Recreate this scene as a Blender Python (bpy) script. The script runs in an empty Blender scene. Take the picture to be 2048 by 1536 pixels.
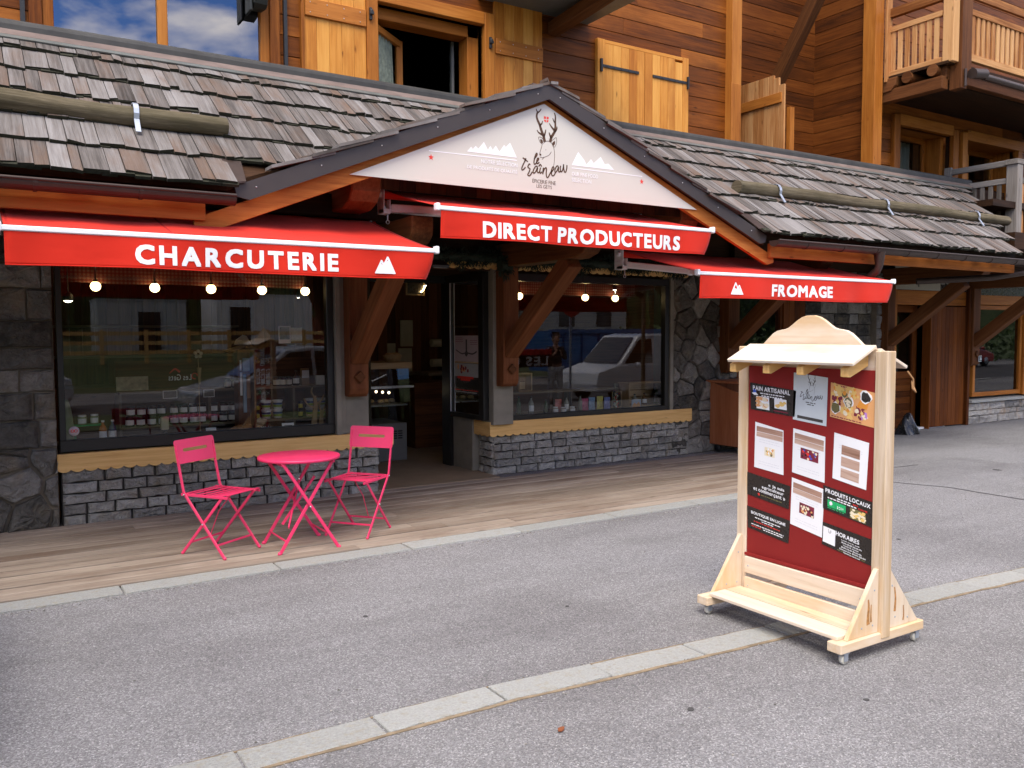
import bpy, math, random
from mathutils import Vector, Matrix, Euler
random.seed(7)
C = bpy.context.scene
COL = C.collection
# ------------------------------------------------------------------ camera
cam_data = bpy.data.cameras.new("camera")
cam_data.lens = 29.88; cam_data.sensor_width = 36.0; cam_data.clip_start = 0.05; cam_data.clip_end = 600
cam = bpy.data.objects.new("camera", cam_data); COL.objects.link(cam)
_r = Vector((0.8435412, -0.53704963, -0.00399275)); _u = Vector((0.03562039, 0.04852765, 0.99818648)); _f = Vector((0.53588193, 0.84215364, -0.06006499))
_m = Matrix((( _r.x, _u.x, -_f.x, 0), (_r.y, _u.y, -_f.y, 0), (_r.z, _u.z, -_f.z, 1.66), (0, 0, 0, 1)))
cam.matrix_world = _m
C.camera = cam
# ------------------------------------------------------------------ exposure
C.view_settings.view_transform = 'Standard'; C.view_settings.look = 'None'
C.view_settings.exposure = 1.35; C.view_settings.gamma = 1.0; C.view_settings.use_curve_mapping = False
C.render.engine = 'CYCLES'
C.cycles.max_bounces = 8; C.cycles.transparent_max_bounces = 12; C.cycles.caustics_reflective = False; C.cycles.caustics_refractive = False
# ------------------------------------------------------------------ sky with broken bright cloud
SUN_EL, SUN_AZ = math.radians(58), math.radians(218)      # azimuth clockwise from +Y: behind and left of the photographer
world = bpy.data.worlds.new("World"); C.world = world; world.use_nodes = True
nt = world.node_tree; nt.nodes.clear()
def wn(t, **k):
    n = nt.nodes.new(t)
    for a, v in k.items(): setattr(n, a, v)
    return n
sky = wn('ShaderNodeTexSky', sky_type='NISHITA', sun_disc=False, sun_elevation=SUN_EL, sun_rotation=SUN_AZ)
tc = wn('ShaderNodeTexCoord'); mp = wn('ShaderNodeMapping'); mp.inputs['Scale'].default_value = (1.0, 1.0, 1.7)
mp.inputs['Location'].default_value = (0.35, 0.2, 0.1)
no = wn('ShaderNodeTexNoise'); no.inputs['Scale'].default_value = 4.6; no.inputs['Detail'].default_value = 9; no.inputs['Roughness'].default_value = 0.52; no.inputs['Distortion'].default_value = 0.3
rp = wn('ShaderNodeValToRGB'); rp.color_ramp.elements[0].position = 0.46; rp.color_ramp.elements[1].position = 0.63
hs = wn('ShaderNodeHueSaturation'); hs.inputs['Saturation'].default_value = 1.25; hs.inputs['Value'].default_value = 0.9
mx = wn('ShaderNodeMix', data_type='RGBA'); mx.inputs[7].default_value = (13.6, 12.3, 10.9, 1)
bg = wn('ShaderNodeBackground'); bg.inputs['Strength'].default_value = 0.12
wo = wn('ShaderNodeOutputWorld')
L = nt.links.new
L(tc.outputs['Generated'], mp.inputs['Vector']); L(mp.outputs['Vector'], no.inputs['Vector']); L(no.outputs['Fac'], rp.inputs['Fac'])
deep = wn('ShaderNodeMix', data_type='RGBA', blend_type='MULTIPLY'); deep.inputs[0].default_value = 1.0; deep.inputs[7].default_value = (0.50, 0.64, 1.0, 1)
L(sky.outputs['Color'], hs.inputs['Color']); L(hs.outputs['Color'], deep.inputs[6]); L(deep.outputs[2], mx.inputs[6]); L(rp.outputs['Color'], mx.inputs[0]); L(mx.outputs[2], bg.inputs['Color']); L(bg.outputs['Background'], wo.inputs['Surface'])
sd = bpy.data.lights.new("sun", 'SUN'); sd.energy = 1.7; sd.angle = math.radians(34); sd.color = (1.0, 0.92, 0.80)
sun = bpy.data.objects.new("sun", sd); COL.objects.link(sun)
_sd = Vector((math.sin(SUN_AZ) * math.cos(SUN_EL), math.cos(SUN_AZ) * math.cos(SUN_EL), math.sin(SUN_EL)))
sun.rotation_euler = (-_sd).to_track_quat('-Z', 'Y').to_euler()
# ------------------------------------------------------------------ things and parts
ORIGIN = {}
def tag(o, label=None, cat=None, group=None, kind=None):
    if label: o['label'] = label
    if cat: o['category'] = cat
    if group: o['group'] = group
    if kind: o['kind'] = kind
    return o
def thing(name, label, cat, loc=(0, 0, 0), group=None):
    o = bpy.data.objects.new(name, None); o.empty_display_size = 0.1; COL.objects.link(o); o.location = loc
    ORIGIN[o.name] = Vector(loc)
    return tag(o, label, cat, group)
def dup(root, loc=None, rotz=None, label=None):
    r = root.copy(); COL.objects.link(r)
    if loc is not None: r.location = loc
    if rotz is not None: r.rotation_euler = (0, 0, rotz)
    if label: r['label'] = label
    for ch in list(root.children):
        c = ch.copy(); COL.objects.link(c); c.parent = r
        for g in list(ch.children):
            d = g.copy(); COL.objects.link(d); d.parent = c
    ORIGIN[r.name] = Vector(loc) if loc is not None else ORIGIN[root.name]
    return r
class MB:
    """collects shapes (world coordinates) and links them as one mesh object; every face carries grain coordinates and a random number"""
    def __init__(s): s.v = []; s.f = []; s.m = []; s.gc = []; s.rn = []; s.sm = []
    def add(s, verts, faces, gcs, rnd=None, mat=0, smooth=False):
        b = len(s.v); s.v += [tuple(v) for v in verts]
        r = random.random() if rnd is None else rnd
        off = (r * 37.0, r * 17.3, r * 5.1)
        for f in faces:
            s.f.append([b + i for i in f]); s.m.append(mat); s.rn.append(r); s.sm.append(smooth)
            s.gc.append([tuple(gcs[i][k] + off[k] for k in range(3)) for i in f])
        return s
    def hexa(s, p, gl, rnd=None, mat=0):
        F = [(0, 3, 2, 1), (4, 5, 6, 7), (0, 1, 5, 4), (1, 2, 6, 5), (2, 3, 7, 6), (3, 0, 4, 7)]
        return s.add(p, F, gl, rnd, mat)
    def box(s, x0, x1, y0, y1, z0, z1, rnd=None, mat=0, grain=None):
        p = [(x0, y0, z0), (x1, y0, z0), (x1, y1, z0), (x0, y1, z0), (x0, y0, z1), (x1, y0, z1), (x1, y1, z1), (x0, y1, z1)]
        d = [abs(x1 - x0), abs(y1 - y0), abs(z1 - z0)]
        a = d.index(max(d)) if grain is None else grain
        o = [a] + [k for k in range(3) if k != a]
        return s.hexa(p, [tuple(q[k] for k in o) for q in p], rnd, mat)
    def bar(s, a, b, w, h, up=(0, 0, 1), rnd=None, mat=0, w2=None, h2=None):
        """box from a to b, w across, h along up"""
        a = Vector(a); b = Vector(b); d = (b - a); l = d.length; d = d / l; up = Vector(up)
        x = d.cross(up)
        if x.length < 1e-4: x = d.cross(Vector((1, 0, 0)))
        x.normalize(); u = x.cross(d).normalized()
        w2 = w if w2 is None else w2; h2 = h if h2 is None else h2
        p = []; g = []
        for (c, t, ww, hh) in ((a, 0, w, h), (b, l, w2, h2)):
            for (i, j) in ((-1, -1), (1, -1), (1, 1), (-1, 1)):
                p.append(c + x * (i * ww / 2) + u * (j * hh / 2)); g.append((t, i * ww / 2, j * hh / 2))
        return s.hexa(p, g, rnd, mat)
    def prism(s, pts, t0, t1, frame, rnd=None, mat=0, grain=(0, 1), smooth=False):
        """polygon pts (u,v) in frame (origin, U, V, N) extruded from t0 to t1 along N"""
        O, U, V, N = [Vector(k) for k in frame]; n = len(pts); P = []; G = []
        for t in (t0, t1):
            for (u, v) in pts:
                P.append(O + U * u + V * v + N * t); q = (u, v, t); G.append((q[grain[0]], q[grain[1]], q[3 - grain[0] - grain[1]]))
        F = [list(range(n))[::-1], list(range(n, 2 * n))] + [(i, (i + 1) % n, n + (i + 1) % n, n + i) for i in range(n)]
        ar = sum(pts[i][0] * pts[(i + 1) % n][1] - pts[(i + 1) % n][0] * pts[i][1] for i in range(n))
        if (ar < 0) != ((t1 < t0) != (U.cross(V).dot(N) < 0)): F = [list(f)[::-1] for f in F]
        return s.add(P, F, G, rnd, mat, smooth)
    def tube(s, pts, r, n=8, rnd=None, mat=0, smooth=True, cap=True):
        pts = [Vector(p) for p in pts]; rs = r if isinstance(r, (list, tuple)) else [r] * len(pts)
        P = []; G = []; l = 0; px = None
        for i, p in enumerate(pts):
            d = (pts[min(i + 1, len(pts) - 1)] - pts[max(i - 1, 0)]).normalized()
            if i: l += (p - pts[i - 1]).length
            if px is None:
                px = d.cross(Vector((0, 0, 1)))
                if px.length < 1e-3: px = d.cross(Vector((1, 0, 0)))
            px = (px - d * px.dot(d)).normalized(); py = d.cross(px)
            for k in range(n):
                a = 2 * math.pi * k / n; q = px * math.cos(a) * rs[i] + py * math.sin(a) * rs[i]
                P.append(p + q); G.append((l, math.cos(a) * rs[i], math.sin(a) * rs[i]))
        F = []
        for i in range(len(pts) - 1):
            for k in range(n): F.append((i * n + k, i * n + (k + 1) % n, (i + 1) * n + (k + 1) % n, (i + 1) * n + k))
        s.add(P, F, G, rnd, mat, smooth)
        if cap:
            b = len(pts) - 1
            s.add(P[:n], [list(range(n))[::-1]], [(g[1], g[2], 0) for g in G[:n]], rnd, mat); s.add(P[b * n:], [list(range(n))], [(g[1], g[2], 0) for g in G[b * n:]], rnd, mat)
        return s
    def lathe(s, prof, c, n=16, rnd=None, mat=0, smooth=True, axis='z'):
        """profile [(r,h)...] turned round the axis through c"""
        P = []; G = []; c = Vector(c)
        for (r, h) in prof:
            for k in range(n):
                a = 2 * math.pi * k / n; x, y = r * math.cos(a), r * math.sin(a)
                P.append(c + (Vector((x, y, h)) if axis == 'z' else Vector((h, x, y)) if axis == 'x' else Vector((y, h, x)))); G.append((h, x, y))
        F = [(i * n + k, i * n + (k + 1) % n, (i + 1) * n + (k + 1) % n, (i + 1) * n + k) for i in range(len(prof) - 1) for k in range(n)]
        return s.add(P, F, G, rnd, mat, smooth)
    def ball(s, c, r, n=14, rnd=None, mat=0, sq=(1, 1, 1)):
        m = n // 2; b = len(s.v)
        prof = [(max(1e-5, r * math.sin(math.pi * i / m)), -r * math.cos(math.pi * i / m)) for i in range(m + 1)]
        s.lathe(prof, c, n, rnd, mat)
        if sq != (1, 1, 1): s.v[b:] = [tuple(c[k] + (v[k] - c[k]) * sq[k] for k in range(3)) for v in s.v[b:]]
        return s
    def poly(s, pts3, rnd=None, mat=0, gc=None):
        return s.add(pts3, [list(range(len(pts3)))], gc or [tuple(p) for p in pts3], rnd, mat)
    def grid(s, fn, nu, nv, rnd=None, mat=0, smooth=True, flip=False):
        P = []; G = []
        for i in range(nu + 1):
            for j in range(nv + 1):
                P.append(fn(i / nu, j / nv)); G.append((i / nu, j / nv, 0))
        F = []
        for i in range(nu):
            for j in range(nv):
                q = (i * (nv + 1) + j, (i + 1) * (nv + 1) + j, (i + 1) * (nv + 1) + j + 1, i * (nv + 1) + j + 1); F.append(q[::-1] if flip else q)
        return s.add(P, F, G, rnd, mat, smooth)
    def build(s, name, mats, parent=None, label=None, bevel=0, seg=1, kind=None, cat=None, group=None, loc=None):
        o0 = Vector((0, 0, 0))
        if parent is not None: o0 = ORIGIN[parent.name]
        elif loc is not None: o0 = Vector(loc)
        me = bpy.data.meshes.new(name)
        me.from_pydata([(v[0] - o0.x, v[1] - o0.y, v[2] - o0.z) for v in s.v], [], s.f)
        if not isinstance(mats, (list, tuple)): mats = [mats]
        for m in mats: me.materials.append(m)
        ga = me.attributes.new('gc', 'FLOAT_VECTOR', 'CORNER'); ra = me.attributes.new('rnd', 'FLOAT', 'FACE')
        fl = [c for g in s.gc for p in g for c in p]
        ga.data.foreach_set('vector', fl); ra.data.foreach_set('value', s.rn)
        me.polygons.foreach_set('material_index', s.m); me.polygons.foreach_set('use_smooth', s.sm)
        me.update()
        o = bpy.data.objects.new(name, me); COL.objects.link(o)
        if parent is not None: o.parent = parent
        else: o.location = o0
        ORIGIN[o.name] = o0
        if bevel:
            b = o.modifiers.new('bevel', 'BEVEL'); b.width = bevel; b.segments = seg; b.limit_method = 'ANGLE'; b.angle_limit = math.radians(40); b.harden_normals = False
        return tag(o, label, cat, group, kind)
XZ = lambda y: ((0, y, 0), (1, 0, 0), (0, 0, 1), (0, 1, 0))          # polygon in x,z extruded along y
YZ = lambda x: ((x, 0, 0), (0, 1, 0), (0, 0, 1), (1, 0, 0))          # polygon in y,z extruded along x
XY = lambda z: ((0, 0, z), (1, 0, 0), (0, 1, 0), (0, 0, 1))
def ribbon(mb, pts, w0, w1, frame, t0, t1, mat=0):
    """a painted stroke of varying width with a small thickness"""
    P = [Vector(p) for p in pts]
    # smooth by Catmull-Rom
    Q = []
    for i in range(len(P) - 1):
        a, b, c, d = P[max(i - 1, 0)], P[i], P[i + 1], P[min(i + 2, len(P) - 1)]
        for k in range(4):
            t = k / 4; Q.append(0.5 * ((2 * b) + (c - a) * t + (2 * a - 5 * b + 4 * c - d) * t * t + (3 * b - a - 3 * c + d) * t ** 3))
    Q.append(P[-1]); n = len(Q); Lp, Rp = [], []
    for i, q in enumerate(Q):
        d = Q[min(i + 1, n - 1)] - Q[max(i - 1, 0)]
        if d.length < 1e-9: d = Vector((1, 0))
        d.normalize(); w = (w0 + (w1 - w0) * i / (n - 1)) / 2; nn = Vector((-d.y, d.x)); Lp.append(q + nn * w); Rp.append(q - nn * w)
    O, U, V, N = [Vector(k) for k in frame]
    g = lambda p, t: O + U * p.x + V * p.y + N * t
    for i in range(n - 1):
        a, b, c, d = Lp[i], Lp[i + 1], Rp[i + 1], Rp[i]
        mb.add([g(a, t0), g(b, t0), g(c, t0), g(d, t0), g(a, t1), g(b, t1), g(c, t1), g(d, t1)],
               [(0, 1, 2, 3), (7, 6, 5, 4), (0, 4, 5, 1), (2, 6, 7, 3)], [(0, 0, 0)] * 8, 0.5, mat)
GLYPH = {}
def glyph(ch, bold):
    if (ch, bold) not in GLYPH:
        cu = bpy.data.curves.new('lettering', 'FONT'); cu.body = ch; cu.size = 1; cu.offset = bold; cu.resolution_u = 3
        o = bpy.data.objects.new('lettering', cu); COL.objects.link(o)
        dg = bpy.context.evaluated_depsgraph_get(); me = bpy.data.meshes.new_from_object(o.evaluated_get(dg))
        GLYPH[(ch, bold)] = ([(v.co.x, v.co.y) for v in me.vertices], [list(p.vertices) for p in me.polygons])
        bpy.data.objects.remove(o); bpy.data.curves.remove(cu); bpy.data.meshes.remove(me)
    return GLYPH[(ch, bold)]
def text_mb(mb, s, frame, u0, v0, width, height, t0=0.0, depth=0.0015, bold=0.0, mat=0, shear=0.0, space=1.0):
    """lettering: the line of text s fitted into width x height with its lower left corner at (u0, v0) of the frame, letter by letter"""
    pen = 0.0; V2 = []; F = []; gap = 0.095 + 0.5 * (space - 1.0)
    for ch in s:
        if ch == ' ': pen += 0.27; continue
        vs, fs = glyph(ch, 0.0)
        if not vs: continue
        ax = min(v[0] for v in vs); bx = max(v[0] for v in vs); b = len(V2)
        V2 += [(v[0] - ax + pen, v[1]) for v in vs]; F += [[b + i for i in f] for f in fs]; pen += bx - ax + gap + 2 * bold
    if not V2: return
    ax = min(v[0] for v in V2); bx = max(v[0] for v in V2); ay = min(v[1] for v in V2); by = max(v[1] for v in V2)
    O, U, V, N = [Vector(k) for k in frame]; fu = width / (bx - ax); fv = height / (by - ay)
    if U.cross(V).dot(N) < 0: F = [f[::-1] for f in F]
    k = bold * 1.15      # heavy faces: the same letters struck several times, a hair apart
    for i, (dx, dy) in enumerate(((0, 0), (-k, -k), (k, -k), (-k, k), (k, k), (0, k), (0, -k), (k, 0), (-k, 0))[:9 if bold > 0.003 else 1]):
        P = [O + U * (u0 + k * fu + (x - ax) * (fu * (1 - 2 * k / (bx - ax))) + dx * fu) + V * (v0 + k * fv + (y - ay) * fv * (1 - 2 * k / (by - ay)) + dy * fv) + N * (t0 + depth + 0.00012 * i) for x, y in V2]
        mb.add(P, F, [(0, 0, 0)] * len(P), 0.5, mat)
# ------------------------------------------------------------------ materials
def new_mat(name):
    m = bpy.data.materials.new(name); m.use_nodes = True; m.node_tree.nodes.clear()
    return m, m.node_tree
class NB:
    def __init__(s, name):
        s.m, s.t = new_mat(name); s.out = s.n('ShaderNodeOutputMaterial'); s.b = s.n('ShaderNodeBsdfPrincipled')
        s.l(s.b.outputs[0], s.out.inputs[0])
    def n(s, t, **k):
        q = s.t.nodes.new(t)
        for a, v in k.items(): setattr(q, a, v)
        return q
    def l(s, a, b): s.t.links.new(a, b)
    def attr(s, name): return s.n('ShaderNodeAttribute', attribute_name=name)
    def noise(s, vec, scale, detail=4, rough=0.55, dist=0.0):
        q = s.n('ShaderNodeTexNoise'); q.inputs['Scale'].default_value = scale; q.inputs['Detail'].default_value = detail
        q.inputs['Roughness'].default_value = rough; q.inputs['Distortion'].default_value = dist
        if vec is not None: s.l(vec, q.inputs['Vector'])
        return q.outputs['Fac']
    def map(s, vec, sc, loc=(0, 0, 0)):
        q = s.n('ShaderNodeMapping'); q.inputs['Scale'].default_value = sc; q.inputs['Location'].default_value = loc; s.l(vec, q.inputs['Vector']); return q.outputs[0]
    def ramp(s, fac, els, interp='LINEAR'):
        q = s.n('ShaderNodeValToRGB'); q.color_ramp.interpolation = interp; e = q.color_ramp.elements
        while len(e) < len(els): e.new(0.5)
        for i, (p, c) in enumerate(els): e[i].position = p; e[i].color = tuple(c) + (1,) if len(c) == 3 else c
        s.l(fac, q.inputs['Fac']); return q.outputs['Color']
    def mix(s, fac, a, b, mode='MIX'):
        q = s.n('ShaderNodeMix', data_type='RGBA', blend_type=mode)
        for k, v in ((0, fac), (6, a), (7, b)):
            if hasattr(v, 'links') or hasattr(v, 'is_linked'): s.l(v, q.inputs[k])
            elif k == 0: q.inputs[0].default_value = v
            else: q.inputs[k].default_value = tuple(v) + (1,) if len(v) == 3 else v
        return q.outputs[2]
    def math(s, op, a, b=0.0, clamp=False):
        q = s.n('ShaderNodeMath', operation=op, use_clamp=clamp)
        for k, v in ((0, a), (1, b)):
            if hasattr(v, 'is_linked'): s.l(v, q.inputs[k])
            else: q.inputs[k].default_value = v
        return q.outputs[0]
    def bump(s, h, strength=0.3, dist=0.01):
        q = s.n('ShaderNodeBump'); q.inputs['Strength'].default_value = strength; q.inputs['Distance'].default_value = dist
        s.l(h, q.inputs['Height']); s.l(q.outputs[0], s.b.inputs['Normal'])
    def set(s, **k):
        for a, v in k.items():
            i = s.b.inputs[a.replace('_', ' ')]
            if hasattr(v, 'is_linked'): s.l(v, i)
            else: i.default_value = tuple(v) + (1,) if isinstance(v, tuple) and len(v) == 3 else v
        return s
def wood(name, dark, mid, light, var=0.35, knots=1.0, rough=0.62, grain=1.0, bump=0.25, stain=None):
    b = NB(name); gc = b.attr('gc').outputs['Vector']; rnd = b.attr('rnd').outputs['Fac']
    warp = b.noise(b.map(gc, (1.1, 7, 7)), 1.0, 3)
    v2 = b.n('ShaderNodeVectorMath', operation='ADD'); cx = b.n('ShaderNodeCombineXYZ'); b.l(b.math('MULTIPLY', warp, 0.05), cx.inputs[1]); b.l(b.math('MULTIPLY', warp, 0.05), cx.inputs[2])
    b.l(gc, v2.inputs[0]); b.l(cx.outputs[0], v2.inputs[1]); gw = v2.outputs[0]
    g1 = b.noise(b.map(gw, (1.6 * grain, 42 * grain, 42 * grain)), 1.0, 5, 0.6)
    g2 = b.noise(b.map(gw, (4 * grain, 150 * grain, 150 * grain)), 1.0, 3, 0.6)
    g3 = b.noise(b.map(gc, (0.9, 5, 5)), 1.0, 3)
    f = b.math('ADD', b.math('MULTIPLY', g1, 0.6), b.math('MULTIPLY', g2, 0.25)); f = b.math('ADD', f, b.math('MULTIPLY', b.math('SUBTRACT', g3, 0.4), 0.5))
    f = b.math('ADD', f, b.math('MULTIPLY', b.math('SUBTRACT', rnd, 0.5), var))
    col = b.ramp(f, [(0.22, dark), (0.46, mid), (0.72, light)])
    if knots:
        vo = b.n('ShaderNodeTexVoronoi', feature='F1'); vo.inputs['Scale'].default_value = 1.0; b.l(b.map(gc, (2.6, 9, 9)), vo.inputs['Vector'])
        k = b.ramp(vo.outputs['Distance'], [(0.03, (1, 1, 1)), (0.13, (0, 0, 0))])
        pick = b.math('GREATER_THAN', b.noise(b.map(gc, (1.2, 4, 4), (3, 1, 7)), 1.0, 1), 0.47)
        kf = b.math('MULTIPLY', b.math('MULTIPLY', k, pick), 0.75 * knots)
        col = b.mix(kf, col, tuple(c * 0.28 for c in dark))
    if stain:
        sn = b.noise(b.map(gc, (0.7, 2.2, 2.2), (5, 2, 1)), 1.0, 5, 0.65)
        col = b.mix(b.ramp(sn, [(0.48, (0, 0, 0)), (0.68, (0.8, 0.8, 0.8))]), col, stain)
    b.set(Base_Color=col, Roughness=rough); b.b.inputs['Specular IOR Level'].default_value = 0.14
    b.bump(b.math('ADD', g1, b.math('MULTIPLY', g2, 0.6)), bump, 0.004)
    return b.m
def plain(name, col, rough=0.5, metal=0.0, var=0.06, scale=8.0, spec=0.4, bump=0.0, bscale=200.0, coat=0.0):
    """paint, plastic, metal: faint unevenness of colour and gloss"""
    b = NB(name); tcn = b.n('ShaderNodeTexCoord').outputs['Object']
    n1 = b.noise(tcn, scale, 4); c = b.mix(n1, tuple(max(0, k * (1 - var * 2)) for k in col), tuple(min(1, k * (1 + var * 2)) for k in col))
    b.set(Base_Color=c, Metallic=metal, Roughness=b.math('ADD', b.math('MULTIPLY', b.noise(tcn, scale * 3, 3), 0.2), rough - 0.1, True)); b.b.inputs['Specular IOR Level'].default_value = spec
    b.b.inputs['Coat Weight'].default_value = coat
    if bump: b.bump(b.noise(tcn, bscale, 4), bump, 0.003)
    return b.m
def emit(name, col, strength):
    m, t = new_mat(name); e = t.nodes.new('ShaderNodeEmission'); e.inputs[0].default_value = tuple(col) + (1,); e.inputs[1].default_value = strength
    o = t.nodes.new('ShaderNodeOutputMaterial'); t.links.new(e.outputs[0], o.inputs[0]); return m
def glass(name, ior, tint=(0.93, 0.96, 0.94), rough=0.0):
    m, t = new_mat(name); N = t.nodes.new; fr = N('ShaderNodeFresnel'); fr.inputs[0].default_value = ior
    tr = N('ShaderNodeBsdfTransparent'); tr.inputs[0].default_value = tuple(tint) + (1,); gl = N('ShaderNodeBsdfGlossy'); gl.inputs['Roughness'].default_value = rough
    mi = N('ShaderNodeMixShader'); o = N('ShaderNodeOutputMaterial')
    t.links.new(fr.outputs[0], mi.inputs[0]); t.links.new(tr.outputs[0], mi.inputs[1]); t.links.new(gl.outputs[0], mi.inputs[2]); t.links.new(mi.outputs[0], o.inputs[0])
    return m
def stone(name, cols, scale=1.0, bump=0.9, rough=0.85, stain=(0.30, 0.24, 0.15), var=0.5):
    b = NB(name); tcn = b.n('ShaderNodeTexCoord').outputs['Object']; rnd = b.attr('rnd').outputs['Fac']
    n1 = b.noise(tcn, 9 * scale, 6, 0.65); n2 = b.noise(tcn, 40 * scale, 5, 0.7); n3 = b.noise(tcn, 3.2 * scale, 3)
    f = b.math('ADD', b.math('MULTIPLY', n1, 0.55), b.math('MULTIPLY', n2, 0.25)); f = b.math('ADD', f, b.math('MULTIPLY', b.math('SUBTRACT', rnd, 0.3 if var == 0.5 else 0.15), var))
    col = b.ramp(f, [(0.2, cols[0]), (0.5, cols[1]), (0.85, cols[2])])
    col = b.mix(b.ramp(n3, [(0.52, (0, 0, 0)), (0.75, (0.55, 0.55, 0.55))]), col, stain)
    mus = b.n('ShaderNodeTexVoronoi'); mus.inputs['Scale'].default_value = 14 * scale; b.l(tcn, mus.inputs['Vector'])
    h = b.math('ADD', b.math('MULTIPLY', n1, 1.4), b.math('ADD', b.math('MULTIPLY', n2, 0.5), b.math('MULTIPLY', mus.outputs['Distance'], 0.5)))
    b.set(Base_Color=col, Roughness=rough); b.b.inputs['Specular IOR Level'].default_value = 0.1; b.bump(h, bump, 0.045); return b.m
M = {}
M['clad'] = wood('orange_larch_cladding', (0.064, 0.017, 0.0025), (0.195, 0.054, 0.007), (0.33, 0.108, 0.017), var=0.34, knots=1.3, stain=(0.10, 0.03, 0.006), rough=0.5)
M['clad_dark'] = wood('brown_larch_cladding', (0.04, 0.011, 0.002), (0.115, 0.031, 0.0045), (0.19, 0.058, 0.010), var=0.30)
M['trim'] = wood('honey_larch_trim', (0.18, 0.052, 0.007), (0.35, 0.118, 0.018), (0.48, 0.19, 0.036), var=0.3, rough=0.5)
M['shutter'] = wood('pale_varnished_pine', (0.36, 0.115, 0.016), (0.57, 0.232, 0.040), (0.69, 0.335, 0.075), var=0.36, stain=(0.38, 0.13, 0.02), knots=1.25, rough=0.42)
M['batten'] = wood('orange_varnished_batten', (0.26, 0.08, 0.014), (0.42, 0.15, 0.028), (0.55, 0.22, 0.05), var=0.2, rough=0.45)
M['beam'] = wood('brown_oiled_beam', (0.050, 0.017, 0.005), (0.120, 0.043, 0.013), (0.19, 0.076, 0.027), var=0.3, grain=0.8)
M['beam_red'] = wood('red_brown_beam', (0.065, 0.021, 0.007), (0.15, 0.050, 0.017), (0.24, 0.092, 0.036), var=0.3, grain=0.8)
M['beam_orange'] = wood('orange_beam', (0.22, 0.062, 0.012), (0.42, 0.135, 0.026), (0.54, 0.21, 0.05), var=0.3, grain=0.8)
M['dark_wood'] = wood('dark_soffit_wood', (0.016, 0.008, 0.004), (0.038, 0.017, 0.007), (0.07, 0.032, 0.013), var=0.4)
M['sill'] = wood('yellow_pine_board', (0.52, 0.27, 0.08), (0.70, 0.43, 0.155), (0.80, 0.53, 0.225), var=0.25, rough=0.45, knots=1.2)
M['fresh'] = wood('fresh_cream_pine', (0.50, 0.36, 0.22), (0.70, 0.575, 0.43), (0.78, 0.68, 0.55), var=0.30, rough=0.5, grain=0.6, bump=0.2, knots=1.1, stain=(0.62, 0.38, 0.15))
M['deck'] = wood('weathered_deck_board', (0.175, 0.137, 0.102), (0.270, 0.217, 0.168), (0.345, 0.285, 0.225), var=0.30, knots=0.6, rough=0.8, stain=(0.15, 0.10, 0.07))
M['shingle'] = wood('weathered_shingle', (0.046, 0.039, 0.034), (0.145, 0.129, 0.117), (0.250, 0.234, 0.222), var=0.32, knots=0.0, rough=0.8, bump=0.6, stain=(0.14, 0.085, 0.055))
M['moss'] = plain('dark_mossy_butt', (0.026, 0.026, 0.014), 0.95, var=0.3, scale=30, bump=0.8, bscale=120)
M['log'] = wood('mossy_round_log', (0.034, 0.027, 0.016), (0.125, 0.100, 0.062), (0.24, 0.198, 0.135), var=0.2, rough=0.85, bump=1.0, grain=2.0, stain=(0.06, 0.052, 0.026))
M['grey_wood'] = wood('silver_weathered_wood', (0.09, 0.075, 0.06), (0.19, 0.165, 0.14), (0.30, 0.27, 0.24), var=0.4, rough=0.8)
M['balcony'] = wood('sun_bleached_balcony_wood', (0.17, 0.056, 0.013), (0.39, 0.165, 0.052), (0.60, 0.335, 0.14), var=0.6, rough=0.65)
M['shelf'] = wood('grey_brown_shelf_wood', (0.08, 0.055, 0.035), (0.16, 0.115, 0.075), (0.25, 0.19, 0.13), var=0.4)
M['inner'] = wood('inner_panelling', (0.04, 0.014, 0.006), (0.10, 0.036, 0.013), (0.16, 0.06, 0.024), var=0.4)
M['crate'] = wood('pale_crate_wood', (0.25, 0.15, 0.07), (0.42, 0.28, 0.14), (0.55, 0.40, 0.22), var=0.3)
M['cap'] = plain('brown_lacquered_metal', (0.042, 0.031, 0.026), 0.42, var=0.08, spec=0.5)
M['gutter'] = plain('dark_copper_gutter', (0.055, 0.036, 0.028), 0.45, metal=0.3, var=0.2, scale=5)
M['flash'] = plain('grey_green_flashing', (0.16, 0.17, 0.155), 0.5, metal=0.4, var=0.2, scale=4)
M['zinc'] = plain('galvanised_steel', (0.42, 0.46, 0.52), 0.4, metal=0.6, var=0.12)
M['iron'] = plain('black_iron', (0.02, 0.021, 0.022), 0.5, var=0.15)
M['frame_black'] = plain('black_window_frame', (0.012, 0.011, 0.009), 0.35, var=0.1)
M['concrete'] = plain('grey_concrete', (0.21, 0.19, 0.145), 0.85, var=0.18, scale=6, bump=0.25, bscale=90)
M['mortar'] = plain('dark_mortar', (0.05, 0.046, 0.038), 0.95, var=0.2, scale=12, bump=0.5, bscale=80)
M['mortar_tan'] = plain('tan_mortar', (0.20, 0.165, 0.115), 0.95, var=0.2, scale=10, bump=0.5, bscale=80)
M['brick'] = stone('split_grey_brick', [(0.16, 0.153, 0.132), (0.375, 0.36, 0.315), (0.60, 0.58, 0.515)], 1.8, 1.0, var=0.28)
M['rubble'] = stone('grey_rubble_stone', [(0.055, 0.051, 0.043), (0.165, 0.153, 0.128), (0.38, 0.36, 0.31)], 1.1, 1.0)
M['slab'] = stone('pale_stacked_stone', [(0.19, 0.18, 0.165), (0.34, 0.32, 0.29), (0.52, 0.49, 0.44)], 1.2, 0.8, stain=(0.46, 0.30, 0.17))
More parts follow.
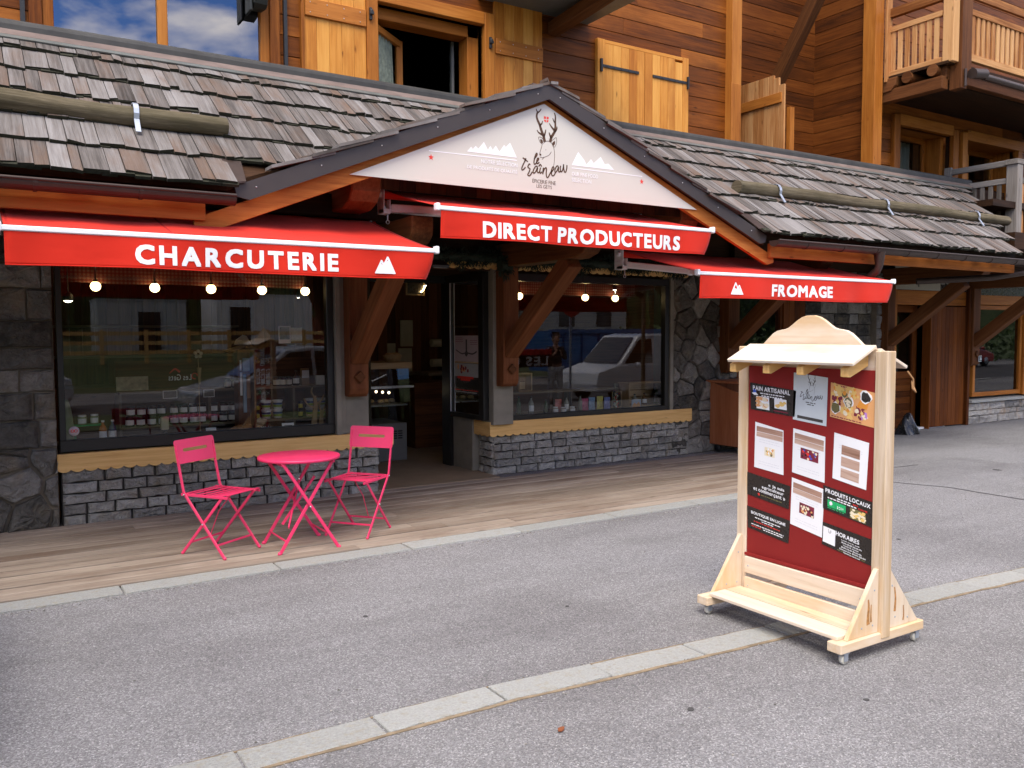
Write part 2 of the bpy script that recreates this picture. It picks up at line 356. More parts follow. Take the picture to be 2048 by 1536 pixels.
M['granite'] = stone('pale_granite', [(0.27, 0.272, 0.25), (0.45, 0.452, 0.42), (0.60, 0.60, 0.56)], 9.0, 0.6, stain=(0.37, 0.32, 0.22), var=0.12)
M['panel'] = plain('cream_sign_panel', (0.60, 0.578, 0.50), 0.35, var=0.012, scale=2)
M['white_paint'] = plain('white_lettering', (0.86, 0.86, 0.85), 0.5, var=0.02)
M['brown_ink'] = plain('brown_print', (0.085, 0.038, 0.014), 0.45, var=0.05)
M['red_ink'] = plain('red_print', (0.72, 0.05, 0.03), 0.45, var=0.05)
M['arm'] = plain('white_powder_coat', (0.80, 0.80, 0.80), 0.3, var=0.02)
M['pink'] = plain('pink_lacquer', (0.76, 0.038, 0.130), 0.38, var=0.05, scale=6, spec=0.45)
M['steel'] = plain('bright_steel', (0.55, 0.55, 0.55), 0.3, metal=0.9)
M['white'] = plain('white_plastic', (0.80, 0.80, 0.78), 0.45, var=0.02)
M['paper'] = plain('white_paper', (0.84, 0.84, 0.84), 0.45, var=0.01)
M['black'] = plain('matt_black', (0.012, 0.012, 0.012), 0.5)
M['chalk'] = plain('black_laminated_card', (0.028, 0.022, 0.018), 0.28, var=0.1)
M['red_board'] = plain('red_felt_board', (0.235, 0.010, 0.008), 0.75, var=0.08, scale=3, bump=0.2, bscale=300)
M['glass'] = glass('shop_window_glass', 1.68, (0.82, 0.83, 0.79))
M['glass_hi'] = glass('double_glazing', 2.8, (0.66, 0.70, 0.70))
M['glass_door'] = glass('door_glass', 1.6, (0.6, 0.64, 0.6))
M['jar_glass'] = glass('jar_glass', 1.5, (0.75, 0.8, 0.75), 0.02)
M['bulb'] = emit('warm_globe', (1.0, 0.70, 0.32), 5.0)
M['spot'] = emit('spot_face', (1.0, 0.86, 0.66), 6.0)
M['floor_in'] = plain('beige_floor_tiles', (0.24, 0.175, 0.11), 0.6, var=0.15, scale=3)
M['ceil_in'] = plain('brown_ceiling', (0.10, 0.07, 0.05), 0.8)
M['lace'] = plain('grey_green_lace', (0.22, 0.25, 0.19), 0.8, var=0.35, scale=26)
M['copper'] = wood('reddish_cabinet', (0.25, 0.075, 0.028), (0.36, 0.125, 0.052), (0.45, 0.175, 0.085), var=0.15, knots=0, rough=0.5, bump=0.08)
M['garland'] = plain('dark_fir_needles', (0.016, 0.028, 0.016), 0.7, var=0.4, scale=20)
M['rope'] = plain('brown_rope', (0.35, 0.19, 0.08), 0.8)
def asphalt():
    b = NB('asphalt'); tcn = b.n('ShaderNodeTexCoord').outputs['Object']
    vo = b.n('ShaderNodeTexVoronoi'); vo.inputs['Scale'].default_value = 165; b.l(tcn, vo.inputs['Vector'])
    sp = b.n('ShaderNodeSeparateColor'); b.l(vo.outputs['Color'], sp.inputs[0])
    n1 = b.noise(tcn, 0.42, 4, 0.5); n2 = b.noise(tcn, 420, 2, 0.7); n3 = b.noise(b.map(tcn, (0.7, 2.4, 1)), 1.0, 6, 0.65); n4 = b.noise(tcn, 1.1, 2, 0.5, 0.6)
    f = b.math('ADD', b.math('MULTIPLY', sp.outputs[0], 0.62), b.math('MULTIPLY', n2, 0.38))
    col = b.ramp(f, [(0.15, (0.135, 0.132, 0.129)), (0.42, (0.205, 0.202, 0.199)), (0.62, (0.255, 0.251, 0.248)), (0.76, (0.315, 0.310, 0.305)), (0.86, (0.56, 0.55, 0.53))])
    big = b.math('ADD', b.math('MULTIPLY', n1, 0.6), b.math('MULTIPLY', n3, 0.4))
    col = b.mix(1.0, col, b.ramp(big, [(0.32, (0.70, 0.68, 0.68)), (0.50, (0.98, 0.97, 0.97)), (0.68, (1.16, 1.15, 1.16))]), 'MULTIPLY')
    col = b.mix(b.ramp(n4, [(0.63, (0, 0, 0)), (0.72, (0.22, 0.22, 0.22))]), col, (0.10, 0.095, 0.09))
    b.set(Base_Color=col, Roughness=0.88); b.b.inputs['Specular IOR Level'].default_value = 0.2
    b.bump(b.math('ADD', b.math('MULTIPLY', vo.outputs['Distance'], 60), b.math('MULTIPLY', n2, 0.5)), 0.4, 0.003); return b.m
def turf():
    b = NB('rough_grass_slope'); tcn = b.n('ShaderNodeTexCoord').outputs['Object']
    n1 = b.noise(tcn, 0.25, 5, 0.6); n2 = b.noise(tcn, 6, 5, 0.7); f = b.math('ADD', b.math('MULTIPLY', n1, 0.6), b.math('MULTIPLY', n2, 0.4))
    b.set(Base_Color=b.ramp(f, [(0.3, (0.03, 0.05, 0.014)), (0.5, (0.06, 0.09, 0.024)), (0.7, (0.13, 0.12, 0.06))]), Roughness=0.95); b.bump(n2, 0.8, 0.1); return b.m
M['turf'] = turf()
M['asphalt'] = asphalt()
def fabric():
    b = NB('red_awning_canvas'); tcn = b.n('ShaderNodeTexCoord').outputs['Object']
    n1 = b.noise(b.map(tcn, (0.6, 2, 2)), 1.5, 5); col = b.mix(n1, (0.68, 0.024, 0.010), (0.80, 0.036, 0.015))
    b.set(Base_Color=col, Roughness=0.75); b.b.inputs['Specular IOR Level'].default_value = 0.2; b.b.inputs['Sheen Weight'].default_value = 0.1
    b.bump(b.math('ADD', b.math('MULTIPLY', b.noise(b.map(tcn, (300, 300, 900)), 1.0, 2), 0.03), b.noise(b.map(tcn, (2.2, 5, 5)), 1.0, 3)), 0.35, 0.03)
    tl = b.n('ShaderNodeBsdfTranslucent'); tl.inputs[0].default_value = (0.8, 0.03, 0.015, 1); ms = b.n('ShaderNodeMixShader'); ms.inputs[0].default_value = 0.22
    b.l(b.b.outputs[0], ms.inputs[1]); b.l(tl.outputs[0], ms.inputs[2]); b.l(ms.outputs[0], b.out.inputs[0]); return b.m
M['canvas'] = fabric()
def gingham():
    b = NB('red_check_cloth'); tcn = b.n('ShaderNodeTexCoord').outputs['Object']; s = b.n('ShaderNodeSeparateXYZ'); b.l(tcn, s.inputs[0])
    f = lambda o: b.math('GREATER_THAN', b.math('FRACT', b.math('MULTIPLY', o, 28.0)), 0.5)
    v = b.math('ADD', f(s.outputs[0]), f(s.outputs[2])); col = b.ramp(b.math('MULTIPLY', v, 0.5), [(0.0, (0.17, 0.09, 0.065)), (0.5, (0.14, 0.024, 0.016)), (1.0, (0.08, 0.008, 0.007))])
    b.set(Base_Color=col, Roughness=0.9); return b.m
M['gingham'] = gingham()
# hand-lettered emblem of the shop: strokes on the gable panel (metres), (points, start width, end width)
EMBLEM_STROKES=[([(4.415, 3.371), (4.401, 3.421), (4.378, 3.469), (4.359, 3.517), (4.338, 3.552), (4.328, 3.582), (4.332, 3.608), (4.342, 3.625)], 0.021, 0.0119), ([(4.342, 3.62), (4.328, 3.635), (4.323, 3.65)], 0.0105, 0.0056), ([(4.342, 3.62), (4.363, 3.637), (4.377, 3.658)], 0.0105, 0.0056), ([(4.361, 3.511), (4.382, 3.527), (4.392, 3.553)], 0.0126, 0.0049), ([(4.389, 3.429), (4.347, 3.446), (4.331, 3.466)], 0.014, 0.0049), ([(4.405, 3.415), (4.42, 3.452), (4.426, 3.48)], 0.014, 0.0056), ([(4.475, 3.378), (4.487, 3.419), (4.519, 3.467), (4.531, 3.513), (4.531, 3.57), (4.533, 3.603), (4.527, 3.627), (4.518, 3.64)], 0.021, 0.007), ([(4.527, 3.554), (4.513, 3.568), (4.503, 3.591)], 0.0105, 0.0056), ([(4.519, 3.486), (4.487, 3.514), (4.465, 3.54)], 0.0154, 0.0049), ([(4.523, 3.468), (4.547, 3.499), (4.549, 3.523)], 0.014, 0.0056), ([(4.487, 3.412), (4.472, 3.436), (4.462, 3.46)], 0.0154, 0.0056), ([(4.393, 3.395), (4.37, 3.407), (4.347, 3.402), (4.362, 3.366), (4.385, 3.347)], 0.0028, 0.0028), ([(4.495, 3.391), (4.519, 3.41), (4.543, 3.422), (4.544, 3.374), (4.523, 3.337), (4.503, 3.341)], 0.0028, 0.0028), ([(4.401, 3.355), (4.424, 3.376), (4.456, 3.382), (4.483, 3.371), (4.507, 3.348), (4.519, 3.308), (4.523, 3.257), (4.519, 3.205), (4.511, 3.16)], 0.0028, 0.0028), ([(4.389, 3.35), (4.374, 3.304), (4.358, 3.258)], 0.0028, 0.0028), ([(4.358, 3.233), (4.385, 3.228), (4.424, 3.24), (4.463, 3.26), (4.487, 3.291)], 0.0028, 0.0028), ([(4.385, 3.211), (4.412, 3.236)], 0.0028, 0.0028), ([(4.3, 3.208), (4.323, 3.233), (4.333, 3.253), (4.323, 3.258), (4.306, 3.221), (4.298, 3.183), (4.301, 3.163), (4.314, 3.165), (4.331, 3.186)], 0.0091, 0.0091), ([(4.327, 3.184), (4.345, 3.203), (4.349, 3.216), (4.338, 3.217), (4.328, 3.195), (4.329, 3.173), (4.34, 3.171), (4.355, 3.185)], 0.0091, 0.0091), ([(4.178, 3.205), (4.204, 3.192), (4.232, 3.176)], 0.0091, 0.0091), ([(4.212, 3.205), (4.202, 3.182), (4.176, 3.133), (4.167, 3.11), (4.171, 3.098), (4.186, 3.104), (4.208, 3.126)], 0.0091, 0.0091), ([(4.257, 3.15), (4.246, 3.158), (4.232, 3.133), (4.24, 3.123), (4.255, 3.115), (4.246, 3.089), (4.232, 3.064), (4.24, 3.054), (4.257, 3.06), (4.28, 3.093)], 0.0091, 0.0091), ([(4.337, 3.139), (4.319, 3.146), (4.298, 3.12), (4.288, 3.093), (4.296, 3.082), (4.315, 3.096), (4.337, 3.136), (4.332, 3.104), (4.342, 3.089), (4.355, 3.1)], 0.0091, 0.0091), ([(4.369, 3.139), (4.36, 3.104), (4.366, 3.087), (4.383, 3.103)], 0.0091, 0.0091), ([(4.348, 3.145), (4.366, 3.166), (4.38, 3.148)], 0.0091, 0.0091), ([(4.401, 3.141), (4.396, 3.117), (4.393, 3.081)], 0.0091, 0.0091), ([(4.394, 3.097), (4.412, 3.131), (4.428, 3.142), (4.433, 3.127), (4.43, 3.091), (4.436, 3.06), (4.451, 3.061), (4.475, 3.099), (4.491, 3.123)], 0.0091, 0.0091), ([(4.485, 3.106), (4.507, 3.131), (4.515, 3.151), (4.504, 3.158), (4.491, 3.132), (4.487, 3.1), (4.496, 3.079), (4.515, 3.083), (4.533, 3.111)], 0.0091, 0.0091), ([(4.566, 3.168), (4.549, 3.17), (4.531, 3.146), (4.525, 3.123), (4.533, 3.112), (4.55, 3.129), (4.568, 3.164), (4.565, 3.136), (4.573, 3.118), (4.589, 3.129)], 0.0091, 0.0091), ([(4.59, 3.177), (4.586, 3.151), (4.594, 3.123), (4.608, 3.132), (4.621, 3.168), (4.623, 3.194), (4.624, 3.158), (4.635, 3.124), (4.649, 3.129), (4.659, 3.162), (4.661, 3.189)], 0.0091, 0.0091)]
EMBLEM_FILLS=[[(4.364, 3.386), (4.37, 3.364), (4.384, 3.353), (4.395, 3.358), (4.393, 3.379), (4.379, 3.39)], [(4.494, 3.361), (4.505, 3.379), (4.523, 3.392), (4.53, 3.385), (4.527, 3.363), (4.511, 3.346), (4.497, 3.349)], [(4.356, 3.252), (4.359, 3.26), (4.368, 3.262), (4.376, 3.258), (4.377, 3.249), (4.37, 3.243), (4.36, 3.243)], [(4.423, 3.302), (4.426, 3.306), (4.429, 3.303), (4.426, 3.297)]]
PEAKS=[[(3.613, 3.198), (3.653, 3.241), (3.671, 3.224), (3.698, 3.254), (3.725, 3.233), (3.78, 3.297), (3.82, 3.232), (3.844, 3.27), (3.868, 3.238), (3.899, 3.279), (3.936, 3.23), (3.984, 3.294), (4.002, 3.277), (4.046, 3.32), (4.116, 3.198)], [(4.716, 3.195), (4.789, 3.322), (4.863, 3.251), (4.884, 3.215), (4.938, 3.271), (4.97, 3.237), (5.052, 3.305), (5.101, 3.242), (5.145, 3.252), (5.216, 3.199)]]
RULES=[[(3.252, 3.165), (4.116, 3.175)], [(4.716, 3.17), (5.565, 3.172)]]
STARS=[(3.271, 3.113, 0.05), (5.559, 3.122, 0.05)]
N_DEER=17
# ------------------------------------------------------------------ ground, kerbs, deck
def ease(t): t = max(0, min(1, t)); return t * t * (3 - 2 * t)
def gz(x, y):
    """street level: flat by the shop, falls a little, then a bank behind the car park"""
    return -0.25 * ease((1.6 - y) / 4.0) + 1.15 * ease((-14 - y) / 5.0) * (1 - ease((x - 28) / 14)) + 9.0 * ease((-50 - y) / 40) * (1 - ease((x - 60) / 40) * 0.6)
def ground():
    mb = MB()
    ys = [-100, -80, -65, -50, -40, -30, -24, -21, -19, -18, -17, -16, -15, -14, -12, -9, -6, -4, -3, -2, -1, 0, 1, 1.6, 3, 6, 8.24, 12, 20, 60, 150]
    xs = [-120, -60, -30, -10, 0, 10, 20, 28, 32, 36, 40, 44, 60, 90, 160]
    P = [(x, y, gz(x, y)) for y in ys for x in xs]; n = len(xs)
    F = [(j * n + i, j * n + i + 1, (j + 1) * n + i + 1, (j + 1) * n + i) for j in range(len(ys) - 1) for i in range(n - 1)]
    fa = [f for f in F if P[f[0]][1] >= -14.5]; fb = [f for f in F if P[f[0]][1] < -14.5]
    mb.add(P, fa, P, 0.5, 0, True); mb.add(P, fb, P, 0.5, 1, True); return mb.build('ground', [M['asphalt'], M['turf']], kind='structure')
ground()
def band(name, mat, x0, x1, y0, y1, h, n=24):
    mb = MB(); ys = [y0 + (y1 - y0) * k / 8 for k in range(9)]; xs = [x0 + (x1 - x0) * k / n for k in range(n + 1)]
    mb.grid(lambda u, v: (x0 + (x1 - x0) * u, y0 + (y1 - y0) * v, gz(x0 + (x1 - x0) * u, y0 + (y1 - y0) * v) + h), n, 16, 0.5); mb.build(name, mat, kind='structure')
band('road', plain('darkened_road', (0.055, 0.053, 0.052), 0.9, var=0.2, scale=2), -60, 90, -9.0, -0.6, 0.004)  # unseen road added dark to cut the veil mirrored in the windows
band('grass_verge', M['turf'], -40, 11.0, -5.2, -1.6, 0.03)
def hill():
    mb = MB(); xs = [-220 + 20 * i for i in range(28)]; prof = [(-70, -1.0), (-85, 0.35), (-105, 0.75), (-130, 1.0), (-170, 1.15), (-230, 0.9)]
    top = lambda x: 15 + 7 * math.sin(x * 0.021 + 1.0) + 3.5 * math.sin(x * 0.067) + max(0, (x - 20)) * 0.16
    P = [(x, y, h * top(x) + (1.5 * math.sin(x * 0.13 + y * 0.2) if h > 0 else 0)) for (y, h) in prof for x in xs]; n = len(xs)
    mb.add(P, [(j * n + i + 1, j * n + i, (j + 1) * n + i, (j + 1) * n + i + 1) for j in range(len(prof) - 1) for i in range(n - 1)], P, 0.5, 0, True); mb.build('hill', M['turf'], kind='structure')
hill()
def kerb_line(name, pts, w, step, phase, z1=0.010):
    mb = MB(); x = pts[0][0] + phase
    def yy(x):
        for (a, b) in zip(pts, pts[1:]):
            if x <= b[0]: return a[1] + (b[1] - a[1]) * (x - a[0]) / (b[0] - a[0])
        return pts[-1][1]
    while x < pts[-1][0]:
        a, b = x + 0.006, x + step - 0.006; r = random.random(); dz = random.uniform(-0.003, 0.003); n = 9
        fr = [random.uniform(-0.006, 0.006) for _ in range(n)]; bk = [random.uniform(-0.004, 0.004) for _ in range(n)]
        top = [(a + (b - a) * i / (n - 1), yy(a + (b - a) * i / (n - 1)) + fr[i]) for i in range(n)] + [(a + (b - a) * i / (n - 1), yy(a + (b - a) * i / (n - 1)) + w + bk[i]) for i in range(n)][::-1]
        mb.prism(top, -0.15, z1 + dz, XY(0), r); x += step
    o = mb.build(name, M['granite'], kind='structure', bevel=0.004); return o
kerb_line('deck_kerb', [(-5.3, 5.82), (0, 5.83), (7.85, 5.84)], 0.19, 1.012, -0.0, 0.016)
kerb_line('street_kerb', [(-4.2, 3.75), (0.5, 3.19), (2.0, 3.17), (3.6, 3.04), (5.2, 2.94), (6.2, 2.85), (14, 2.2), (30, 0.6)], 0.172, 0.576, 0.0 + 0.42, 0.009)
js = MB()
for off, w0 in ((-0.012, 0.022), (0.176, 0.012)):
    pts = [(-4.2 + 0.16 * k, 0) for k in range(110)]; line = [(-4.2, 3.75), (0.5, 3.19), (2.0, 3.17), (3.6, 3.04), (5.2, 2.94), (6.2, 2.85), (14, 2.2)]
    def ky(x):
        for a, b in zip(line, line[1:]):
            if x <= b[0]: return a[1] + (b[1] - a[1]) * (x - a[0]) / (b[0] - a[0])
        return line[-1][1]
    ribbon(js, [(x, ky(x) + off + random.uniform(-0.006, 0.006)) for x, _ in pts], w0, w0, XY(0), 0.001, 0.0045)
js.build('joint_sand', plain('tan_joint_sand', (0.23, 0.175, 0.11), 0.95, var=0.4, scale=14), kind='structure')
dk = MB(); y = 6.035; i = 0
while y < 8.19:
    w = 0.154; x = -5.2 - random.random() * 2
    while x < 9.2:
        l = random.uniform(3.8, 5.4); xe = min(x + l - 0.004, 9.2)
        dk.box(max(x, -5.2), xe, y, min(y + w - 0.026, 8.2), -0.03, 0.020 + random.uniform(-0.0025, 0.0025), rnd=random.random()); x += l
    y += w
dk.build('deck', M['deck'], kind='structure', bevel=0.003)
MB().box(-5.2, 9.2, 6.02, 8.2, -0.06, 0.004).build('deck_gap_shade', M['black'], kind='structure')  # black sheet in place of the shade in the gaps between boards
MB().box(3.56, 5.05, 8.2, 9.45, -0.02, 0.021, grain=0).build('doorway_floor', M['floor_in'], kind='structure')
cr = MB()
cpts = [(8.50, 5.75), (8.53, 5.56), (8.62, 5.3), (8.72, 5.05), (8.70, 4.7), (8.69, 4.3), (8.62, 3.6), (8.66, 3.1)]
ribbon(cr, cpts, 0.016, 0.022, XY(0), 0.001, 0.003)
ribbon(cr, [(9.0, 6.4), (9.4, 6.2), (9.9, 6.15)], 0.008, 0.012, XY(0), 0.001, 0.003)
cr.build('asphalt_crack', M['black'], kind='structure')
gr = MB()
for k in range(1500):
    r_ = random.random()
    if r_ < 0.40: x = random.uniform(-0.5, 7.8); y = 5.815 - abs(random.gauss(0, 0.05))
    elif r_ < 0.75: x = random.uniform(0.2, 9); y = ky(x) + random.choice((-0.03, 0.19)) + random.gauss(0, 0.03)
    else: x = random.uniform(0, 14); y = random.uniform(2.2, 7.8); y = min(y, 5.75) if x < 9.3 else y
    s_ = random.uniform(0.002, 0.006); b0 = len(gr.v); gr.ball((x, y, s_ * 0.5), s_, 6, sq=(random.uniform(0.7, 1.4), random.uniform(0.7, 1.4), 0.7))
gr.build('grit', stone('road_grit', [(0.10, 0.095, 0.085), (0.26, 0.245, 0.22), (0.5, 0.48, 0.44)], 20, 0.2), label='scattered grit on the asphalt, gathered along the pale kerbs', cat='grit', kind='stuff')
sm = MB()
for (x, y, r_) in ((2.62, 2.66, 0.016), (3.35, 2.30, 0.013), (1.9, 4.6, 0.014), (3.0, 4.1, 0.012), (4.9, 4.4, 0.013), (6.2, 4.0, 0.015), (10.3, 5.4, 0.05), (10.1, 4.9, 0.045)):
    sm.prism([(x + r_ * random.uniform(0.7, 1.3) * math.cos(6.283 * k / 11), y + r_ * random.uniform(0.7, 1.3) * math.sin(6.283 * k / 11)) for k in range(11)], 0.001, 0.004, XY(0), 0.5)
sm.build('asphalt_stain', plain('trodden_gum', (0.06, 0.057, 0.055), 0.9), kind='structure')
# a fallen leaf, a stone chip and a flattened wad on the asphalt
lf = MB(); lf.prism([(0, 0), (0.014, 0.012), (0.034, 0.006), (0.042, -0.004), (0.024, -0.014), (0.008, -0.012)], 0.006, 0.010, ((2.002, 2.80, 0), (0.9, 0.3, 0.12), (-0.3, 0.9, 0.1), (0, 0, 1)))
lf.build('fallen_leaf', plain('brown_leaf', (0.20, 0.06, 0.02), 0.7), label='small curled brown leaf lying on the asphalt in front of the low kerb', cat='leaf', loc=(2.0, 2.8, 0))
# ------------------------------------------------------------------ the chalet: ground floor
chalet = thing('chalet', 'large timber chalet with a grocery shop on its stone-based ground floor', 'building', (4.2, 8.3, 0))
def P(mb, name, mat, parent=chalet, **k): return mb.build(name, mat, parent, **k)
def clip_poly(poly, nx, ny, d):
    out = []
    for i in range(len(poly)):
        a, b = poly[i], poly[(i + 1) % len(poly)]; da = a[0] * nx + a[1] * ny - d; db = b[0] * nx + b[1] * ny - d
        if da <= 0: out.append(a)
        if (da < 0) != (db < 0) and da != db:
            t = da / (da - db); out.append((a[0] + (b[0] - a[0]) * t, a[1] + (b[1] - a[1]) * t))
    return out
def rough_stone(mb, poly, frame, depth, gap):
    """one stone: outline shrunk by the joint, a worn edge and a broken face"""
    cx = sum(p[0] for p in poly) / len(poly); cy = sum(p[1] for p in poly) / len(poly)
    Q = []
    for i in range(len(poly)):                      # subdivide and jitter the outline
        a, b = poly[i], poly[(i + 1) % len(poly)]; L_ = math.hypot(b[0] - a[0], b[1] - a[1]); k = max(1, int(L_ / 0.05))
        for j in range(k):
            t = j / k; x, y = a[0] + (b[0] - a[0]) * t, a[1] + (b[1] - a[1]) * t; d = math.hypot(x - cx, y - cy) or 1
            g = gap + random.uniform(0, 0.007); Q.append((x + (cx - x) / d * g, y + (cy - y) / d * g))
    if len(Q) < 3: return
    O, U, V, N = [Vector(k) for k in frame]; n = len(Q); r = random.random(); Pn = []
    tx, ty = random.uniform(-0.12, 0.12), random.uniform(-0.12, 0.12)
    rings = [(1.0, 0.0), (1.0, depth * 0.60), (0.90, depth * 0.95), (0.66, depth * 1.05), (0.33, depth * 1.08)]
    for s_, h in rings:
        for (x, y) in Q:
            hh = h + (random.uniform(-0.17, 0.17) * depth if h > 0 else 0) + (((x - cx) * tx + (y - cy) * ty) if s_ < 1 else 0)
            Pn.append(O + U * (cx + (x - cx) * s_) + V * (cy + (y - cy) * s_) - N * hh)
    Pn.append(O + U * cx + V * cy - N * (depth * 1.03)); F = []
    for k in range(len(rings) - 1):
        for i in range(n): F.append((k * n + i, k * n + (i + 1) % n, (k + 1) * n + (i + 1) % n, (k + 1) * n + i))
    b = (len(rings) - 1) * n
    for i in range(n): F.append((b + i, b + (i + 1) % n, len(Pn) - 1))
    mb.add(Pn, F, [tuple(p) for p in Pn], r, 0, False)
def rubble_wall(mb, u0, u1, v0, v1, frame, cell, depth=0.035, gap=0.011, squash=1.25, jit=0.40):
    pts = []; nv = max(1, round((v1 - v0) / cell)); nu = max(1, round((u1 - u0) / (cell * squash)))
    for j in range(-1, nv + 1):
        for i in range(-1, nu + 1):
            pts.append((u0 + (i + 0.5 + (0.5 if j % 2 else 0) + random.uniform(-jit, jit)) * (u1 - u0) / nu, v0 + (j + 0.5 + random.uniform(-jit, jit)) * (v1 - v0) / nv))
    for p in pts:
        poly = [(u0, v0), (u1, v0), (u1, v1), (u0, v1)]
        for q in pts:
            if q is p: continue
            dx, dy = q[0] - p[0], q[1] - p[1]
            if dx * dx + dy * dy > (cell * 4) ** 2: continue
            poly = clip_poly(poly, dx, dy, ((q[0] ** 2 - p[0] ** 2) + (q[1] ** 2 - p[1] ** 2)) / 2)
            if len(poly) < 3: break
        if len(poly) >= 3: rough_stone(mb, poly, frame, depth * random.uniform(0.8, 1.25), gap)
def courses(mb, u0, u1, v0, v1, frame, hs, lmin, lmax, depth=0.03, gap=0.007):
    v = v0; row = 0
    while v < v1 - 0.01:
        h = min(random.uniform(*hs), v1 - v)
        if v1 - v - h < 0.04: h = v1 - v
        u = u0 - (random.uniform(0, lmin) if row % 2 else 0)
        while u < u1 - 0.005:
            l = random.uniform(lmin, lmax); ue = min(u + l, u1)
            if u1 - ue < 0.07: ue = u1
            a = max(u, u0)
            if ue - a > 0.03: rough_stone(mb, [(a, v), (ue, v), (ue, v + h), (a, v + h)], frame, depth * random.uniform(0.8, 1.2), gap)
            u = ue
        v += h; row += 1
# left rubble pillar
w = MB(); rubble_wall(w, -2.2, 0.60, 0.0, 0.70, XZ(8.215), 0.235, 0.06, jit=0.40); courses(w, -2.2, 0.60, 0.70, 2.7, XZ(8.215), (0.16, 0.27), 0.22, 0.60, 0.045, 0.006)
sp = P(w, 'stone_pillar', M['rubble']); P(MB().box(-2.2, 0.595, 8.214, 8.6, 0, 2.7), 'mortar_core', M['mortar_tan'], sp)
# split-brick bases under the two shop windows
w = MB(); courses(w, 0.62, 3.56, 0.0, 0.50, XZ(8.225), (0.088, 0.10), 0.17, 0.37, 0.036)
courses(w, 8.225, 9.3, 0.0, 0.50, ((3.535, 0, 0), (0, 1, 0), (0, 0, 1), (-1, 0, 0)), (0.088, 0.10), 0.17, 0.37, 0.036)
b1 = P(w, 'brick_base', M['brick']); P(MB().box(0.62, 3.537, 8.224, 8.42, 0, 0.52), 'mortar_core', M['mortar'], b1); P(MB().box(3.3, 3.537, 8.421, 9.3, 0, 0.52), 'mortar_core', M['mortar'], b1)
w = MB(); courses(w, 5.08, 8.2, 0.0, 0.50, XZ(8.44), (0.088, 0.10), 0.16, 0.36, 0.036)
courses(w, 8.41, 8.74, 0.0, 0.50, ((5.108, 0, 0), (0, 1, 0), (0, 0, 1), (1, 0, 0)), (0.088, 0.10), 0.15, 0.30, 0.036)
b2 = P(w, 'brick_base', M['brick']); P(MB().box(5.106, 8.2, 8.439, 8.62, 0, 0.52), 'mortar_core', M['mortar'], b2)
P(MB().box(5.00, 5.25, 8.742, 9.24, 0, 0.645), 'concrete_upstand', M['concrete'])
# scalloped sill boards
def scallop(u0, u1, ztop, zbot, pitch=0.105, amp=0.022, notch=True):
    pts = [(u0, ztop)]; n = max(1, round((u1 - u0) / pitch)); p = (u1 - u0) / n; low = []
    for i in range(n):
        for k in range(7):
            t = k / 7; low.append((u0 + (i + t) * p, zbot + amp - amp * math.sin(math.pi * t) ** 0.7))
    low.append((u1, zbot + amp)); return [(u0, ztop)] + low + [(u1, ztop)]
s1 = MB(); s1.prism(scallop(0.59, 3.72, 0.635, 0.475), 0, 0.028, ((0, 8.165, 0), (1, 0, 0), (0, 0, 1), (0, 1, 0)), 0.55)
s1.box(0.59, 3.72, 8.195, 8.27, 0.600, 0.632, 0.4); s1.box(3.69, 3.718, 8.195, 9.2, 0.47, 0.634, 0.4)
P(s1, 'sill_board', M['sill'], bevel=0.002)
s2 = MB(); s2.prism(scallop(5.02, 8.21, 0.63, 0.455), 0, 0.028, ((0, 8.365, 0), (1, 0, 0), (0, 0, 1), (0, 1, 0)), 0.45)
s2.prism(scallop(8.395, 9.03, 0.63, 0.455), 0, 0.028, ((5.022, 0, 0), (0, 1, 0), (0, 0, 1), (1, 0, 0)), 0.3); s2.box(5.052, 8.21, 8.395, 8.47, 0.597, 0.627, 0.4)
P(s2, 'sill_board', M['sill'], bevel=0.002)
# windows
def shop_window(x0, x1, z0, z1, y, bot=0.075, side=0.05, side2=0.07, top=0.09):
    fr = MB(); d = 0.09
    fr.box(x0, x1, y, y + d, z0, z0 + bot); fr.box(x0, x1, y, y + d, z1 - top, z1); fr.box(x0, x0 + side, y + 0.001, y + d - 0.001, z0 + bot, z1 - top); fr.box(x1 - side2, x1, y + 0.001, y + d - 0.001, z0 + bot, z1 - top)
    f = P(fr, 'window_frame', M['frame_black'], bevel=0.004)
    g = MB(); g.poly([(x0 + side, y + 0.045, z0 + bot), (x1 - side2, y + 0.045, z0 + bot), (x1 - side2, y + 0.045, z1 - top), (x0 + side, y + 0.045, z1 - top)]); P(g, 'pane', M['glass'], f)
shop_window(0.62, 3.10, 0.645, 2.50, 8.222, bot=0.10)
shop_window(5.30, 7.84, 0.60, 2.36, 8.42, bot=0.085)
P(MB().box(3.102, 3.155, 8.17, 8.36, 0.635, 2.6), 'mullion', M['concrete'], bevel=0.003); P(MB().box(3.16, 3.215, 8.20, 8.36, 0.635, 2.6), 'mullion', M['concrete'], bevel=0.003)
P(MB().box(7.842, 7.90, 8.40, 8.56, 0.6, 2.40), 'mullion', M['concrete'], bevel=0.003)
P(MB().box(3.217, 3.47, 8.225, 8.6, 0.635, 2.6), 'concrete_pillar', M['concrete'], bevel=0.006)
P(MB().box(5.03, 5.30, 8.30, 8.60, 0.60, 2.6), 'concrete_pillar', M['concrete'], bevel=0.006)
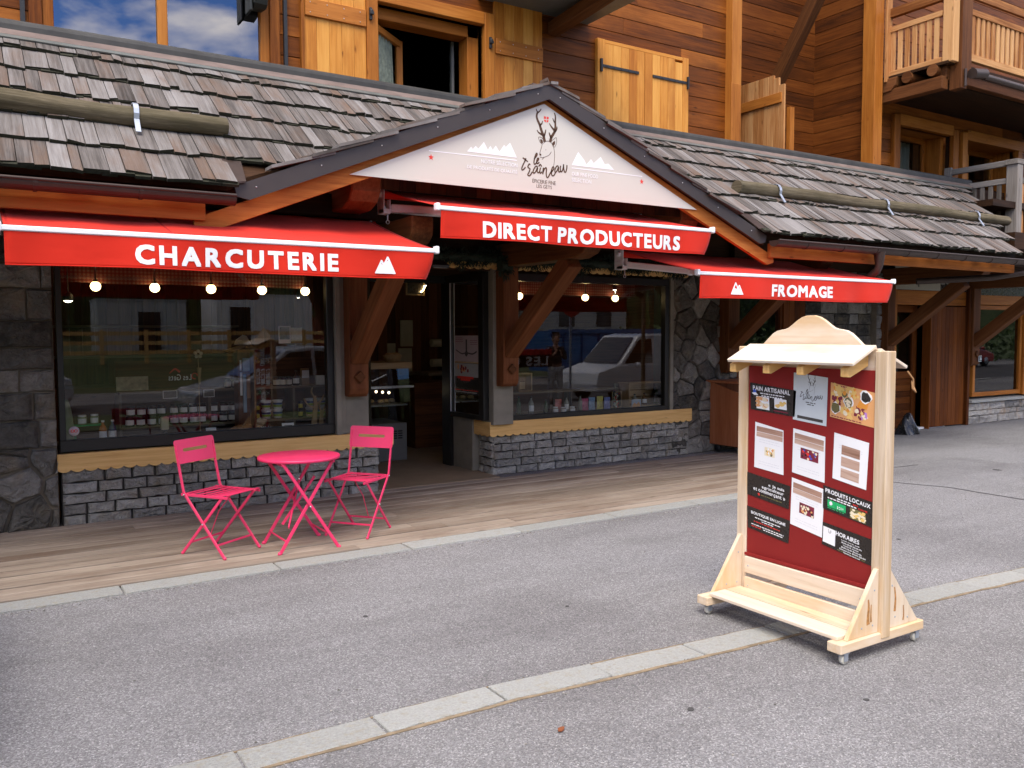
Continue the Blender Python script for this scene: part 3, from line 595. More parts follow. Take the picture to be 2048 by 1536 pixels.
# doorway: glazed right return, black stile, left glazed return
fr = MB(); fr.box(4.955, 5.03, 9.21, 9.42, 0.02, 2.36); fr.box(4.955, 5.03, 8.40, 8.515, 0.65, 2.36); fr.box(4.957, 5.029, 8.516, 9.209, 0.645, 0.70); fr.box(4.957, 5.029, 8.516, 9.209, 2.27, 2.36); fr.box(3.56, 4.954, 9.30, 9.40, 2.27, 2.36); fr.box(3.50, 3.56, 9.25, 9.40, 0.02, 2.36)
f = P(fr, 'door_frame', M['frame_black'], bevel=0.004)
P(MB().poly([(4.99, 8.515, 0.70), (4.99, 9.21, 0.70), (4.99, 9.21, 2.27), (4.99, 8.515, 2.27)]), 'pane', M['glass'], f)
P(MB().poly([(3.53, 8.3, 0.66), (3.53, 9.25, 0.66), (3.53, 9.25, 2.3), (3.53, 8.3, 2.3)]), 'pane', M['glass'], f)
P(MB().box(4.958, 4.966, 9.195, 9.208, 0.70, 2.27), 'glazing_bead', M['arm'], f)
# timber over the openings, scalloped trim
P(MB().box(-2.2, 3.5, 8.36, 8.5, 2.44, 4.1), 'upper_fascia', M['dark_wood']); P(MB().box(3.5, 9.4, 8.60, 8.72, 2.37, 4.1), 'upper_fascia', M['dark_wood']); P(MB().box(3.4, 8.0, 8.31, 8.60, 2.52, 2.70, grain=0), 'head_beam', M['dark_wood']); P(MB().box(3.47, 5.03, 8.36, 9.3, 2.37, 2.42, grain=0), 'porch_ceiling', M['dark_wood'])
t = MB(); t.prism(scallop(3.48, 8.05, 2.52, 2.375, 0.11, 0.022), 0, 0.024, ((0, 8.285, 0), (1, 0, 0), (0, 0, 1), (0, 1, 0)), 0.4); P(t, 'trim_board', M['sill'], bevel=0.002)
# brackets: post, brace, corbel and the beam they carry
def bracket(xa, xb, y0, z_end, tip, z_beam0, z_beam1, mat='beam', tail=None, yback=8.6):
    xm = (xa + xb) / 2; w = xb - xa
    p = MB(); pr = [(y0 + 0.20, z_end + 0.001), (y0 + 0.05, z_end), (y0 + 0.012, z_end + 0.03), (y0, z_end + 0.08), (y0, z_beam0), (y0 + 0.20, z_beam0)]
    p.prism(pr, 0, w, YZ(xa), 0.45, grain=(1, 0)); po = P(p, 'post', M[mat], bevel=0.008)
    k = MB(); s = 0.062; zc = z_end + 0.20
    k.prism([(xm - s, zc), (xm, zc - s * 1.1), (xm + s, zc), (xm, zc + s * 1.1)], 0, 0.035, ((0, y0 - 0.034, 0), (1, 0, 0), (0, 0, 1), (0, 1, 0)), 0.1); P(k, 'peg', M['beam'], po, bevel=0.01)
    b = MB(); b.bar((xm, y0 + 0.04, z_end + 0.40), (xm, tip, z_beam0 - 0.01), w * 0.86, 0.19, up=(0, -1, 1), rnd=0.62); P(b, 'brace', M[mat], bevel=0.01)
    if tail is not None:
        q = MB(); r = 0.10; pr = [(yback, z_beam0), (tail + 0.22, z_beam0), (tail + 0.08, z_beam0 + 0.04), (tail + 0.01, z_beam0 + 0.10), (tail, z_beam0 + 0.17), (tail, z_beam1), (yback, z_beam1)]
        q.prism(pr, 0, w, YZ(xa), 0.3); P(q, 'carrying_beam', M['beam'], bevel=0.01)
bracket(3.20, 3.405, 8.06, 1.02, 7.02, 2.40, 2.66, 'beam_red', tail=6.60)
bracket(5.07, 5.275, 8.14, 1.05, 6.98, 2.40, 2.66, 'beam_red', tail=6.60)
bracket(8.78, 9.0, 8.26, 1.10, 7.2, 2.40, 2.66, 'beam', tail=6.75)
bracket(12.38, 12.58, 8.26, 1.1, 7.1, 2.40, 2.66, 'beam', tail=6.75)
bracket(14.86, 15.08, 8.26, 1.05, 7.1, 2.40, 2.66, 'beam', tail=6.75)
P(MB().box(-2.2, 3.19, 7.05, 7.22, 2.66, 2.86, grain=0), 'purlin', M['dark_wood'], bevel=0.01); P(MB().box(9.0, 17, 7.0, 7.2, 2.665, 2.86, grain=0), 'purlin', M['dark_wood'], bevel=0.01)
# gable tie beams with rounded ends behind the sign
for xa in (2.66, 6.30):
    q = MB(); q.prism([(8.3, 2.70), (6.80, 2.70), (6.66, 2.75), (6.60, 2.83), (6.585, 2.98), (6.585, 3.04), (8.3, 3.04)], 0, 0.26, YZ(xa), 0.75); P(q, 'purlin_end', M['beam_red'], bevel=0.012)
# stone wall, window and doors further right
w = MB(); rubble_wall(w, 7.905, 9.14, 0, 2.6, XZ(8.46), 0.205, 0.04, gap=0.006, squash=1.45, jit=0.42)
sp = P(w, 'stone_pillar', M['rubble']); P(MB().box(7.905, 9.14, 8.459, 8.8, 0, 2.6), 'mortar_core', M['mortar'], sp)
w = MB(); courses(w, 10.62, 12.28, 0, 2.6, XZ(8.52), (0.10, 0.2), 0.2, 0.5, 0.03); sp = P(w, 'stone_pillar', M['rubble']); P(MB().box(10.62, 12.28, 8.519, 8.9, 0, 2.6), 'mortar_core', M['mortar'], sp)
w = MB(); courses(w, 12.28, 12.62, 0, 2.6, XZ(8.40), (0.10, 0.22), 0.2, 0.36, 0.03); sp = P(w, 'stone_pillar', M['slab']); P(MB().box(12.28, 12.62, 8.399, 8.9, 0, 2.6), 'mortar_core', M['mortar_tan'], sp)
def timber_window(x0, x1, z0, z1, y, fw=0.09, mat='trim', gl='glass_hi', mull=(), depth=0.1, name='window', parent=chalet):
    fr = MB(); fr.box(x0, x1, y, y + depth, z0, z0 + fw, grain=0); fr.box(x0, x1, y, y + depth, z1 - fw, z1, grain=0); fr.box(x0, x0 + fw, y + 0.001, y + depth - 0.001, z0 + fw, z1 - fw); fr.box(x1 - fw, x1, y + 0.001, y + depth - 0.001, z0 + fw, z1 - fw)
    for m in mull: fr.box(m - fw / 2, m + fw / 2, y + 0.004, y + depth - 0.004, z0 + fw, z1 - fw)
    f = P(fr, name, M[mat], parent, bevel=0.005)
    P(MB().poly([(x0 + fw, y + depth / 2, z0 + fw), (x1 - fw, y + depth / 2, z0 + fw), (x1 - fw, y + depth / 2, z1 - fw), (x0 + fw, y + depth / 2, z1 - fw)]), 'pane', M[gl], f)
    return f
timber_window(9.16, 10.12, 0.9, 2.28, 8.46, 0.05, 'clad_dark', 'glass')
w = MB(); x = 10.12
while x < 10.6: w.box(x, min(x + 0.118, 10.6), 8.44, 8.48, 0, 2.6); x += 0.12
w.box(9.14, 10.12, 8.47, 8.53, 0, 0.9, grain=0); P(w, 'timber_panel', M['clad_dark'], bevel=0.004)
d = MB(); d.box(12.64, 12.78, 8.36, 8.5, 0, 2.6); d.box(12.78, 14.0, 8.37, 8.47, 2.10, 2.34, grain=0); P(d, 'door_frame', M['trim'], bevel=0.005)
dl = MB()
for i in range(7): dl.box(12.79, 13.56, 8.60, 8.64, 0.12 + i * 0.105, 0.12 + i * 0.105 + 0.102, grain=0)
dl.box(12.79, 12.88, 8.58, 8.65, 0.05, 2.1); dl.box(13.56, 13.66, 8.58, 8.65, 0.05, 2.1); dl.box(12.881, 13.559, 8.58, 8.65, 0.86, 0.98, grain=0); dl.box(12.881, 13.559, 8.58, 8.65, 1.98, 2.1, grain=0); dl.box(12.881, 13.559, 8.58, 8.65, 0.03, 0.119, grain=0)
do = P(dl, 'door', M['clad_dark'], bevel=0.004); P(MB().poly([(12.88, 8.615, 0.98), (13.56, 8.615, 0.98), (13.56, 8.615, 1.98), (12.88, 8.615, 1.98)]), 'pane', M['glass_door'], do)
P(MB().box(13.47, 14.3, 8.40, 8.56, 0.0, 0.03, grain=0), 'threshold', M['arm'])
w = MB(); x = 13.70
while x < 14.78: w.box(x, x + 0.116, 8.36, 8.42, 0.02, 2.08); x += 0.119
w.box(13.672, 13.70, 8.32, 8.6, 0, 2.1); w.box(14.79, 14.86, 8.30, 8.5, 0, 2.4); P(w, 'timber_panel', M['clad_dark'], bevel=0.004)
P(MB().box(13.672, 14.788, 8.47, 8.57, 0, 2.1), 'inner_wall', M['dark_wood'])
timber_window(15.1, 16.75, 0.48, 2.12, 8.38, 0.075, 'trim', 'glass_door')
P(MB().box(14.9, 17.5, 8.36, 8.48, 2.13, 2.36, grain=0), 'lintel', M['trim'], bevel=0.005); P(MB().box(14.0, 14.86, 8.37, 8.47, 2.10, 2.34, grain=0), 'lintel', M['trim'], bevel=0.005); P(MB().box(16.76, 17.6, 8.34, 8.48, 0.46, 2.12), 'timber_panel', M['trim'], bevel=0.005)
w = MB(); courses(w, 14.87, 17.6, 0, 0.38, XZ(8.34), (0.09, 0.15), 0.22, 0.5, 0.03); sp = P(w, 'stone_base', M['slab']); P(MB().box(14.87, 17.6, 8.339, 8.7, 0, 0.39), 'mortar_core', M['mortar_tan'], sp); P(MB().box(14.86, 17.6, 8.25, 8.7, 0.391, 0.435, grain=0), 'sill', M['granite'], sp)
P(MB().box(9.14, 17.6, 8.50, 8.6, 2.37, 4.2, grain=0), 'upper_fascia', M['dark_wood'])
# dim rooms behind the neighbouring windows
P(MB().box(9.2, 24, 10.4, 10.5, 0, 2.6).box(9.16, 24, 8.7, 10.4, 2.42, 2.5).box(9.14, 24, 8.72, 10.4, -0.02, 0.012).box(24, 24.1, 8.4, 10.5, 0, 2.6).box(17.6, 24, 8.5, 8.6, 0, 2.6), 'inner_room', M['dark_wood'])
# house number plate
n = MB(); n.box(15.0, 15.09, 8.225, 8.235, 1.12, 1.22, 0.5, 0); n.box(15.006, 15.084, 8.222, 8.2249, 1.126, 1.214, 0.5, 1); text_mb(n, '28', ((0, 8.2215, 0), (1, 0, 0), (0, 0, 1), (0, -1, 0)), 15.018, 1.145, 0.054, 0.05, 0, 0.001, 0.02, 0)
n.build('number_plate', [M['white_paint'], plain('dark_green_enamel', (0.015, 0.06, 0.045), 0.3)], label='small dark house number plate with white border on the right timber post', cat='number plate', loc=(15.04, 8.23, 1.17))
# ------------------------------------------------------------------ shingled canopy roof with the gable
RZ = lambda y: 2.735 + 0.765 * (y - 6.28)
GZ = lambda x: 3.875 - 0.412 * abs(x - 4.43)
hipx = lambda y: 12.45 + (y - 6.35) * 0.95
nrm = Vector((0, -0.765, 1)).normalized(); sl = Vector((0, 1, 0.765)).normalized()
sh = MB(); row = 0; y0 = 6.25
while y0 < 8.0:
    x = -2.6 - random.random() * 0.2
    while x < 15:
        w = random.choice((random.uniform(0.06, 0.11), random.uniform(0.09, 0.165))); g = 0.004 + random.random() * 0.004
        xm = x + w / 2
        if (GZ(xm) - RZ(y0 + 0.3) < 0.10 if y0 > 6.4 else abs(xm - 4.43) > 2.78) and xm < hipx(y0 + 0.1):
            yb = y0 + random.uniform(-0.022, 0.022); L_ = 0.50 if y0 < 7.6 else 0.36; lift = 0.036 + random.uniform(-0.004, 0.008); th = 0.019 + random.uniform(0, 0.009)
            a = Vector((0, yb, RZ(yb))) + nrm * lift; b = a + sl * L_ - nrm * (lift - 0.002); tw = random.uniform(-0.006, 0.006); sk = random.uniform(-0.014, 0.014)
            p = [(x + g / 2, a.y, a.z + tw), (x + w - g / 2, a.y + sk, a.z - tw + sk * 0.765), (x + w - g / 2, b.y, b.z), (x + g / 2, b.y, b.z)]
            lo = [(q[0], q[1] + nrm.y * -th, q[2] - nrm.z * th) for q in p]
            vs = lo + p; gl = [(0, 0, 0), (0, w, 0), (L_, w, 0), (L_, 0, 0)] * 2; r = random.random()
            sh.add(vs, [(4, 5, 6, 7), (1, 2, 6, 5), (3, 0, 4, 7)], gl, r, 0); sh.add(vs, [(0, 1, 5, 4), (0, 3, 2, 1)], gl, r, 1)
        x += w
    # mossy packing under each row of butts
    y0 += 0.305
roof = P(sh, 'shingle_roof', [M['shingle'], M['moss']])
mo = MB(); y0 = 6.25
while y0 < 8.0:
    x = -2.6
    while x < 14.5:
        w = random.uniform(0.05, 0.14)
        if (GZ(x + w / 2) - RZ(y0 + 0.3) < 0.10 if y0 > 6.4 else abs(x + w / 2 - 4.43) > 2.78) and x + w < hipx(y0 + 0.05):
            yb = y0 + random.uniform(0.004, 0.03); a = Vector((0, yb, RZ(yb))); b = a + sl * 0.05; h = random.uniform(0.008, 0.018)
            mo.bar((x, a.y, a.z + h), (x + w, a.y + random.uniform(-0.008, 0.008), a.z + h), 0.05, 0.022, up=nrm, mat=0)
        x += w * 1.02
    y0 += 0.305
P(mo, 'moss', M['moss'], roof, kind='stuff')
for s_ in (-1, 1):       # metal valley plates at the feet of the gable
    v = [(4.43 + s_ * a, y, RZ(y) + 0.018) for a, y in ((2.84, 6.26), (2.70, 6.30), (2.66, 6.62), (2.80, 6.62))]
    vm = MB(); vm.add(v + [(p[0], p[1], p[2] - 0.012) for p in v], [(0, 1, 2, 3), (7, 6, 5, 4), (0, 4, 5, 1), (1, 5, 6, 2), (2, 6, 7, 3), (3, 7, 4, 0)], v + v, 0.5); P(vm, 'valley_plate', M['gutter'])
# boarding under the shingles
for poly in ([(-2.6, 6.34), (1.60, 6.34), (4.43, 7.80), (4.43, 8.34), (-2.6, 8.34)], [(7.26, 6.34), (12.4, 6.34), (14.3, 8.34), (4.431, 8.34), (4.431, 7.80)]):
    bd = MB(); v = [(x, y, RZ(y) - 0.03) for x, y in poly] + [(x, y, RZ(y) - 0.09) for x, y in poly]; n = len(poly)
    bd.add(v, [tuple(range(n)), tuple(range(2 * n - 1, n - 1, -1))] + [(i, n + i, n + (i + 1) % n, (i + 1) % n) for i in range(n)], v); P(bd, 'roof_boarding', M['dark_wood'])
# flashing at the wall and under it a zinc strip
fl = MB(); fl.bar((-2.6, 8.09, 4.09), (14.25, 8.09, 4.09), 0.20, 0.19, rnd=0.5)
P(fl, 'ridge_cover', plain('weathered_dark_cover', (0.045, 0.043, 0.038), 0.6, var=0.35, scale=5), bevel=0.05, seg=3)
zs = MB(); a = Vector((0, 7.90, RZ(7.90))) + nrm * 0.035; zs.bar((-2.6, a.y, a.z), (14.0, a.y, a.z), 0.055, 0.012, up=nrm, rnd=0.5)
P(zs, 'flashing_strip', M['flash'])
a = Vector((0, 7.97, RZ(7.97))) + nrm * 0.03
P(MB().bar((-2.6, a.y, a.z), (14.1, a.y, a.z), 0.11, 0.02, up=nrm), 'lead_apron', plain('brown_grey_lead', (0.17, 0.125, 0.105), 0.6, var=0.25, scale=7))
# gutters and fascias
def gutter(x0, x1, y=6.215, z=2.635, r=0.066):
    g = MB(); n = 10; ring = [(y + r * math.cos(math.pi + math.pi * k / n), z + r * math.sin(math.pi + math.pi * k / n)) for k in range(n + 1)]
    ring2 = [(y + (r - 0.006) * math.cos(2 * math.pi - math.pi * k / n), z + (r - 0.006) * math.sin(2 * math.pi - math.pi * k / n)) for k in range(n + 1)]
    g.prism(ring + ring2, x0, x1, ((0, 0, 0), (0, 1, 0), (0, 0, 1), (1, 0, 0)), 0.5, smooth=False)
    g.tube([(x0, y - r, z), (x1, y - r, z)], 0.011, 8, 0.5)
    for xe in (x0, x1): g.prism([(y + (r) * math.cos(math.pi + math.pi * k / n), z + r * math.sin(math.pi + math.pi * k / n)) for k in range(n + 1)], -0.003, 0.003, YZ(xe), 0.5)
    x = x0 + 0.5
    while x < x1: g.prism([(y + (r + 0.006) * math.cos(math.pi + math.pi * k / n), z + (r + 0.006) * math.sin(math.pi + math.pi * k / n)) for k in range(n + 1)] + ring2, -0.012, 0.012, YZ(x), 0.5); x += 0.62
    return P(g, 'gutter', M['gutter'])
gutter(-2.6, 1.62); g2 = gutter(7.28, 17.5)
for (a, b, r) in ((-2.6, 1.45, 0.55), (7.38, 12.42, 0.35)): P(MB().bar((a, 6.37, 2.545), (b, 6.37, 2.545), 0.045, 0.15, rnd=r), 'fascia_board', M['beam_orange'], bevel=0.003)
dp = MB(); dp.tube([(9.12, 6.215, 2.60), (9.12, 6.215, 2.44), (9.12, 6.24, 2.38), (9.12, 6.40, 2.28), (9.12, 6.48, 2.24)], [0.07, 0.045, 0.045, 0.045, 0.045], 12, 0.5); P(dp, 'downpipe', M['gutter']); dp = MB()
dp.tube([(12.55, 6.215, 2.60), (12.52, 6.25, 2.48), (12.3, 6.6, 2.42), (11.6, 7.3, 2.38)], 0.045, 12, 0.5); P(dp, 'downpipe', M['gutter'])
# gable roof behind the sign: shingles in steps, metal barge capping, wooden barge boards
gs = MB()
for s_ in (-1, 1):
    t = 0.06
    while t < 2.75:
        xc = 4.43 + s_ * t; yv = min(8.1, 6.28 + (GZ(xc) - 2.735) / 0.765) + 0.08; y = 6.315 + random.uniform(-0.03, 0.01); L_ = 0.50
        while y < yv:
            w = random.uniform(0.10, 0.19); t1 = t + random.uniform(-0.05, 0.05); xa = 4.43 + s_ * t1; xb = 4.43 + s_ * max(0.0, t1 - L_); za = GZ(xa) + 0.052 + random.uniform(-0.008, 0.012); zb = GZ(xb) + 0.014; r = random.random(); ye = min(y + w - 0.006, yv); th = 0.024
            vs = [(xa, y, za - th), (xa, ye, za - th), (xb, ye, zb - th), (xb, y, zb - th), (xa, y, za), (xa, ye, za), (xb, ye, zb), (xb, y, zb)]; gl = [(0, 0, 0), (0, w, 0), (L_, w, 0), (L_, 0, 0)] * 2
            gs.add(vs, [(4, 5, 6, 7), (1, 2, 6, 5), (3, 0, 4, 7), (0, 1, 5, 4), (0, 3, 2, 1)], gl, r, 0)
            y += w
        t += 0.27
P(gs, 'gable_shingles', [M['shingle'], M['moss']])
gb = MB()
for s_ in (-1, 1):
    xe = 4.43 + s_ * 2.9; vs = []
    for (x, y) in ((4.43, 6.40), (xe, 6.40), (xe, 6.5), (4.43, 8.2)): vs.append((x, y, GZ(x) - 0.02))
    vs += [(v[0], v[1], v[2] - 0.06) for v in vs]
    gb.add(vs, [(0, 1, 2, 3), (7, 6, 5, 4), (0, 4, 5, 1), (1, 5, 6, 2)], [tuple(v) for v in vs])
P(gb, 'gable_boarding', M['dark_wood'])
cap = MB(); cw = 0.132
for s_ in (-1, 1):
    xe = 4.43 + s_ * (2.78 if s_ < 0 else 2.86)
    cap.prism([(4.43, GZ(4.43)), (xe, GZ(xe)), (xe + s_ * -0.02, GZ(xe) - 0.075), (xe - s_ * 0.10, GZ(xe - s_ * 0.10) - cw), (4.43, GZ(4.43) - cw)], 0, 0.012, ((0, 6.325, 0), (1, 0, 0), (0, 0, 1), (0, 1, 0)), 0.5)
    cap.bar((4.43, 6.335, GZ(4.43) - cw), (xe - s_ * 0.10, 6.335, GZ(xe - s_ * 0.10) - cw), 0.03, 0.010, rnd=0.5)
    for k in range(6):
        xx = 4.43 + s_ * (0.12 + k * 0.5); cap.ball((xx, 6.324, GZ(xx) - 0.06), 0.006, 8, 0.9, 1)
P(cap, 'barge_capping', [M['cap'], M['steel']])
bb = MB()
for s_ in (-1, 1):
    xe = 4.43 + s_ * 3.0
    a = [(4.43, GZ(4.43) - cw + 0.005), (xe + s_ * 0.05, GZ(xe) - cw - 0.02), (xe + s_ * 0.05, GZ(xe) - cw - 0.09), (xe - s_ * 0.05, GZ(xe) - cw - 0.115), (4.43, GZ(4.43) - cw - 0.16)]
    G = MB()
    bb.prism(a, 0, 0.045, ((0, 6.39, 0), (1, 0, 0), (0, 0, 1), (0, 1, 0)), 0.5 + 0.1 * s_)
P(bb, 'barge_board', M['beam_orange'], bevel=0.003)
# wood behind the sign (gable infill)
gi = MB(); x = 1.9
while x < 6.96: gi.prism([(x, 2.86), (x + 0.145, 2.86), (x + 0.145, max(2.87, GZ(x + 0.145) - 0.09)), (x, max(2.87, GZ(x) - 0.09))], 0, 0.02, ((0, 6.62, 0), (1, 0, 0), (0, 0, 1), (0, 1, 0)), grain=(1, 0)); x += 0.15
P(gi, 'gable_infill', M['dark_wood'])
# round logs that hold the snow back, strapped to the shingles
def snow_log(x0, x1, y, r0, r1, hooks, label):
    z = RZ(y) + 0.085; t = thing('snow_guard_log', label, 'log', ((x0 + x1) / 2, y, RZ(y)), 'round logs strapped to the shingle roof')
    b = MB(); n = 90; pts = [(x0 + (x1 - x0) * i / n, y + 0.012 * math.sin(i * 0.21), z + 0.008 * math.sin(i * 0.14)) for i in range(n + 1)]
    ph = [random.uniform(0, 6.28) for _ in range(4)]; b0 = len(b.v)
    b.tube(pts, [r0 + (r1 - r0) * i / n + 0.0025 * math.sin(i * 0.33) for i in range(n + 1)], 28, 0.5)
    for i in range(n + 1):       # flutes, checks and knots of a peeled trunk
        for k in range(28):
            a = 6.283 * k / 28; q = Vector(b.v[b0 + i * 28 + k]); c = Vector(pts[i]); s_ = 1 + 0.030 * math.sin(5 * a + ph[0] + i * 0.04) + 0.022 * math.sin(9 * a + ph[1] - i * 0.06) + random.uniform(-0.014, 0.014) - (0.10 if k == (7 + (i // 22)) % 28 and i % 22 > 3 else 0)
            b.v[b0 + i * 28 + k] = tuple(c + (q - c) * s_)
    b.build('log', M['log'], t)
    for hx in hooks:
        h = MB(); R_ = max(r0, r1) + 0.012; pp = []
        for k in range(11):
            a = math.radians(205 - 25 * k); q = Vector((hx, y, z)) + Vector((0, math.cos(a) * R_, math.sin(a) * R_)); pp.append(q)
        s = Vector((hx, y - 0.02, RZ(y - 0.02))) + nrm * 0.035
        for i in range(len(pp) - 1): h.bar(pp[i], pp[i + 1] + (pp[i + 1] - pp[i]) * 0.12, 0.036, 0.008, up=(pp[i] - Vector((hx, y, z))), rnd=0.5)
        h.bar(pp[0], pp[0] - sl * 0.12 - nrm * 0.04, 0.036, 0.008, up=nrm, rnd=0.5); h.build('strap', M['zinc'], t)
    return t
snow_log(-2.6, 1.74, 6.86, 0.078, 0.070, [-1.0, 1.08], 'mossy round log strapped on the shingle roof above the charcuterie awning')
snow_log(7.47, 13.3, 6.93, 0.078, 0.070, [8.12, 10.22, 12.39], 'mossy round log strapped on the shingle roof above the fromage awning')
# ------------------------------------------------------------------ gable sign
sign = thing('gable_sign', 'cream triangular shop sign with stag emblem under the gable peak', 'sign', (4.42, 6.38, 2.91))
sg = MB(); sg.prism([(2.555, 2.905), (4.41, 3.705), (6.30, 2.905)], 0, 0.006, ((0, 6.375, 0), (1, 0, 0), (0, 0, 1), (0, 1, 0)), 0.5); sg.build('panel', M['panel'], sign)
SF = ((0, 6.3745, 0), (1, 0, 0), (0, 0, 1), (0, -1, 0))
em = MB()
for (p, a, b) in EMBLEM_STROKES[:N_DEER]: ribbon(em, p, a * 1.4, b * 1.4, SF, 0, 0.001)
for p in EMBLEM_FILLS: em.prism(p, 0, 0.0012, SF, 0.5)
em.build('emblem', M['brown_ink'], sign); em = MB()
for (p, a, b) in EMBLEM_STROKES[N_DEER:]: ribbon(em, p, a * 1.35, b * 1.35, SF, 0.0002, 0.0012)
em.build('script_lettering', M['brown_ink'], sign)
for k in (0, 1):
    wl = MB(); wl.prism(PEAKS[k], 0, 0.001, SF, 0.5); ribbon(wl, RULES[k], 0.008, 0.008, SF, 0.0002, 0.0012); wl.build('peak_print', M['white_paint'], sign)
wl = MB(); text_mb(wl, 'NOTRE SÉLECTION', SF, 3.752, 3.115, 0.368, 0.042, 0, 0.001, 0.01); text_mb(wl, 'DE PRODUITS DE QUALITÉ', SF, 3.612, 3.052, 0.507, 0.042, 0, 0.001, 0.01); wl.build('white_lettering', M['white_paint'], sign)
wl = MB(); text_mb(wl, 'OUR FINE FOOD', SF, 4.716, 3.100, 0.305, 0.036, 0, 0.001, 0.01); text_mb(wl, 'SELECTION', SF, 4.716, 3.045, 0.225, 0.036, 0, 0.001, 0.01); wl.build('white_lettering', M['white_paint'], sign)
bl = MB(); text_mb(bl, 'ÉPICERIE FINE', SF, 4.28, 2.997, 0.256, 0.042, 0, 0.001, 0.0); text_mb(bl, 'LES GETS', SF, 4.324, 2.957, 0.168, 0.030, 0, 0.001, 0.0)
bl.build('brown_lettering', M['brown_ink'], sign)
rs = MB()
for (x, z, r) in STARS:
    rs.prism([(x + r * 0.55 * (1 if k % 2 == 0 else 0.42) * math.sin(math.pi * k / 5), z + r * 0.55 * (1 if k % 2 == 0 else 0.42) * math.cos(math.pi * k / 5)) for k in range(10)], 0, 0.001, SF, 0.5)
for (x0, z0) in ((4.406, 3.574), (4.436, 3.574)): rs.prism([(x0, z0), (x0 + 0.022, z0), (x0 + 0.022, z0 + 0.022), (x0, z0 + 0.022)], 0, 0.001, SF, 0.5)
rs.prism([(4.406, 3.566), (4.428, 3.566), (4.428, 3.543), (4.412, 3.551)], 0, 0.001, SF, 0.5); rs.prism([(4.436, 3.566), (4.458, 3.566), (4.452, 3.551), (4.436, 3.543)], 0, 0.001, SF, 0.5)
rs.build('red_marks', M['red_ink'], sign)
# ------------------------------------------------------------------ upper storeys
def board_wall(mb, x0, x1, z0, z1, y, h, openings=(), th=0.024, axis='x', seg=(3.6, 6.5)):
    z = z0
    while z < z1:
        zt = min(z + h - 0.006, z1); spans = [(x0, x1)]
        for (a, b, c, d) in openings:
            if c < zt and d > z:
                ns = []
                for (p, q) in spans:
                    if b <= p or a >= q: ns.append((p, q)); continue
                    if a > p: ns.append((p, a))
                    if b < q: ns.append((b, q))
                spans = ns
        for (p, q) in spans:
            x = p
            while x < q - 0.001:
                e = min(q, x + random.uniform(*seg)); e = q if q - e < 0.5 else e
                if axis == 'x': mb.box(x, e - 0.002, y, y + th, z, zt, grain=0)
                else: mb.box(y, y + th, x, e - 0.002, z, zt, grain=1)
                x = e
        z += h
OPEN = [(0.60, 2.50, 3.9, 6.0), (3.60, 4.86, 3.9, 5.02)]
w = MB(); board_wall(w, -2.6, 8.74, 3.95, 7.4, 8.215, 0.192, OPEN); wall = P(w, 'boarded_wall', M['clad'], bevel=0.004)
bk = MB(); bk.box(-2.6, 0.6, 8.24, 8.3, 3.9, 7.4).box(2.5, 3.6, 8.24, 8.3, 3.9, 7.4).box(4.86, 8.74, 8.24, 8.3, 3.9, 7.4).box(0.6, 2.5, 8.24, 8.3, 6.0, 7.4).box(3.6, 4.86, 8.24, 8.3, 5.02, 7.4)
P(bk, 'sheathing', M['dark_wood'], wall)
P(MB().box(-2.6, 8.7, 11.0, 11.1, 3.8, 7.4).box(-2.6, 8.7, 8.31, 11, 3.78, 3.8).box(-2.6, 8.7, 8.31, 11, 6.2, 6.3).box(3.0, 3.1, 8.31, 11, 3.8, 6.2).box(5.4, 5.5, 8.31, 11, 3.8, 6.2), 'upper_room', M['black'])  # room coloured black for the unlit dark behind the panes
# big window reflecting the sky
timber_window(0.60, 2.50, 3.95, 6.0, 8.19, 0.085, 'trim', 'glass_hi', (1.545,), 0.09)
for (a, b) in ((2.50, 2.595), (0.50, 0.60)): P(MB().box(a, b, 8.17, 8.23, 3.9, 6.2), 'window_surround', M['clad'], bevel=0.004)
for (a, b) in ((2.635, 2.668), (0.44, 0.475)): P(MB().box(a, b, 8.17, 8.21, 3.9, 7.4), 'metal_strip', M['iron'])
bkt = MB(); bkt.prism([(8.19, 4.68), (8.04, 4.66), (7.99, 4.69), (7.96, 4.76), (7.96, 5.6), (8.19, 5.6)], 0, 0.13, YZ(2.30), 0.5); bkt.box(2.27, 2.295, 8.0, 8.18, 4.62, 5.6); bkt.ball((2.298, 7.99, 4.86), 0.012)
P(bkt, 'dark_box', plain('dark_green_black', (0.016, 0.018, 0.014), 0.5), bevel=0.01)  # dark box with a rounded lower corner beside the big window's edge
# open window between two folded-back shutters
def shutter(x0, x1, z0, z1, y, bz=None, n=6, hinge=None, batten=True):
    s = MB(); w_ = (x1 - x0) / n
    for i in range(n): s.box(x0 + i * w_ + 0.0012, x0 + (i + 1) * w_ - 0.0012, y - 0.034, y, z0, z1, grain=2)
    so = P(s, 'shutter', M['shutter'], bevel=0.002)
    if batten:
        b = MB(); b.box(x0 + 0.01, x1 - 0.005, y - 0.060, y - 0.0345, bz[0], bz[1], grain=0); bo = P(b, 'batten', M['batten'], so, bevel=0.004)
        q = MB()
        for k in range(4): q.ball((x0 + 0.06 + (x1 - x0 - 0.13) * k / 3, y - 0.060, bz[0] + 0.035), 0.006, 8).ball((x0 + 0.06 + (x1 - x0 - 0.13) * k / 3, y - 0.060, bz[1] - 0.035), 0.006, 8)
        P(q, 'screws', M['steel'], so)
    return so
shutter(2.83, 3.475, 3.9, 5.6, 8.21, (4.735, 4.90), 5)
P(MB().box(2.80, 2.83, 8.16, 8.21, 3.9, 5.6), 'shutter_stop', M['trim'])
shutter(4.99, 5.63, 3.9, 5.6, 8.21, (4.735, 4.90), 5)
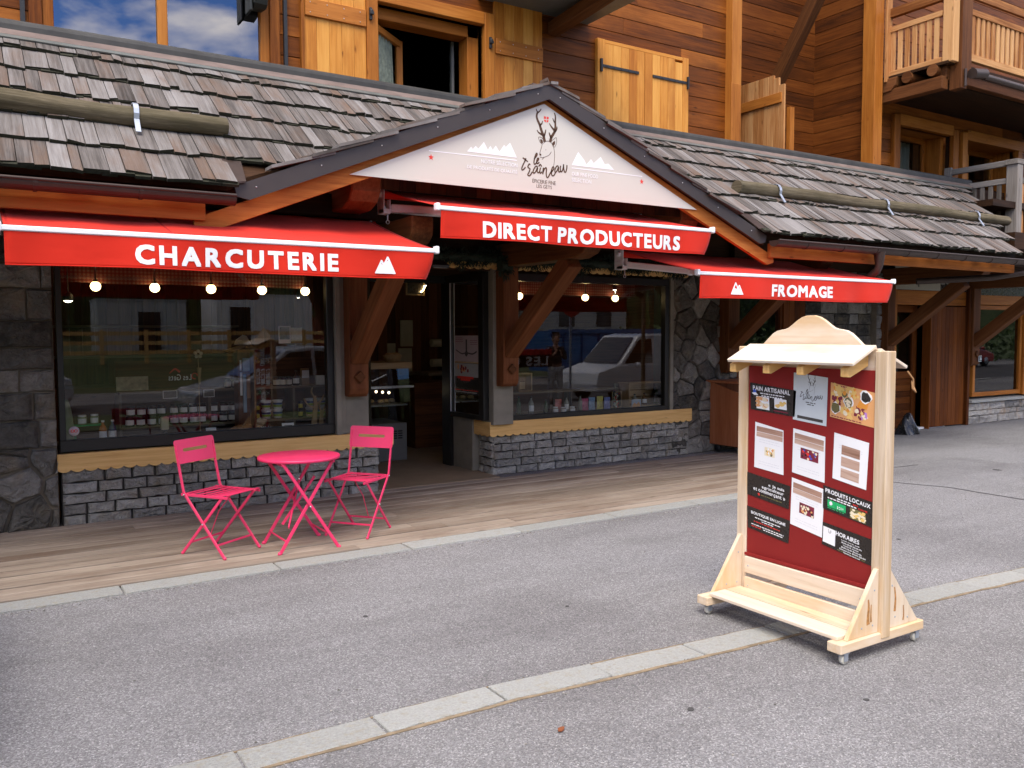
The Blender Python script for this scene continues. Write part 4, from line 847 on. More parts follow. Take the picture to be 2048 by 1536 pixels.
fr = MB(); fr.box(3.478, 3.60, 8.155, 8.30, 3.9, 5.15, 0.35); fr.box(4.86, 4.985, 8.155, 8.30, 3.9, 5.15, 0.6); fr.box(3.601, 4.859, 8.157, 8.30, 5.02, 5.15, 0.5, grain=0); fr.box(4.72, 4.858, 8.302, 8.50, 3.9, 5.02, 0.6); fr.box(3.602, 4.859, 8.302, 8.50, 4.90, 5.02, 0.3, grain=0)
P(fr, 'window_surround', M['trim'], bevel=0.005)
cs = MB(); cs.bar((3.63, 8.31, 3.9), (3.63, 8.31, 4.84), 0.06, 0.05, up=(0, 1, 0)); cs.bar((4.06, 8.66, 3.9), (4.06, 8.66, 4.84), 0.075, 0.05, up=(0, 1, 0)); cs.bar((3.63, 8.31, 4.81), (4.06, 8.66, 4.81), 0.05, 0.07)
co = P(cs, 'casement', M['batten'], bevel=0.004)
cu = MB(); cu.grid(lambda u, v: (3.66 + 0.27 * u + 0.008 * math.sin(u * 32) + 0.03 * (1 - v) * u, 8.35 + 0.22 * u - 0.012 * math.sin(u * 32), 3.9 + 0.88 * v), 28, 6, 0.5); P(cu, 'lace_curtain', M['lace'], co)
P(MB().box(4.64, 4.67, 8.52, 8.56, 3.9, 4.9), 'sash_edge', M['flash'])
hb = MB()
for (x, z) in ((3.515, 4.87), (4.92, 4.83)): hb.box(x - 0.014, x + 0.014, 8.13, 8.154, z - 0.06, z + 0.06); hb.ball((x, 8.12, z + 0.02), 0.022, 8); hb.box(x - 0.02, x + 0.02, 8.10, 8.13, z - 0.015, z + 0.015)
P(hb, 'shutter_catch', M['iron'], bevel=0.003)
# closed pair of shutters with strap hinges
s = MB(); n = 10; w_ = (7.80 - 6.53) / n
for i in range(n): s.box(6.53 + i * w_ + 0.0015 + (0.003 if i == 5 else 0), 6.53 + (i + 1) * w_ - 0.0015 - (0.003 if i == 4 else 0), 8.165, 8.205, 3.9, 5.115 - 0.03 * (i > 8), grain=2)
so = P(s, 'closed_shutters', M['shutter'], bevel=0.003)
hg = MB()
for (xa, xb) in ((6.46, 7.06), (7.29, 7.88)): hg.box(xa, xb, 8.152, 8.1645, 4.83, 4.862)
hg.box(6.452, 6.478, 8.13, 8.17, 4.77, 4.92); hg.box(7.864, 7.886, 8.13, 8.17, 4.77, 4.92)
for k in range(5): hg.ball((6.56 + k * 0.11, 8.152, 4.846), 0.008, 8).ball((7.34 + k * 0.11, 8.152, 4.846), 0.008, 8)
P(hg, 'strap_hinge', M['iron'], so)
P(MB().box(6.42, 6.529, 8.16, 8.214, 3.9, 5.16, 0.7).box(7.801, 7.90, 8.16, 8.214, 3.9, 5.16, 0.6).box(6.529, 7.801, 8.165, 8.212, 5.116, 5.158, 0.5, grain=0), 'window_surround', M['shutter'], bevel=0.004)
# main corner post, recess with brace and open shutter leaf, return wall
P(MB().box(8.62, 8.80, 8.10, 8.28, 3.9, 7.4, 0.62).box(8.605, 8.785, 8.092, 8.0999, 3.9, 4.95, 0.3), 'corner_post', M['trim'], bevel=0.006)
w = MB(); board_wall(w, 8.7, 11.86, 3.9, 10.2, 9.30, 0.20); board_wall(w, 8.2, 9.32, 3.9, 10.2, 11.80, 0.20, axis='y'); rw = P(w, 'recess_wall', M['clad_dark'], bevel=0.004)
P(MB().box(8.6, 11.9, 9.33, 9.4, 3.9, 10.2).box(11.83, 11.9, 8.2, 9.3, 3.9, 10.2).box(8.66, 8.70, 8.3, 9.3, 3.9, 7.6), 'sheathing', M['dark_wood'], rw)
P(MB().bar((10.45, 9.28, 4.9), (10.45, 7.9, 6.9), 0.16, 0.19, rnd=0.2), 'wall_brace', M['beam'], bevel=0.008)
s = MB()
for i in range(9):
    ya = 8.225 + i * 0.094; s.box(9.80, 9.835, ya + 0.002, ya + 0.092, 3.9, 5.31 - (0.16 if i == 0 else 0.05 if i == 1 else 0.0), grain=2, rnd=random.uniform(0.3, 1))
so = P(s, 'open_shutter', M['balcony'], bevel=0.003); P(MB().box(9.775, 9.7995, 8.26, 9.05, 4.90, 5.04, grain=1), 'batten', M['batten'], so, bevel=0.003)
P(MB().box(9.90, 9.99, 8.20, 8.26, 3.9, 4.84), 'shutter_post', M['trim'])
P(MB().box(11.68, 11.88, 8.10, 8.32, 3.9, 7.6, 0.5), 'corner_post', M['trim'], bevel=0.006)
# right-hand facade with glazed doors under the balcony
OP2 = [(12.62, 14.14, 3.9, 4.95), (14.5, 16.2, 3.9, 4.95)]
w = MB(); board_wall(w, 11.88, 18, 3.9, 10.2, 8.34, 0.20, OP2); P(w, 'boarded_wall', M['clad'], bevel=0.004)
P(MB().box(11.9, 12.62, 8.37, 8.43, 3.9, 7.6).box(14.14, 14.5, 8.37, 8.43, 3.9, 7.6).box(16.2, 18, 8.37, 8.43, 3.9, 7.6).box(12.62, 14.14, 8.37, 8.43, 4.95, 10.2).box(14.5, 16.2, 8.37, 8.43, 4.95, 10.2).box(11.9, 18, 8.37, 8.43, 7.6, 10.2), 'sheathing', M['dark_wood'], rw)
fr = MB(); fr.box(12.47, 12.62, 8.27, 8.6, 3.9, 5.10); fr.box(14.12, 14.27, 8.27, 8.345, 3.9, 5.05); fr.box(14.02, 14.118, 8.45, 8.95, 3.9, 4.95); fr.box(12.621, 14.119, 8.275, 8.9, 4.95, 5.12, grain=0); fr.box(14.40, 14.55, 8.27, 8.6, 3.9, 5.05); fr.box(14.551, 16.5, 8.275, 8.9, 4.93, 5.10, grain=0); fr.box(16.2, 16.35, 8.27, 8.9, 3.9, 4.93)
P(fr, 'window_surround', M['trim'], bevel=0.005)
timber_window(12.63, 14.02, 3.85, 4.95, 8.72, 0.08, 'trim', 'glass_door', (13.28,), 0.08, 'balcony_door'); timber_window(14.6, 16.2, 3.85, 4.93, 8.72, 0.08, 'trim', 'glass_door', (15.35,), 0.08, 'balcony_door')
P(MB().box(11.9, 26, 11, 11.1, 3.8, 5.2).box(11.9, 26, 8.9, 11, 3.7, 3.8).box(11.9, 26, 8.9, 11, 5.15, 5.2).box(26, 26.1, 8.4, 11.1, 3.7, 5.2), 'upper_room', M['black'])  # black surfaces stand for the darkness inside the balcony doors
P(MB().box(18, 26, 8.34, 8.5, 2.6, 10.2), 'end_wall', M['clad'])
P(MB().grid(lambda u, v: (13.42 + 0.45 * u + 0.0 * v, 8.92 + 0.02 * math.sin(u * 25), 3.85 + 1.05 * v), 30, 2, 0.5), 'curtain', plain('pale_curtain', (0.45, 0.47, 0.44), 0.8))
# balcony above
bal = MB()
bal.box(11.90, 12.03, 8.06, 8.10, 5.45, 7.6, 0.5)
for i in range(7):
    ya = 7.30 + i * 0.115; bal.box(12.0, 12.028, ya, ya + 0.072, 5.62, 6.22, grain=2)
bal.box(11.985, 12.045, 7.24, 8.1, 6.20, 6.28, grain=1); bal.box(11.98, 12.05, 7.24, 8.1, 5.50, 5.615, grain=1); bal.box(11.97, 12.06, 7.24, 8.15, 6.42, 6.55, 0.2, grain=1)
for i in range(34):
    xa = 12.52 + i * 0.135; bal.box(xa, xa + 0.075, 7.10, 7.128, 5.70, 6.28, grain=2, rnd=random.uniform(0.45, 1.0))
bal.box(12.46, 17.4, 7.085, 7.145, 6.26, 6.345, grain=0); bal.box(12.46, 17.4, 7.08, 7.15, 5.60, 5.705, grain=0, rnd=0.8); bal.box(12.5, 17.4, 7.09, 7.14, 6.50, 6.62, 0.25, grain=0)
bo = P(bal, 'balcony_railing', M['balcony'], bevel=0.004)
bp = MB(); bp.box(11.97, 12.12, 7.06, 7.22, 5.52, 7.6, 0.95); P(bp, 'railing_post', M['balcony'], bo, bevel=0.005)
bf = MB(); bf.box(12.13, 12.27, 7.02, 7.2, 5.15, 7.6, 0.3); bf.box(12.29, 12.42, 7.04, 7.18, 5.35, 7.6, 0.6); bf.box(11.95, 12.10, 7.2, 8.2, 5.16, 5.34, 0.5, grain=1); bf.box(12.05, 17.4, 7.20, 7.36, 5.30, 5.50, 0.35, grain=0); bf.box(16.4, 16.6, 7.0, 8.3, 5.15, 5.4, grain=1)
for ya in (7.35, 7.75): bf.tube([(11.94, ya, 5.45), (13.0, ya, 5.45)], 0.085, 12)
bf.prism([(8.15, 5.50), (8.15, 5.30), (8.0, 5.31), (7.93, 5.38), (7.90, 5.50)], 0, 0.2, YZ(11.93))
P(bf, 'balcony_beam', M['beam'], bevel=0.006)
P(MB().box(11.96, 17.4, 7.12, 8.34, 5.5, 5.54, grain=0).box(12.0, 17.4, 7.3, 8.34, 5.28, 5.30, grain=0), 'balcony_floor', M['dark_wood'])
gp = MB(); gp.tube([(12.30, 6.96, 5.36), (12.62, 6.96, 5.40)], 0.075, 12, 0.5); gp.tube([(12.60, 6.96, 5.36), (17.4, 6.96, 5.36)], 0.05, 10, 0.5); gp.tube([(12.2, 7.0, 5.42), (12.2, 7.0, 5.18)], 0.02, 8); P(gp, 'balcony_gutter', M['gutter'])
# silver railing at the end of the shingle roof
rl = MB(); X = 14.12
rl.box(X - 0.05, X + 0.06, 8.28, 8.40, 3.5, 4.42); rl.box(X + 0.0, X + 0.10, 8.06, 8.18, 3.6, 4.15)
rl.bar((X, 8.30, 4.34), (X, 7.22, 4.34), 0.07, 0.09); rl.bar((X, 8.10, 4.06), (X, 7.32, 4.06), 0.05, 0.09); rl.box(X - 0.09, X + 0.24, 7.17, 7.38, 4.30, 4.38, 0.6)
for i in range(6): rl.box(X - 0.015, X + 0.015, 7.46 + i * 0.135, 7.53 + i * 0.135, 3.2, 4.02, grain=2)
rl.bar((X + 0.1, 7.26, 4.34), (X + 4, 7.26, 4.34), 0.09, 0.07); rl.bar((X + 0.1, 7.26, 4.07), (X + 4, 7.26, 4.07), 0.05, 0.09)
ro = P(rl, 'terrace_railing', M['grey_wood'], bevel=0.005)
P(MB().box(X - 0.06, X + 0.10, 7.18, 7.36, 3.10, 4.299, 0.75), 'railing_post', M['grey_wood'], ro, bevel=0.006)
r2 = MB()
for i in range(22): r2.box(X + 0.2 + i * 0.14, X + 0.28 + i * 0.14, 7.25, 7.28, 3.2, 4.03, grain=2)
P(r2, 'baluster', M['balcony'], ro, bevel=0.003)
P(MB().box(12.9, 18, 6.6, 8.3, 2.86, 3.10, 0.3).box(13.4, 18, 7.2, 8.35, 3.6, 3.7, 0.3), 'terrace_floor', M['dark_wood'])
# floor of the balcony over the main facade and the beam that carries it
P(MB().box(4.80, 6.3, 6.9, 8.21, 5.30, 5.36, grain=0), 'balcony_floor', M['flash'])
P(MB().bar((5.80, 8.21, 5.15), (5.80, 6.2, 5.30), 0.15, 0.14, rnd=0.4), 'cantilever_beam', M['beam'], bevel=0.01)
# neighbouring shop signs over the entrance
t = thing('shop_sign', 'pale and black sign board with thin lettering above the right timber door', 'sign', (13.6, 8.36, 2.4))
MB().box(12.70, 13.98, 8.355, 8.37, 2.345, 2.72, 0.5).build('pale_panel', plain('grey_beige_panel', (0.36, 0.33, 0.25), 0.5), t); MB().box(13.985, 14.86, 8.355, 8.37, 2.345, 2.72, 0.5).build('black_panel', M['chalk'], t)
l1 = MB(); NF = ((0, 8.354, 0), (1, 0, 0), (0, 0, 1), (0, -1, 0)); text_mb(l1, 'Alpine', NF, 12.98, 2.40, 0.93, 0.26, 0, 0.001, -0.004); l1.build('lettering', M['black'], t)
l2 = MB(); text_mb(l2, 'Lodges', NF, 13.995, 2.385, 0.80, 0.27, 0, 0.001, -0.004); l2.build('lettering', plain('grey_print', (0.30, 0.30, 0.27), 0.5), t)
t = thing('shop_sign', 'black sign board with faint grey lettering at the right edge above the glazed bay', 'sign', (16.2, 8.36, 2.4))
MB().box(15.05, 17.2, 8.345, 8.358, 2.30, 2.66, 0.5).build('panel', M['chalk'], t); l3 = MB(); 
for k in range(13):
    if k in (3, 8): continue
    xx = 15.45 + k * 0.105; ribbon(l3, [(xx, 2.47), (xx + 0.01, 2.43), (xx + 0.04, 2.42), (xx + 0.065, 2.44), (xx + 0.07, 2.48)][:5 - k % 2], 0.012, 0.008, ((0, 8.344, 0), (1, 0, 0), (0, 0, 1), (0, -1, 0)), 0, 0.001)
l3.build('lettering', plain('faint_grey_print', (0.12, 0.11, 0.09), 0.5), t)
# ------------------------------------------------------------------ red folding-arm awnings
seam_m = plain('seam_red', (0.42, 0.012, 0.010), 0.8)
def awning(x0, x1, yf, zf, yb, zb, h, label, text=None, peaks=None):
    K = 0.944; sx = lambda x: x * K; szz = lambda z: 1.66 + (z - 1.66) * K
    x0, x1, yf, zf, h, yb, zb = x0 * K, x1 * K, yf * K, szz(zf), h * K, yb * 0.953, szz(zb)
    if text: text = (text[0], sx(text[1]), sx(text[2]), szz(text[3]), szz(text[4]), *text[5:])
    if peaks: peaks = (sx(peaks[0]), szz(peaks[1]), peaks[2] * K, peaks[3] * K)
    t = thing('awning', label, 'awning', ((x0 + x1) / 2, yb, zb), 'red folding-arm awnings over the shopfront')
    W_ = x1 - x0; a = MB(); xi = 0.045
    a.grid(lambda u, v: (x0 + xi + (W_ - 2 * xi) * u, yb + (yf - yb) * v, zb + (zf + 0.012 - zb) * v - 0.020 * math.sin(math.pi * v) * (0.6 + 0.4 * math.sin(u * 9)) - 0.004 * math.sin(u * 31)), 44, 14, 0.5)
    a.build('canopy', M['canvas'], t).modifiers.new('thick', 'SOLIDIFY').thickness = 0.002
    fs = MB(); cf = lambda u, v: Vector((x0 + xi + (W_ - 2 * xi) * u, yb + (yf - yb) * v, zb + (zf + 0.012 - zb) * v - 0.020 * math.sin(math.pi * v) * (0.6 + 0.4 * math.sin(u * 9)) - 0.004 * math.sin(u * 31) + 0.0022))
    for us in (0.008, 0.335, 0.665, 0.992):
        fs = MB()
        for k in range(16): a_, b_ = cf(us - 0.003, k / 16), cf(us + 0.003, (k + 1) / 16); c_, d_ = cf(us + 0.003, k / 16), cf(us - 0.003, (k + 1) / 16); fs.poly([a_, c_, b_, d_], 0.5)
        fs.build('seam', seam_m, t)
    def vf(u, v):      # hanging valance: a little wave, its ends curl back towards the wall
        e = (1 - u) * W_; curl = max(0, 1 - e / 0.22) ** 2 * v ** 1.6
        side = -1 if u > 0.5 else 1
        return (x0 + xi + (W_ - 2 * xi) * u + side * 0.045 * curl, yf - 0.012 + 0.055 * curl + (0.014 * math.sin(u * W_ * 5.2 + 1) + 0.008 * math.sin(u * W_ * 11 + 2 * math.sin(u * 7))) * v, zf - 0.012 - h * v + 0.006 * v * math.sin(u * W_ * 2.2))
    va = MB(); va.grid(vf, 72, 10, 0.5)
    vo = va.build('valance', M['canvas'], t); vo.modifiers.new('thick', 'SOLIDIFY').thickness = 0.002
    hm = MB(); hm.tube([tuple(Vector(vf(i / 40, 1.0)) + Vector((0, -0.002, 0.004))) for i in range(41)], 0.004, 6, 0.5); hm.build('hem', M['canvas'], vo)
    b = MB(); b.box(x0 + 0.02, x1 - 0.02, yf - 0.022, yf + 0.02, zf - 0.020, zf + 0.014); bo = b.build('front_bar', M['arm'], t, bevel=0.006)
    c = MB()
    for xe in (x0, x1 - 0.035): c.box(xe, xe + 0.035, yf - 0.030, yf + 0.028, zf - 0.026, zf + 0.034)
    c.build('end_cap', M['arm'], bo, bevel=0.010, seg=2)
    rl = MB(); rl.tube([(x0 + 0.01, yb, zb - 0.035), (x1 - 0.01, yb, zb - 0.035)], 0.036, 14, 0.5); rl.build('fabric_roller', M['canvas'], t)
    k = MB(); k.box(x0 + 0.02, x1 - 0.02, yb + 0.03, yb + 0.08, zb - 0.18, zb - 0.13)
    for xe in (x0 + 0.0, x1 - 0.07):
        k.box(xe, xe + 0.012, yb - 0.06, yb + 0.09, zb - 0.20, zb + 0.02); k.box(xe + 0.06, xe + 0.07, yb - 0.06, yb + 0.09, zb - 0.20, zb - 0.08); k.box(xe, xe + 0.07, yb - 0.05, yb + 0.05, zb - 0.205, zb - 0.16)
        k.lathe([(0.0001, 0), (0.026, 0), (0.026, 0.05), (0.0001, 0.05)], (xe - 0.03, yb, zb - 0.035), 12, 0.5, axis='x')
    k.build('mounting_bracket', M['arm'], t, bevel=0.006)
    r = MB(); r.tube([(x0 + 0.05, yb - 0.03, zb - 0.21), (x0 + 0.05, yb - 0.03, zb - 0.26)], 0.007, 8); r.tube([(x0 + 0.05 + 0.016 * math.cos(q * 0.7), yb - 0.03, zb - 0.275 + 0.016 * math.sin(q * 0.7)) for q in range(10)], 0.004, 6); r.build('crank_eye', M['steel'], t)
    for s_ in (0, 1):
        A = Vector((x0 + 0.09 if s_ == 0 else x1 - 0.09, yb - 0.03, zb - 0.15)); B = Vector((x0 + 0.22 if s_ == 0 else x1 - 0.22, yf + 0.03, zf - 0.02)); mid = (A + B) / 2 + Vector((0.34 if s_ == 0 else -0.34, 0, -0.0))
        m_ = MB(); m_.bar(A, mid, 0.045, 0.07, rnd=0.5); m_.bar(mid, B, 0.035, 0.06, rnd=0.5); m_.lathe([(0.0001, -0.045), (0.034, -0.045), (0.034, 0.045), (0.0001, 0.045)], mid, 12, 0.5); m_.build('folding_arm', M['arm'], t, bevel=0.008)
    if text:
        s, tx0, tx1, tz0, tz1, bold, sp = text
        q = MB(); F = ((0, 0, 0), (1, 0, 0), (0, 0, 1), (0, -1, 0)); text_mb(q, s, F, tx0, tz0, tx1 - tx0, tz1 - tz0, 0, 0, bold, 0, 0, sp)
        nv = []
        for (x, y, z) in q.v:
            u = (x - x0 - xi) / (W_ - 2 * xi); v = (zf - 0.012 - z) / h; p = vf(u, v); nv.append((x, p[1] - 0.005 + (y if abs(y) < 0.01 else 0), z))
        q.v = nv; q.build('lettering', M['white_paint'], vo)
    if peaks:
        px, pz, w_, hh = peaks; q = MB(); F = ((0, 0, 0), (1, 0, 0), (0, 0, 1), (0, -1, 0))
        k = [(0.0, 0.03), (0.28, 0.79), (0.345, 0.79), (0.425, 0.62), (0.575, 1.0), (0.64, 1.0), (1.0, 0.03), (0.98, 0.0), (0.02, 0.0)]
        if peaks[0] > 5: k = [(1 - a_, b_) for a_, b_ in k][::-1]
        q.prism([(px + a_ * w_, pz + b_ * hh) for a_, b_ in k], 0, 0.0005, F, 0.5, 0)
        for zz in ([(0.215, 0.31), (0.315, 0.62), (0.40, 0.45), (0.365, 0.36), (0.335, 0.44), (0.30, 0.30), (0.265, 0.40)], [(0.475, 0.50), (0.60, 0.83), (0.705, 0.55), (0.655, 0.44), (0.625, 0.55), (0.575, 0.38), (0.54, 0.50)]):
            zz = [(1 - a_, b_) for a_, b_ in zz] if peaks[0] > 5 else zz
            q.prism([(px + a_ * w_, pz + b_ * hh) for a_, b_ in zz], 0.0005, 0.0010, F, 0.5, 1)
        q.v = [(x, vf((x - x0 - xi) / (W_ - 2 * xi), (zf - 0.012 - z) / h)[1] - 0.005 + y, z) for (x, y, z) in q.v]
        q.build('peak_emblem', [M['white_paint'], M['canvas']], vo)
    return t
awning(0.155, 3.29, 6.30, 2.34, 7.50, 2.72, 0.225, 'red awning lettered CHARCUTERIE over the left shop window', ('CHARCUTERIE', 0.965, 2.415, 2.135, 2.272, 0.032, 1.16), (2.725, 2.135, 0.175, 0.135))
awning(3.265, 6.46, 6.30, 2.695, 7.32, 2.985, 0.235, 'red awning lettered DIRECT PRODUCTEURS under the gable sign', ('DIRECT PRODUCTEURS', 3.71, 5.99, 2.47, 2.61, 0.030, 1.02))
awning(6.36, 9.76, 6.44, 2.275, 7.60, 2.60, 0.25, 'red awning lettered FROMAGE behind the wheeled notice board', ('FROMAGE', 7.505, 8.545, 2.05, 2.185, 0.030, 1.0), (6.855, 2.06, 0.185, 0.13))
# ------------------------------------------------------------------ small things under the eaves
f = MB(); f.box(3.80, 3.96, 7.70, 7.80, 2.36, 2.38); fo = thing('flood_lamp', 'small flat flood lamp with a pale face above the shop door', 'lamp', (3.9, 7.8, 2.36))
MB().bar((3.98, 7.56, 2.325), (3.98, 7.70, 2.385), 0.19, 0.03, rnd=0.5).build('lamp_housing', M['iron'], fo, bevel=0.004); MB().bar((3.98, 7.57, 2.310), (3.98, 7.685, 2.360), 0.15, 0.006, rnd=0.5).build('lamp_face', M['flash'], fo)
MB().bar((3.98, 7.70, 2.38), (3.98, 8.30, 2.45), 0.03, 0.03).build('lamp_arm', M['iron'], fo)
def garland(x0, x1, y, z, sag, r, label, n_=2600):
    mb = MB()
    for i in range(n_):
        u = random.random(); x = x0 + (x1 - x0) * u; zc = z - sag * abs(math.sin(u * math.pi * max(1, round((x1 - x0) / 0.7)))); a = random.uniform(0, 6.28); rr = r * random.uniform(0.3, 1.0) * (0.75 + 0.35 * math.sin(u * 37)); c = Vector((x, y + math.cos(a) * rr * 0.6, zc + math.sin(a) * rr))
        d = Vector((random.uniform(-1, 1), math.cos(a) * 0.8, math.sin(a) - 0.3)).normalized() * random.uniform(0.035, 0.075); w = d.cross(Vector((random.uniform(-1, 1), random.uniform(-1, 1), random.uniform(-1, 1)))).normalized() * 0.0055
        mb.poly([c - w, c + w, c + d + w * 0.3, c + d - w * 0.3], random.random())
    mb.tube([(x0 + (x1 - x0) * k / 12, y, z - sag * 0.6) for k in range(13)], r * 0.5, 8, 0.3)
    return mb.build('fir_garland', M['garland'], label=label, cat='garland', group='dark fir garlands above the shopfront', loc=((x0 + x1) / 2, y, z))
garland(3.5, 5.0, 8.20, 2.53, 0.06, 0.10, 'dark fir garland hanging above the shop door', 2200); garland(5.0, 8.1, 8.18, 2.53, 0.07, 0.10, 'dark fir garland hanging above the right shop window', 4200)
garland(5.0, 5.14, 8.10, 2.42, 0.02, 0.13, 'dark tuft of fir hanging over the top of the post between door and right window', 500)
# ------------------------------------------------------------------ folding bistro set
def flat(mb, a, b, w, t, up): return mb.bar(a, b, t, w, up=up, rnd=0.5)
def chair(loc, rotz, label):
    t = thing('folding_chair', label, 'chair', (0, 0, 0), 'pink folding bistro chairs')
    hw = 0.19; # local frame: sits facing +x
    for s_ in (-1, 1):
        y = s_ * hw; m = MB(); pts = [(-0.235, 0.815), (-0.205, 0.66), (-0.165, 0.47), (0.205, 0.01)]
        for i in range(3): flat(m, (pts[i][0], y, pts[i][1]), (pts[i + 1][0], y, pts[i + 1][1]), 0.026, 0.012, (0, 1, 0)) if False else m.bar((pts[i][0], y, pts[i][1]), (pts[i + 1][0], y, pts[i + 1][1]), 0.010, 0.022, up=(1, 0, 1), rnd=0.5)
        m.build('leg', M['pink'], t, bevel=0.002)
        m = MB(); yy = s_ * (hw - 0.016); m.bar((0.185, yy, 0.455), (-0.205, yy, 0.01), 0.010, 0.022, up=(1, 0, -1), rnd=0.5); m.build('leg', M['pink'], t, bevel=0.002)
        m = MB(); m.ball((0.012, y + s_ * 0.008, 0.245), 0.007, 8); m.ball((-0.155, y + s_ * 0.01, 0.455), 0.007, 8); m.build('rivet', M['steel'], t)
        m = MB(); m.ball((0.208, y, 0.010), 0.013, 8).ball((-0.207, yy, 0.010), 0.012, 8); m.build('foot_cap', M['pink'], t)
    st = MB()
    for k in range(8):
        xx = -0.168 + k * 0.0535; dz = 0.016 * ((k - 3.5) / 3.5) ** 2 - 0.008 * (k == 0); st.box(xx, xx + 0.030, -hw + 0.012, hw - 0.012, 0.452 + dz, 0.456 + dz)
    for s_ in (-1, 1): st.bar((-0.20, s_ * (hw - 0.012), 0.452), (0.235, s_ * (hw - 0.012), 0.452), 0.012, 0.020, rnd=0.5)
    st.build('seat', M['pink'], t, bevel=0.002)
    bk = MB(); F = ((-0.232, 0, 0.80), (0, 1, 0), Vector((-0.19, 0, 0.98)), (0.98, 0, 0.19)); O = []; hwb = 0.205
    def rr(a, b, c, d, r):
        o = []
        for (cx, cy, s0) in ((b - r, c + r, -90), (b - r, d - r, 0), (a + r, d - r, 90), (a + r, c + r, 180)):
            for k in range(5): o.append((cx + r * math.cos(math.radians(s0 + k * 22.5)), cy + r * math.sin(math.radians(s0 + k * 22.5))))
        return o
    out = rr(-hwb, hwb, -0.125, 0.055, 0.022); inn = rr(-0.125, 0.125, -0.038, -0.014, 0.011)
    n = len(out); V_ = []
    f3 = lambda p, q: Vector(F[0]) + Vector(F[1]) * p[0] + Vector(F[2]) * p[1] + Vector(F[3]) * (q + 0.10 * (p[0] ** 2 - 0.03))
    for q in (0.0, 0.004): V_ += [f3(p, q) for p in out] + [f3(p, q) for p in inn]
    Fa = []
    for k in range(n):
        j = (k + 1) % n; Fa += [(k, n + k, n + j, j), (2 * n + k, 2 * n + j, 3 * n + j, 3 * n + k), (k, j, 2 * n + j, 2 * n + k), (n + j, n + k, 3 * n + k, 3 * n + j)]
    bk.add(V_, Fa, [tuple(v) for v in V_], 0.5); bk.build('backrest', M['pink'], t)
    cb = MB(); cb.bar((0.135, -hw, 0.098), (0.135, hw, 0.098), 0.006, 0.014, rnd=0.5); cb.bar((-0.135, -hw + 0.016, 0.095), (-0.135, hw - 0.016, 0.095), 0.006, 0.014, rnd=0.5); cb.build('stretcher', M['pink'], t)
    sw = MB(); sw.tube([(-0.12, 0.02, 0.10), (-0.03, 0.02, 0.30), (0.10, 0.02, 0.445)], 0.004, 6, 0.5); sw.build('lock_rod', M['pink'], t)
    t.location = loc; t.rotation_euler = (0, 0, rotz); return t
chair((1.545, 6.545, 0.018), math.radians(-55.5), 'pink folding chair left of the round table, turned to the right')
chair((2.668, 6.558, 0.018), math.radians(218), 'pink folding chair right of the round table, its back to the shop door')
t = thing('bistro_table', 'round pink folding bistro table between the two pink chairs', 'table', (2.11, 6.385, 0.018))
m = MB(); m.lathe([(0.0001, 0.724), (0.300, 0.724), (0.309, 0.722), (0.311, 0.716), (0.310, 0.702), (0.305, 0.700), (0.303, 0.716), (0.0001, 0.718)], (2.11, 6.385, 0), 64, 0.5); m.build('tabletop', M['pink'], t)
zz = 0.022
for s_ in (-1, 1):
    y = 6.385 + s_ * 0.225
    m = MB(); m.bar((2.11 - 0.20, y, 0.705), (2.335, y, zz), 0.012, 0.024, up=(1, 0, 1), rnd=0.5); m.build('leg', M['pink'], t, bevel=0.002)
    m = MB(); yy = 6.385 + s_ * 0.205; m.bar((2.11 + 0.20, yy, 0.705), (1.885, yy, zz), 0.012, 0.024, up=(1, 0, -1), rnd=0.5); m.build('leg', M['pink'], t, bevel=0.002)
    m = MB(); m.ball((2.11 + 0.005, y - 0.009 if s_ < 0 else y + 0.009, 0.36), 0.008, 8).ball((2.03, y - 0.009 if s_ < 0 else y + 0.009, 0.58), 0.006, 8); m.build('rivet', M['steel'], t)
    m = MB(); m.ball((2.338, y, zz + 0.004), 0.016, 8).ball((1.882, yy, zz + 0.004), 0.016, 8); m.build('foot_cap', M['pink'], t)
m = MB(); m.bar((2.29, 6.385 - 0.225, 0.115), (2.29, 6.385 + 0.225, 0.115), 0.006, 0.016, rnd=0.5); m.bar((1.93, 6.385 - 0.205, 0.115), (1.93, 6.385 + 0.205, 0.115), 0.006, 0.016, rnd=0.5)
m.bar((1.915, 6.16, 0.69), (1.915, 6.61, 0.69), 0.02, 0.02).bar((2.305, 6.16, 0.69), (2.305, 6.61, 0.69), 0.02, 0.02); m.build('stretcher', M['pink'], t, bevel=0.002)
m = MB(); m.bar((1.97, 6.385, 0.20), (2.23, 6.385, 0.55), 0.012, 0.018, rnd=0.5); m.bar((1.96, 6.20, 0.21), (2.15, 6.57, 0.42), 0.01, 0.014, rnd=0.5); m.build('brace', M['pink'], t)
# ------------------------------------------------------------------ cabinet on castors, bin bag
t = thing('rolling_cabinet', 'reddish wooden counter on castors beside the stone pier', 'cabinet', (8.57, 8.0, 0))
MB().prism([(7.70, 0.12), (8.42, 0.12), (8.42, 0.98), (7.70, 0.80)], 0, 0.03, ((8.60, 0, 0), (0, 1, 0), (0, 0, 1), (1, 0, 0)), 0.4, grain=(1, 0)).box(8.631, 9.4, 7.70, 7.74, 0.12, 0.72, 0.75, grain=2).box(8.631, 9.4, 7.742, 8.42, 0.12, 0.16).box(8.631, 9.4, 8.39, 8.42, 0.161, 0.98).build('carcass', M['copper'], t, bevel=0.004)
MB().bar((8.56, 8.06, 0.985), (9.44, 8.06, 0.985), 0.80, 0.03, rnd=0.6).build('top', M['copper'], t, bevel=0.004)
MB().box(8.64, 9.43, 7.655, 7.699, 0.74, 0.97, 0.7).build('drop_front', M['copper'], t, bevel=0.005)
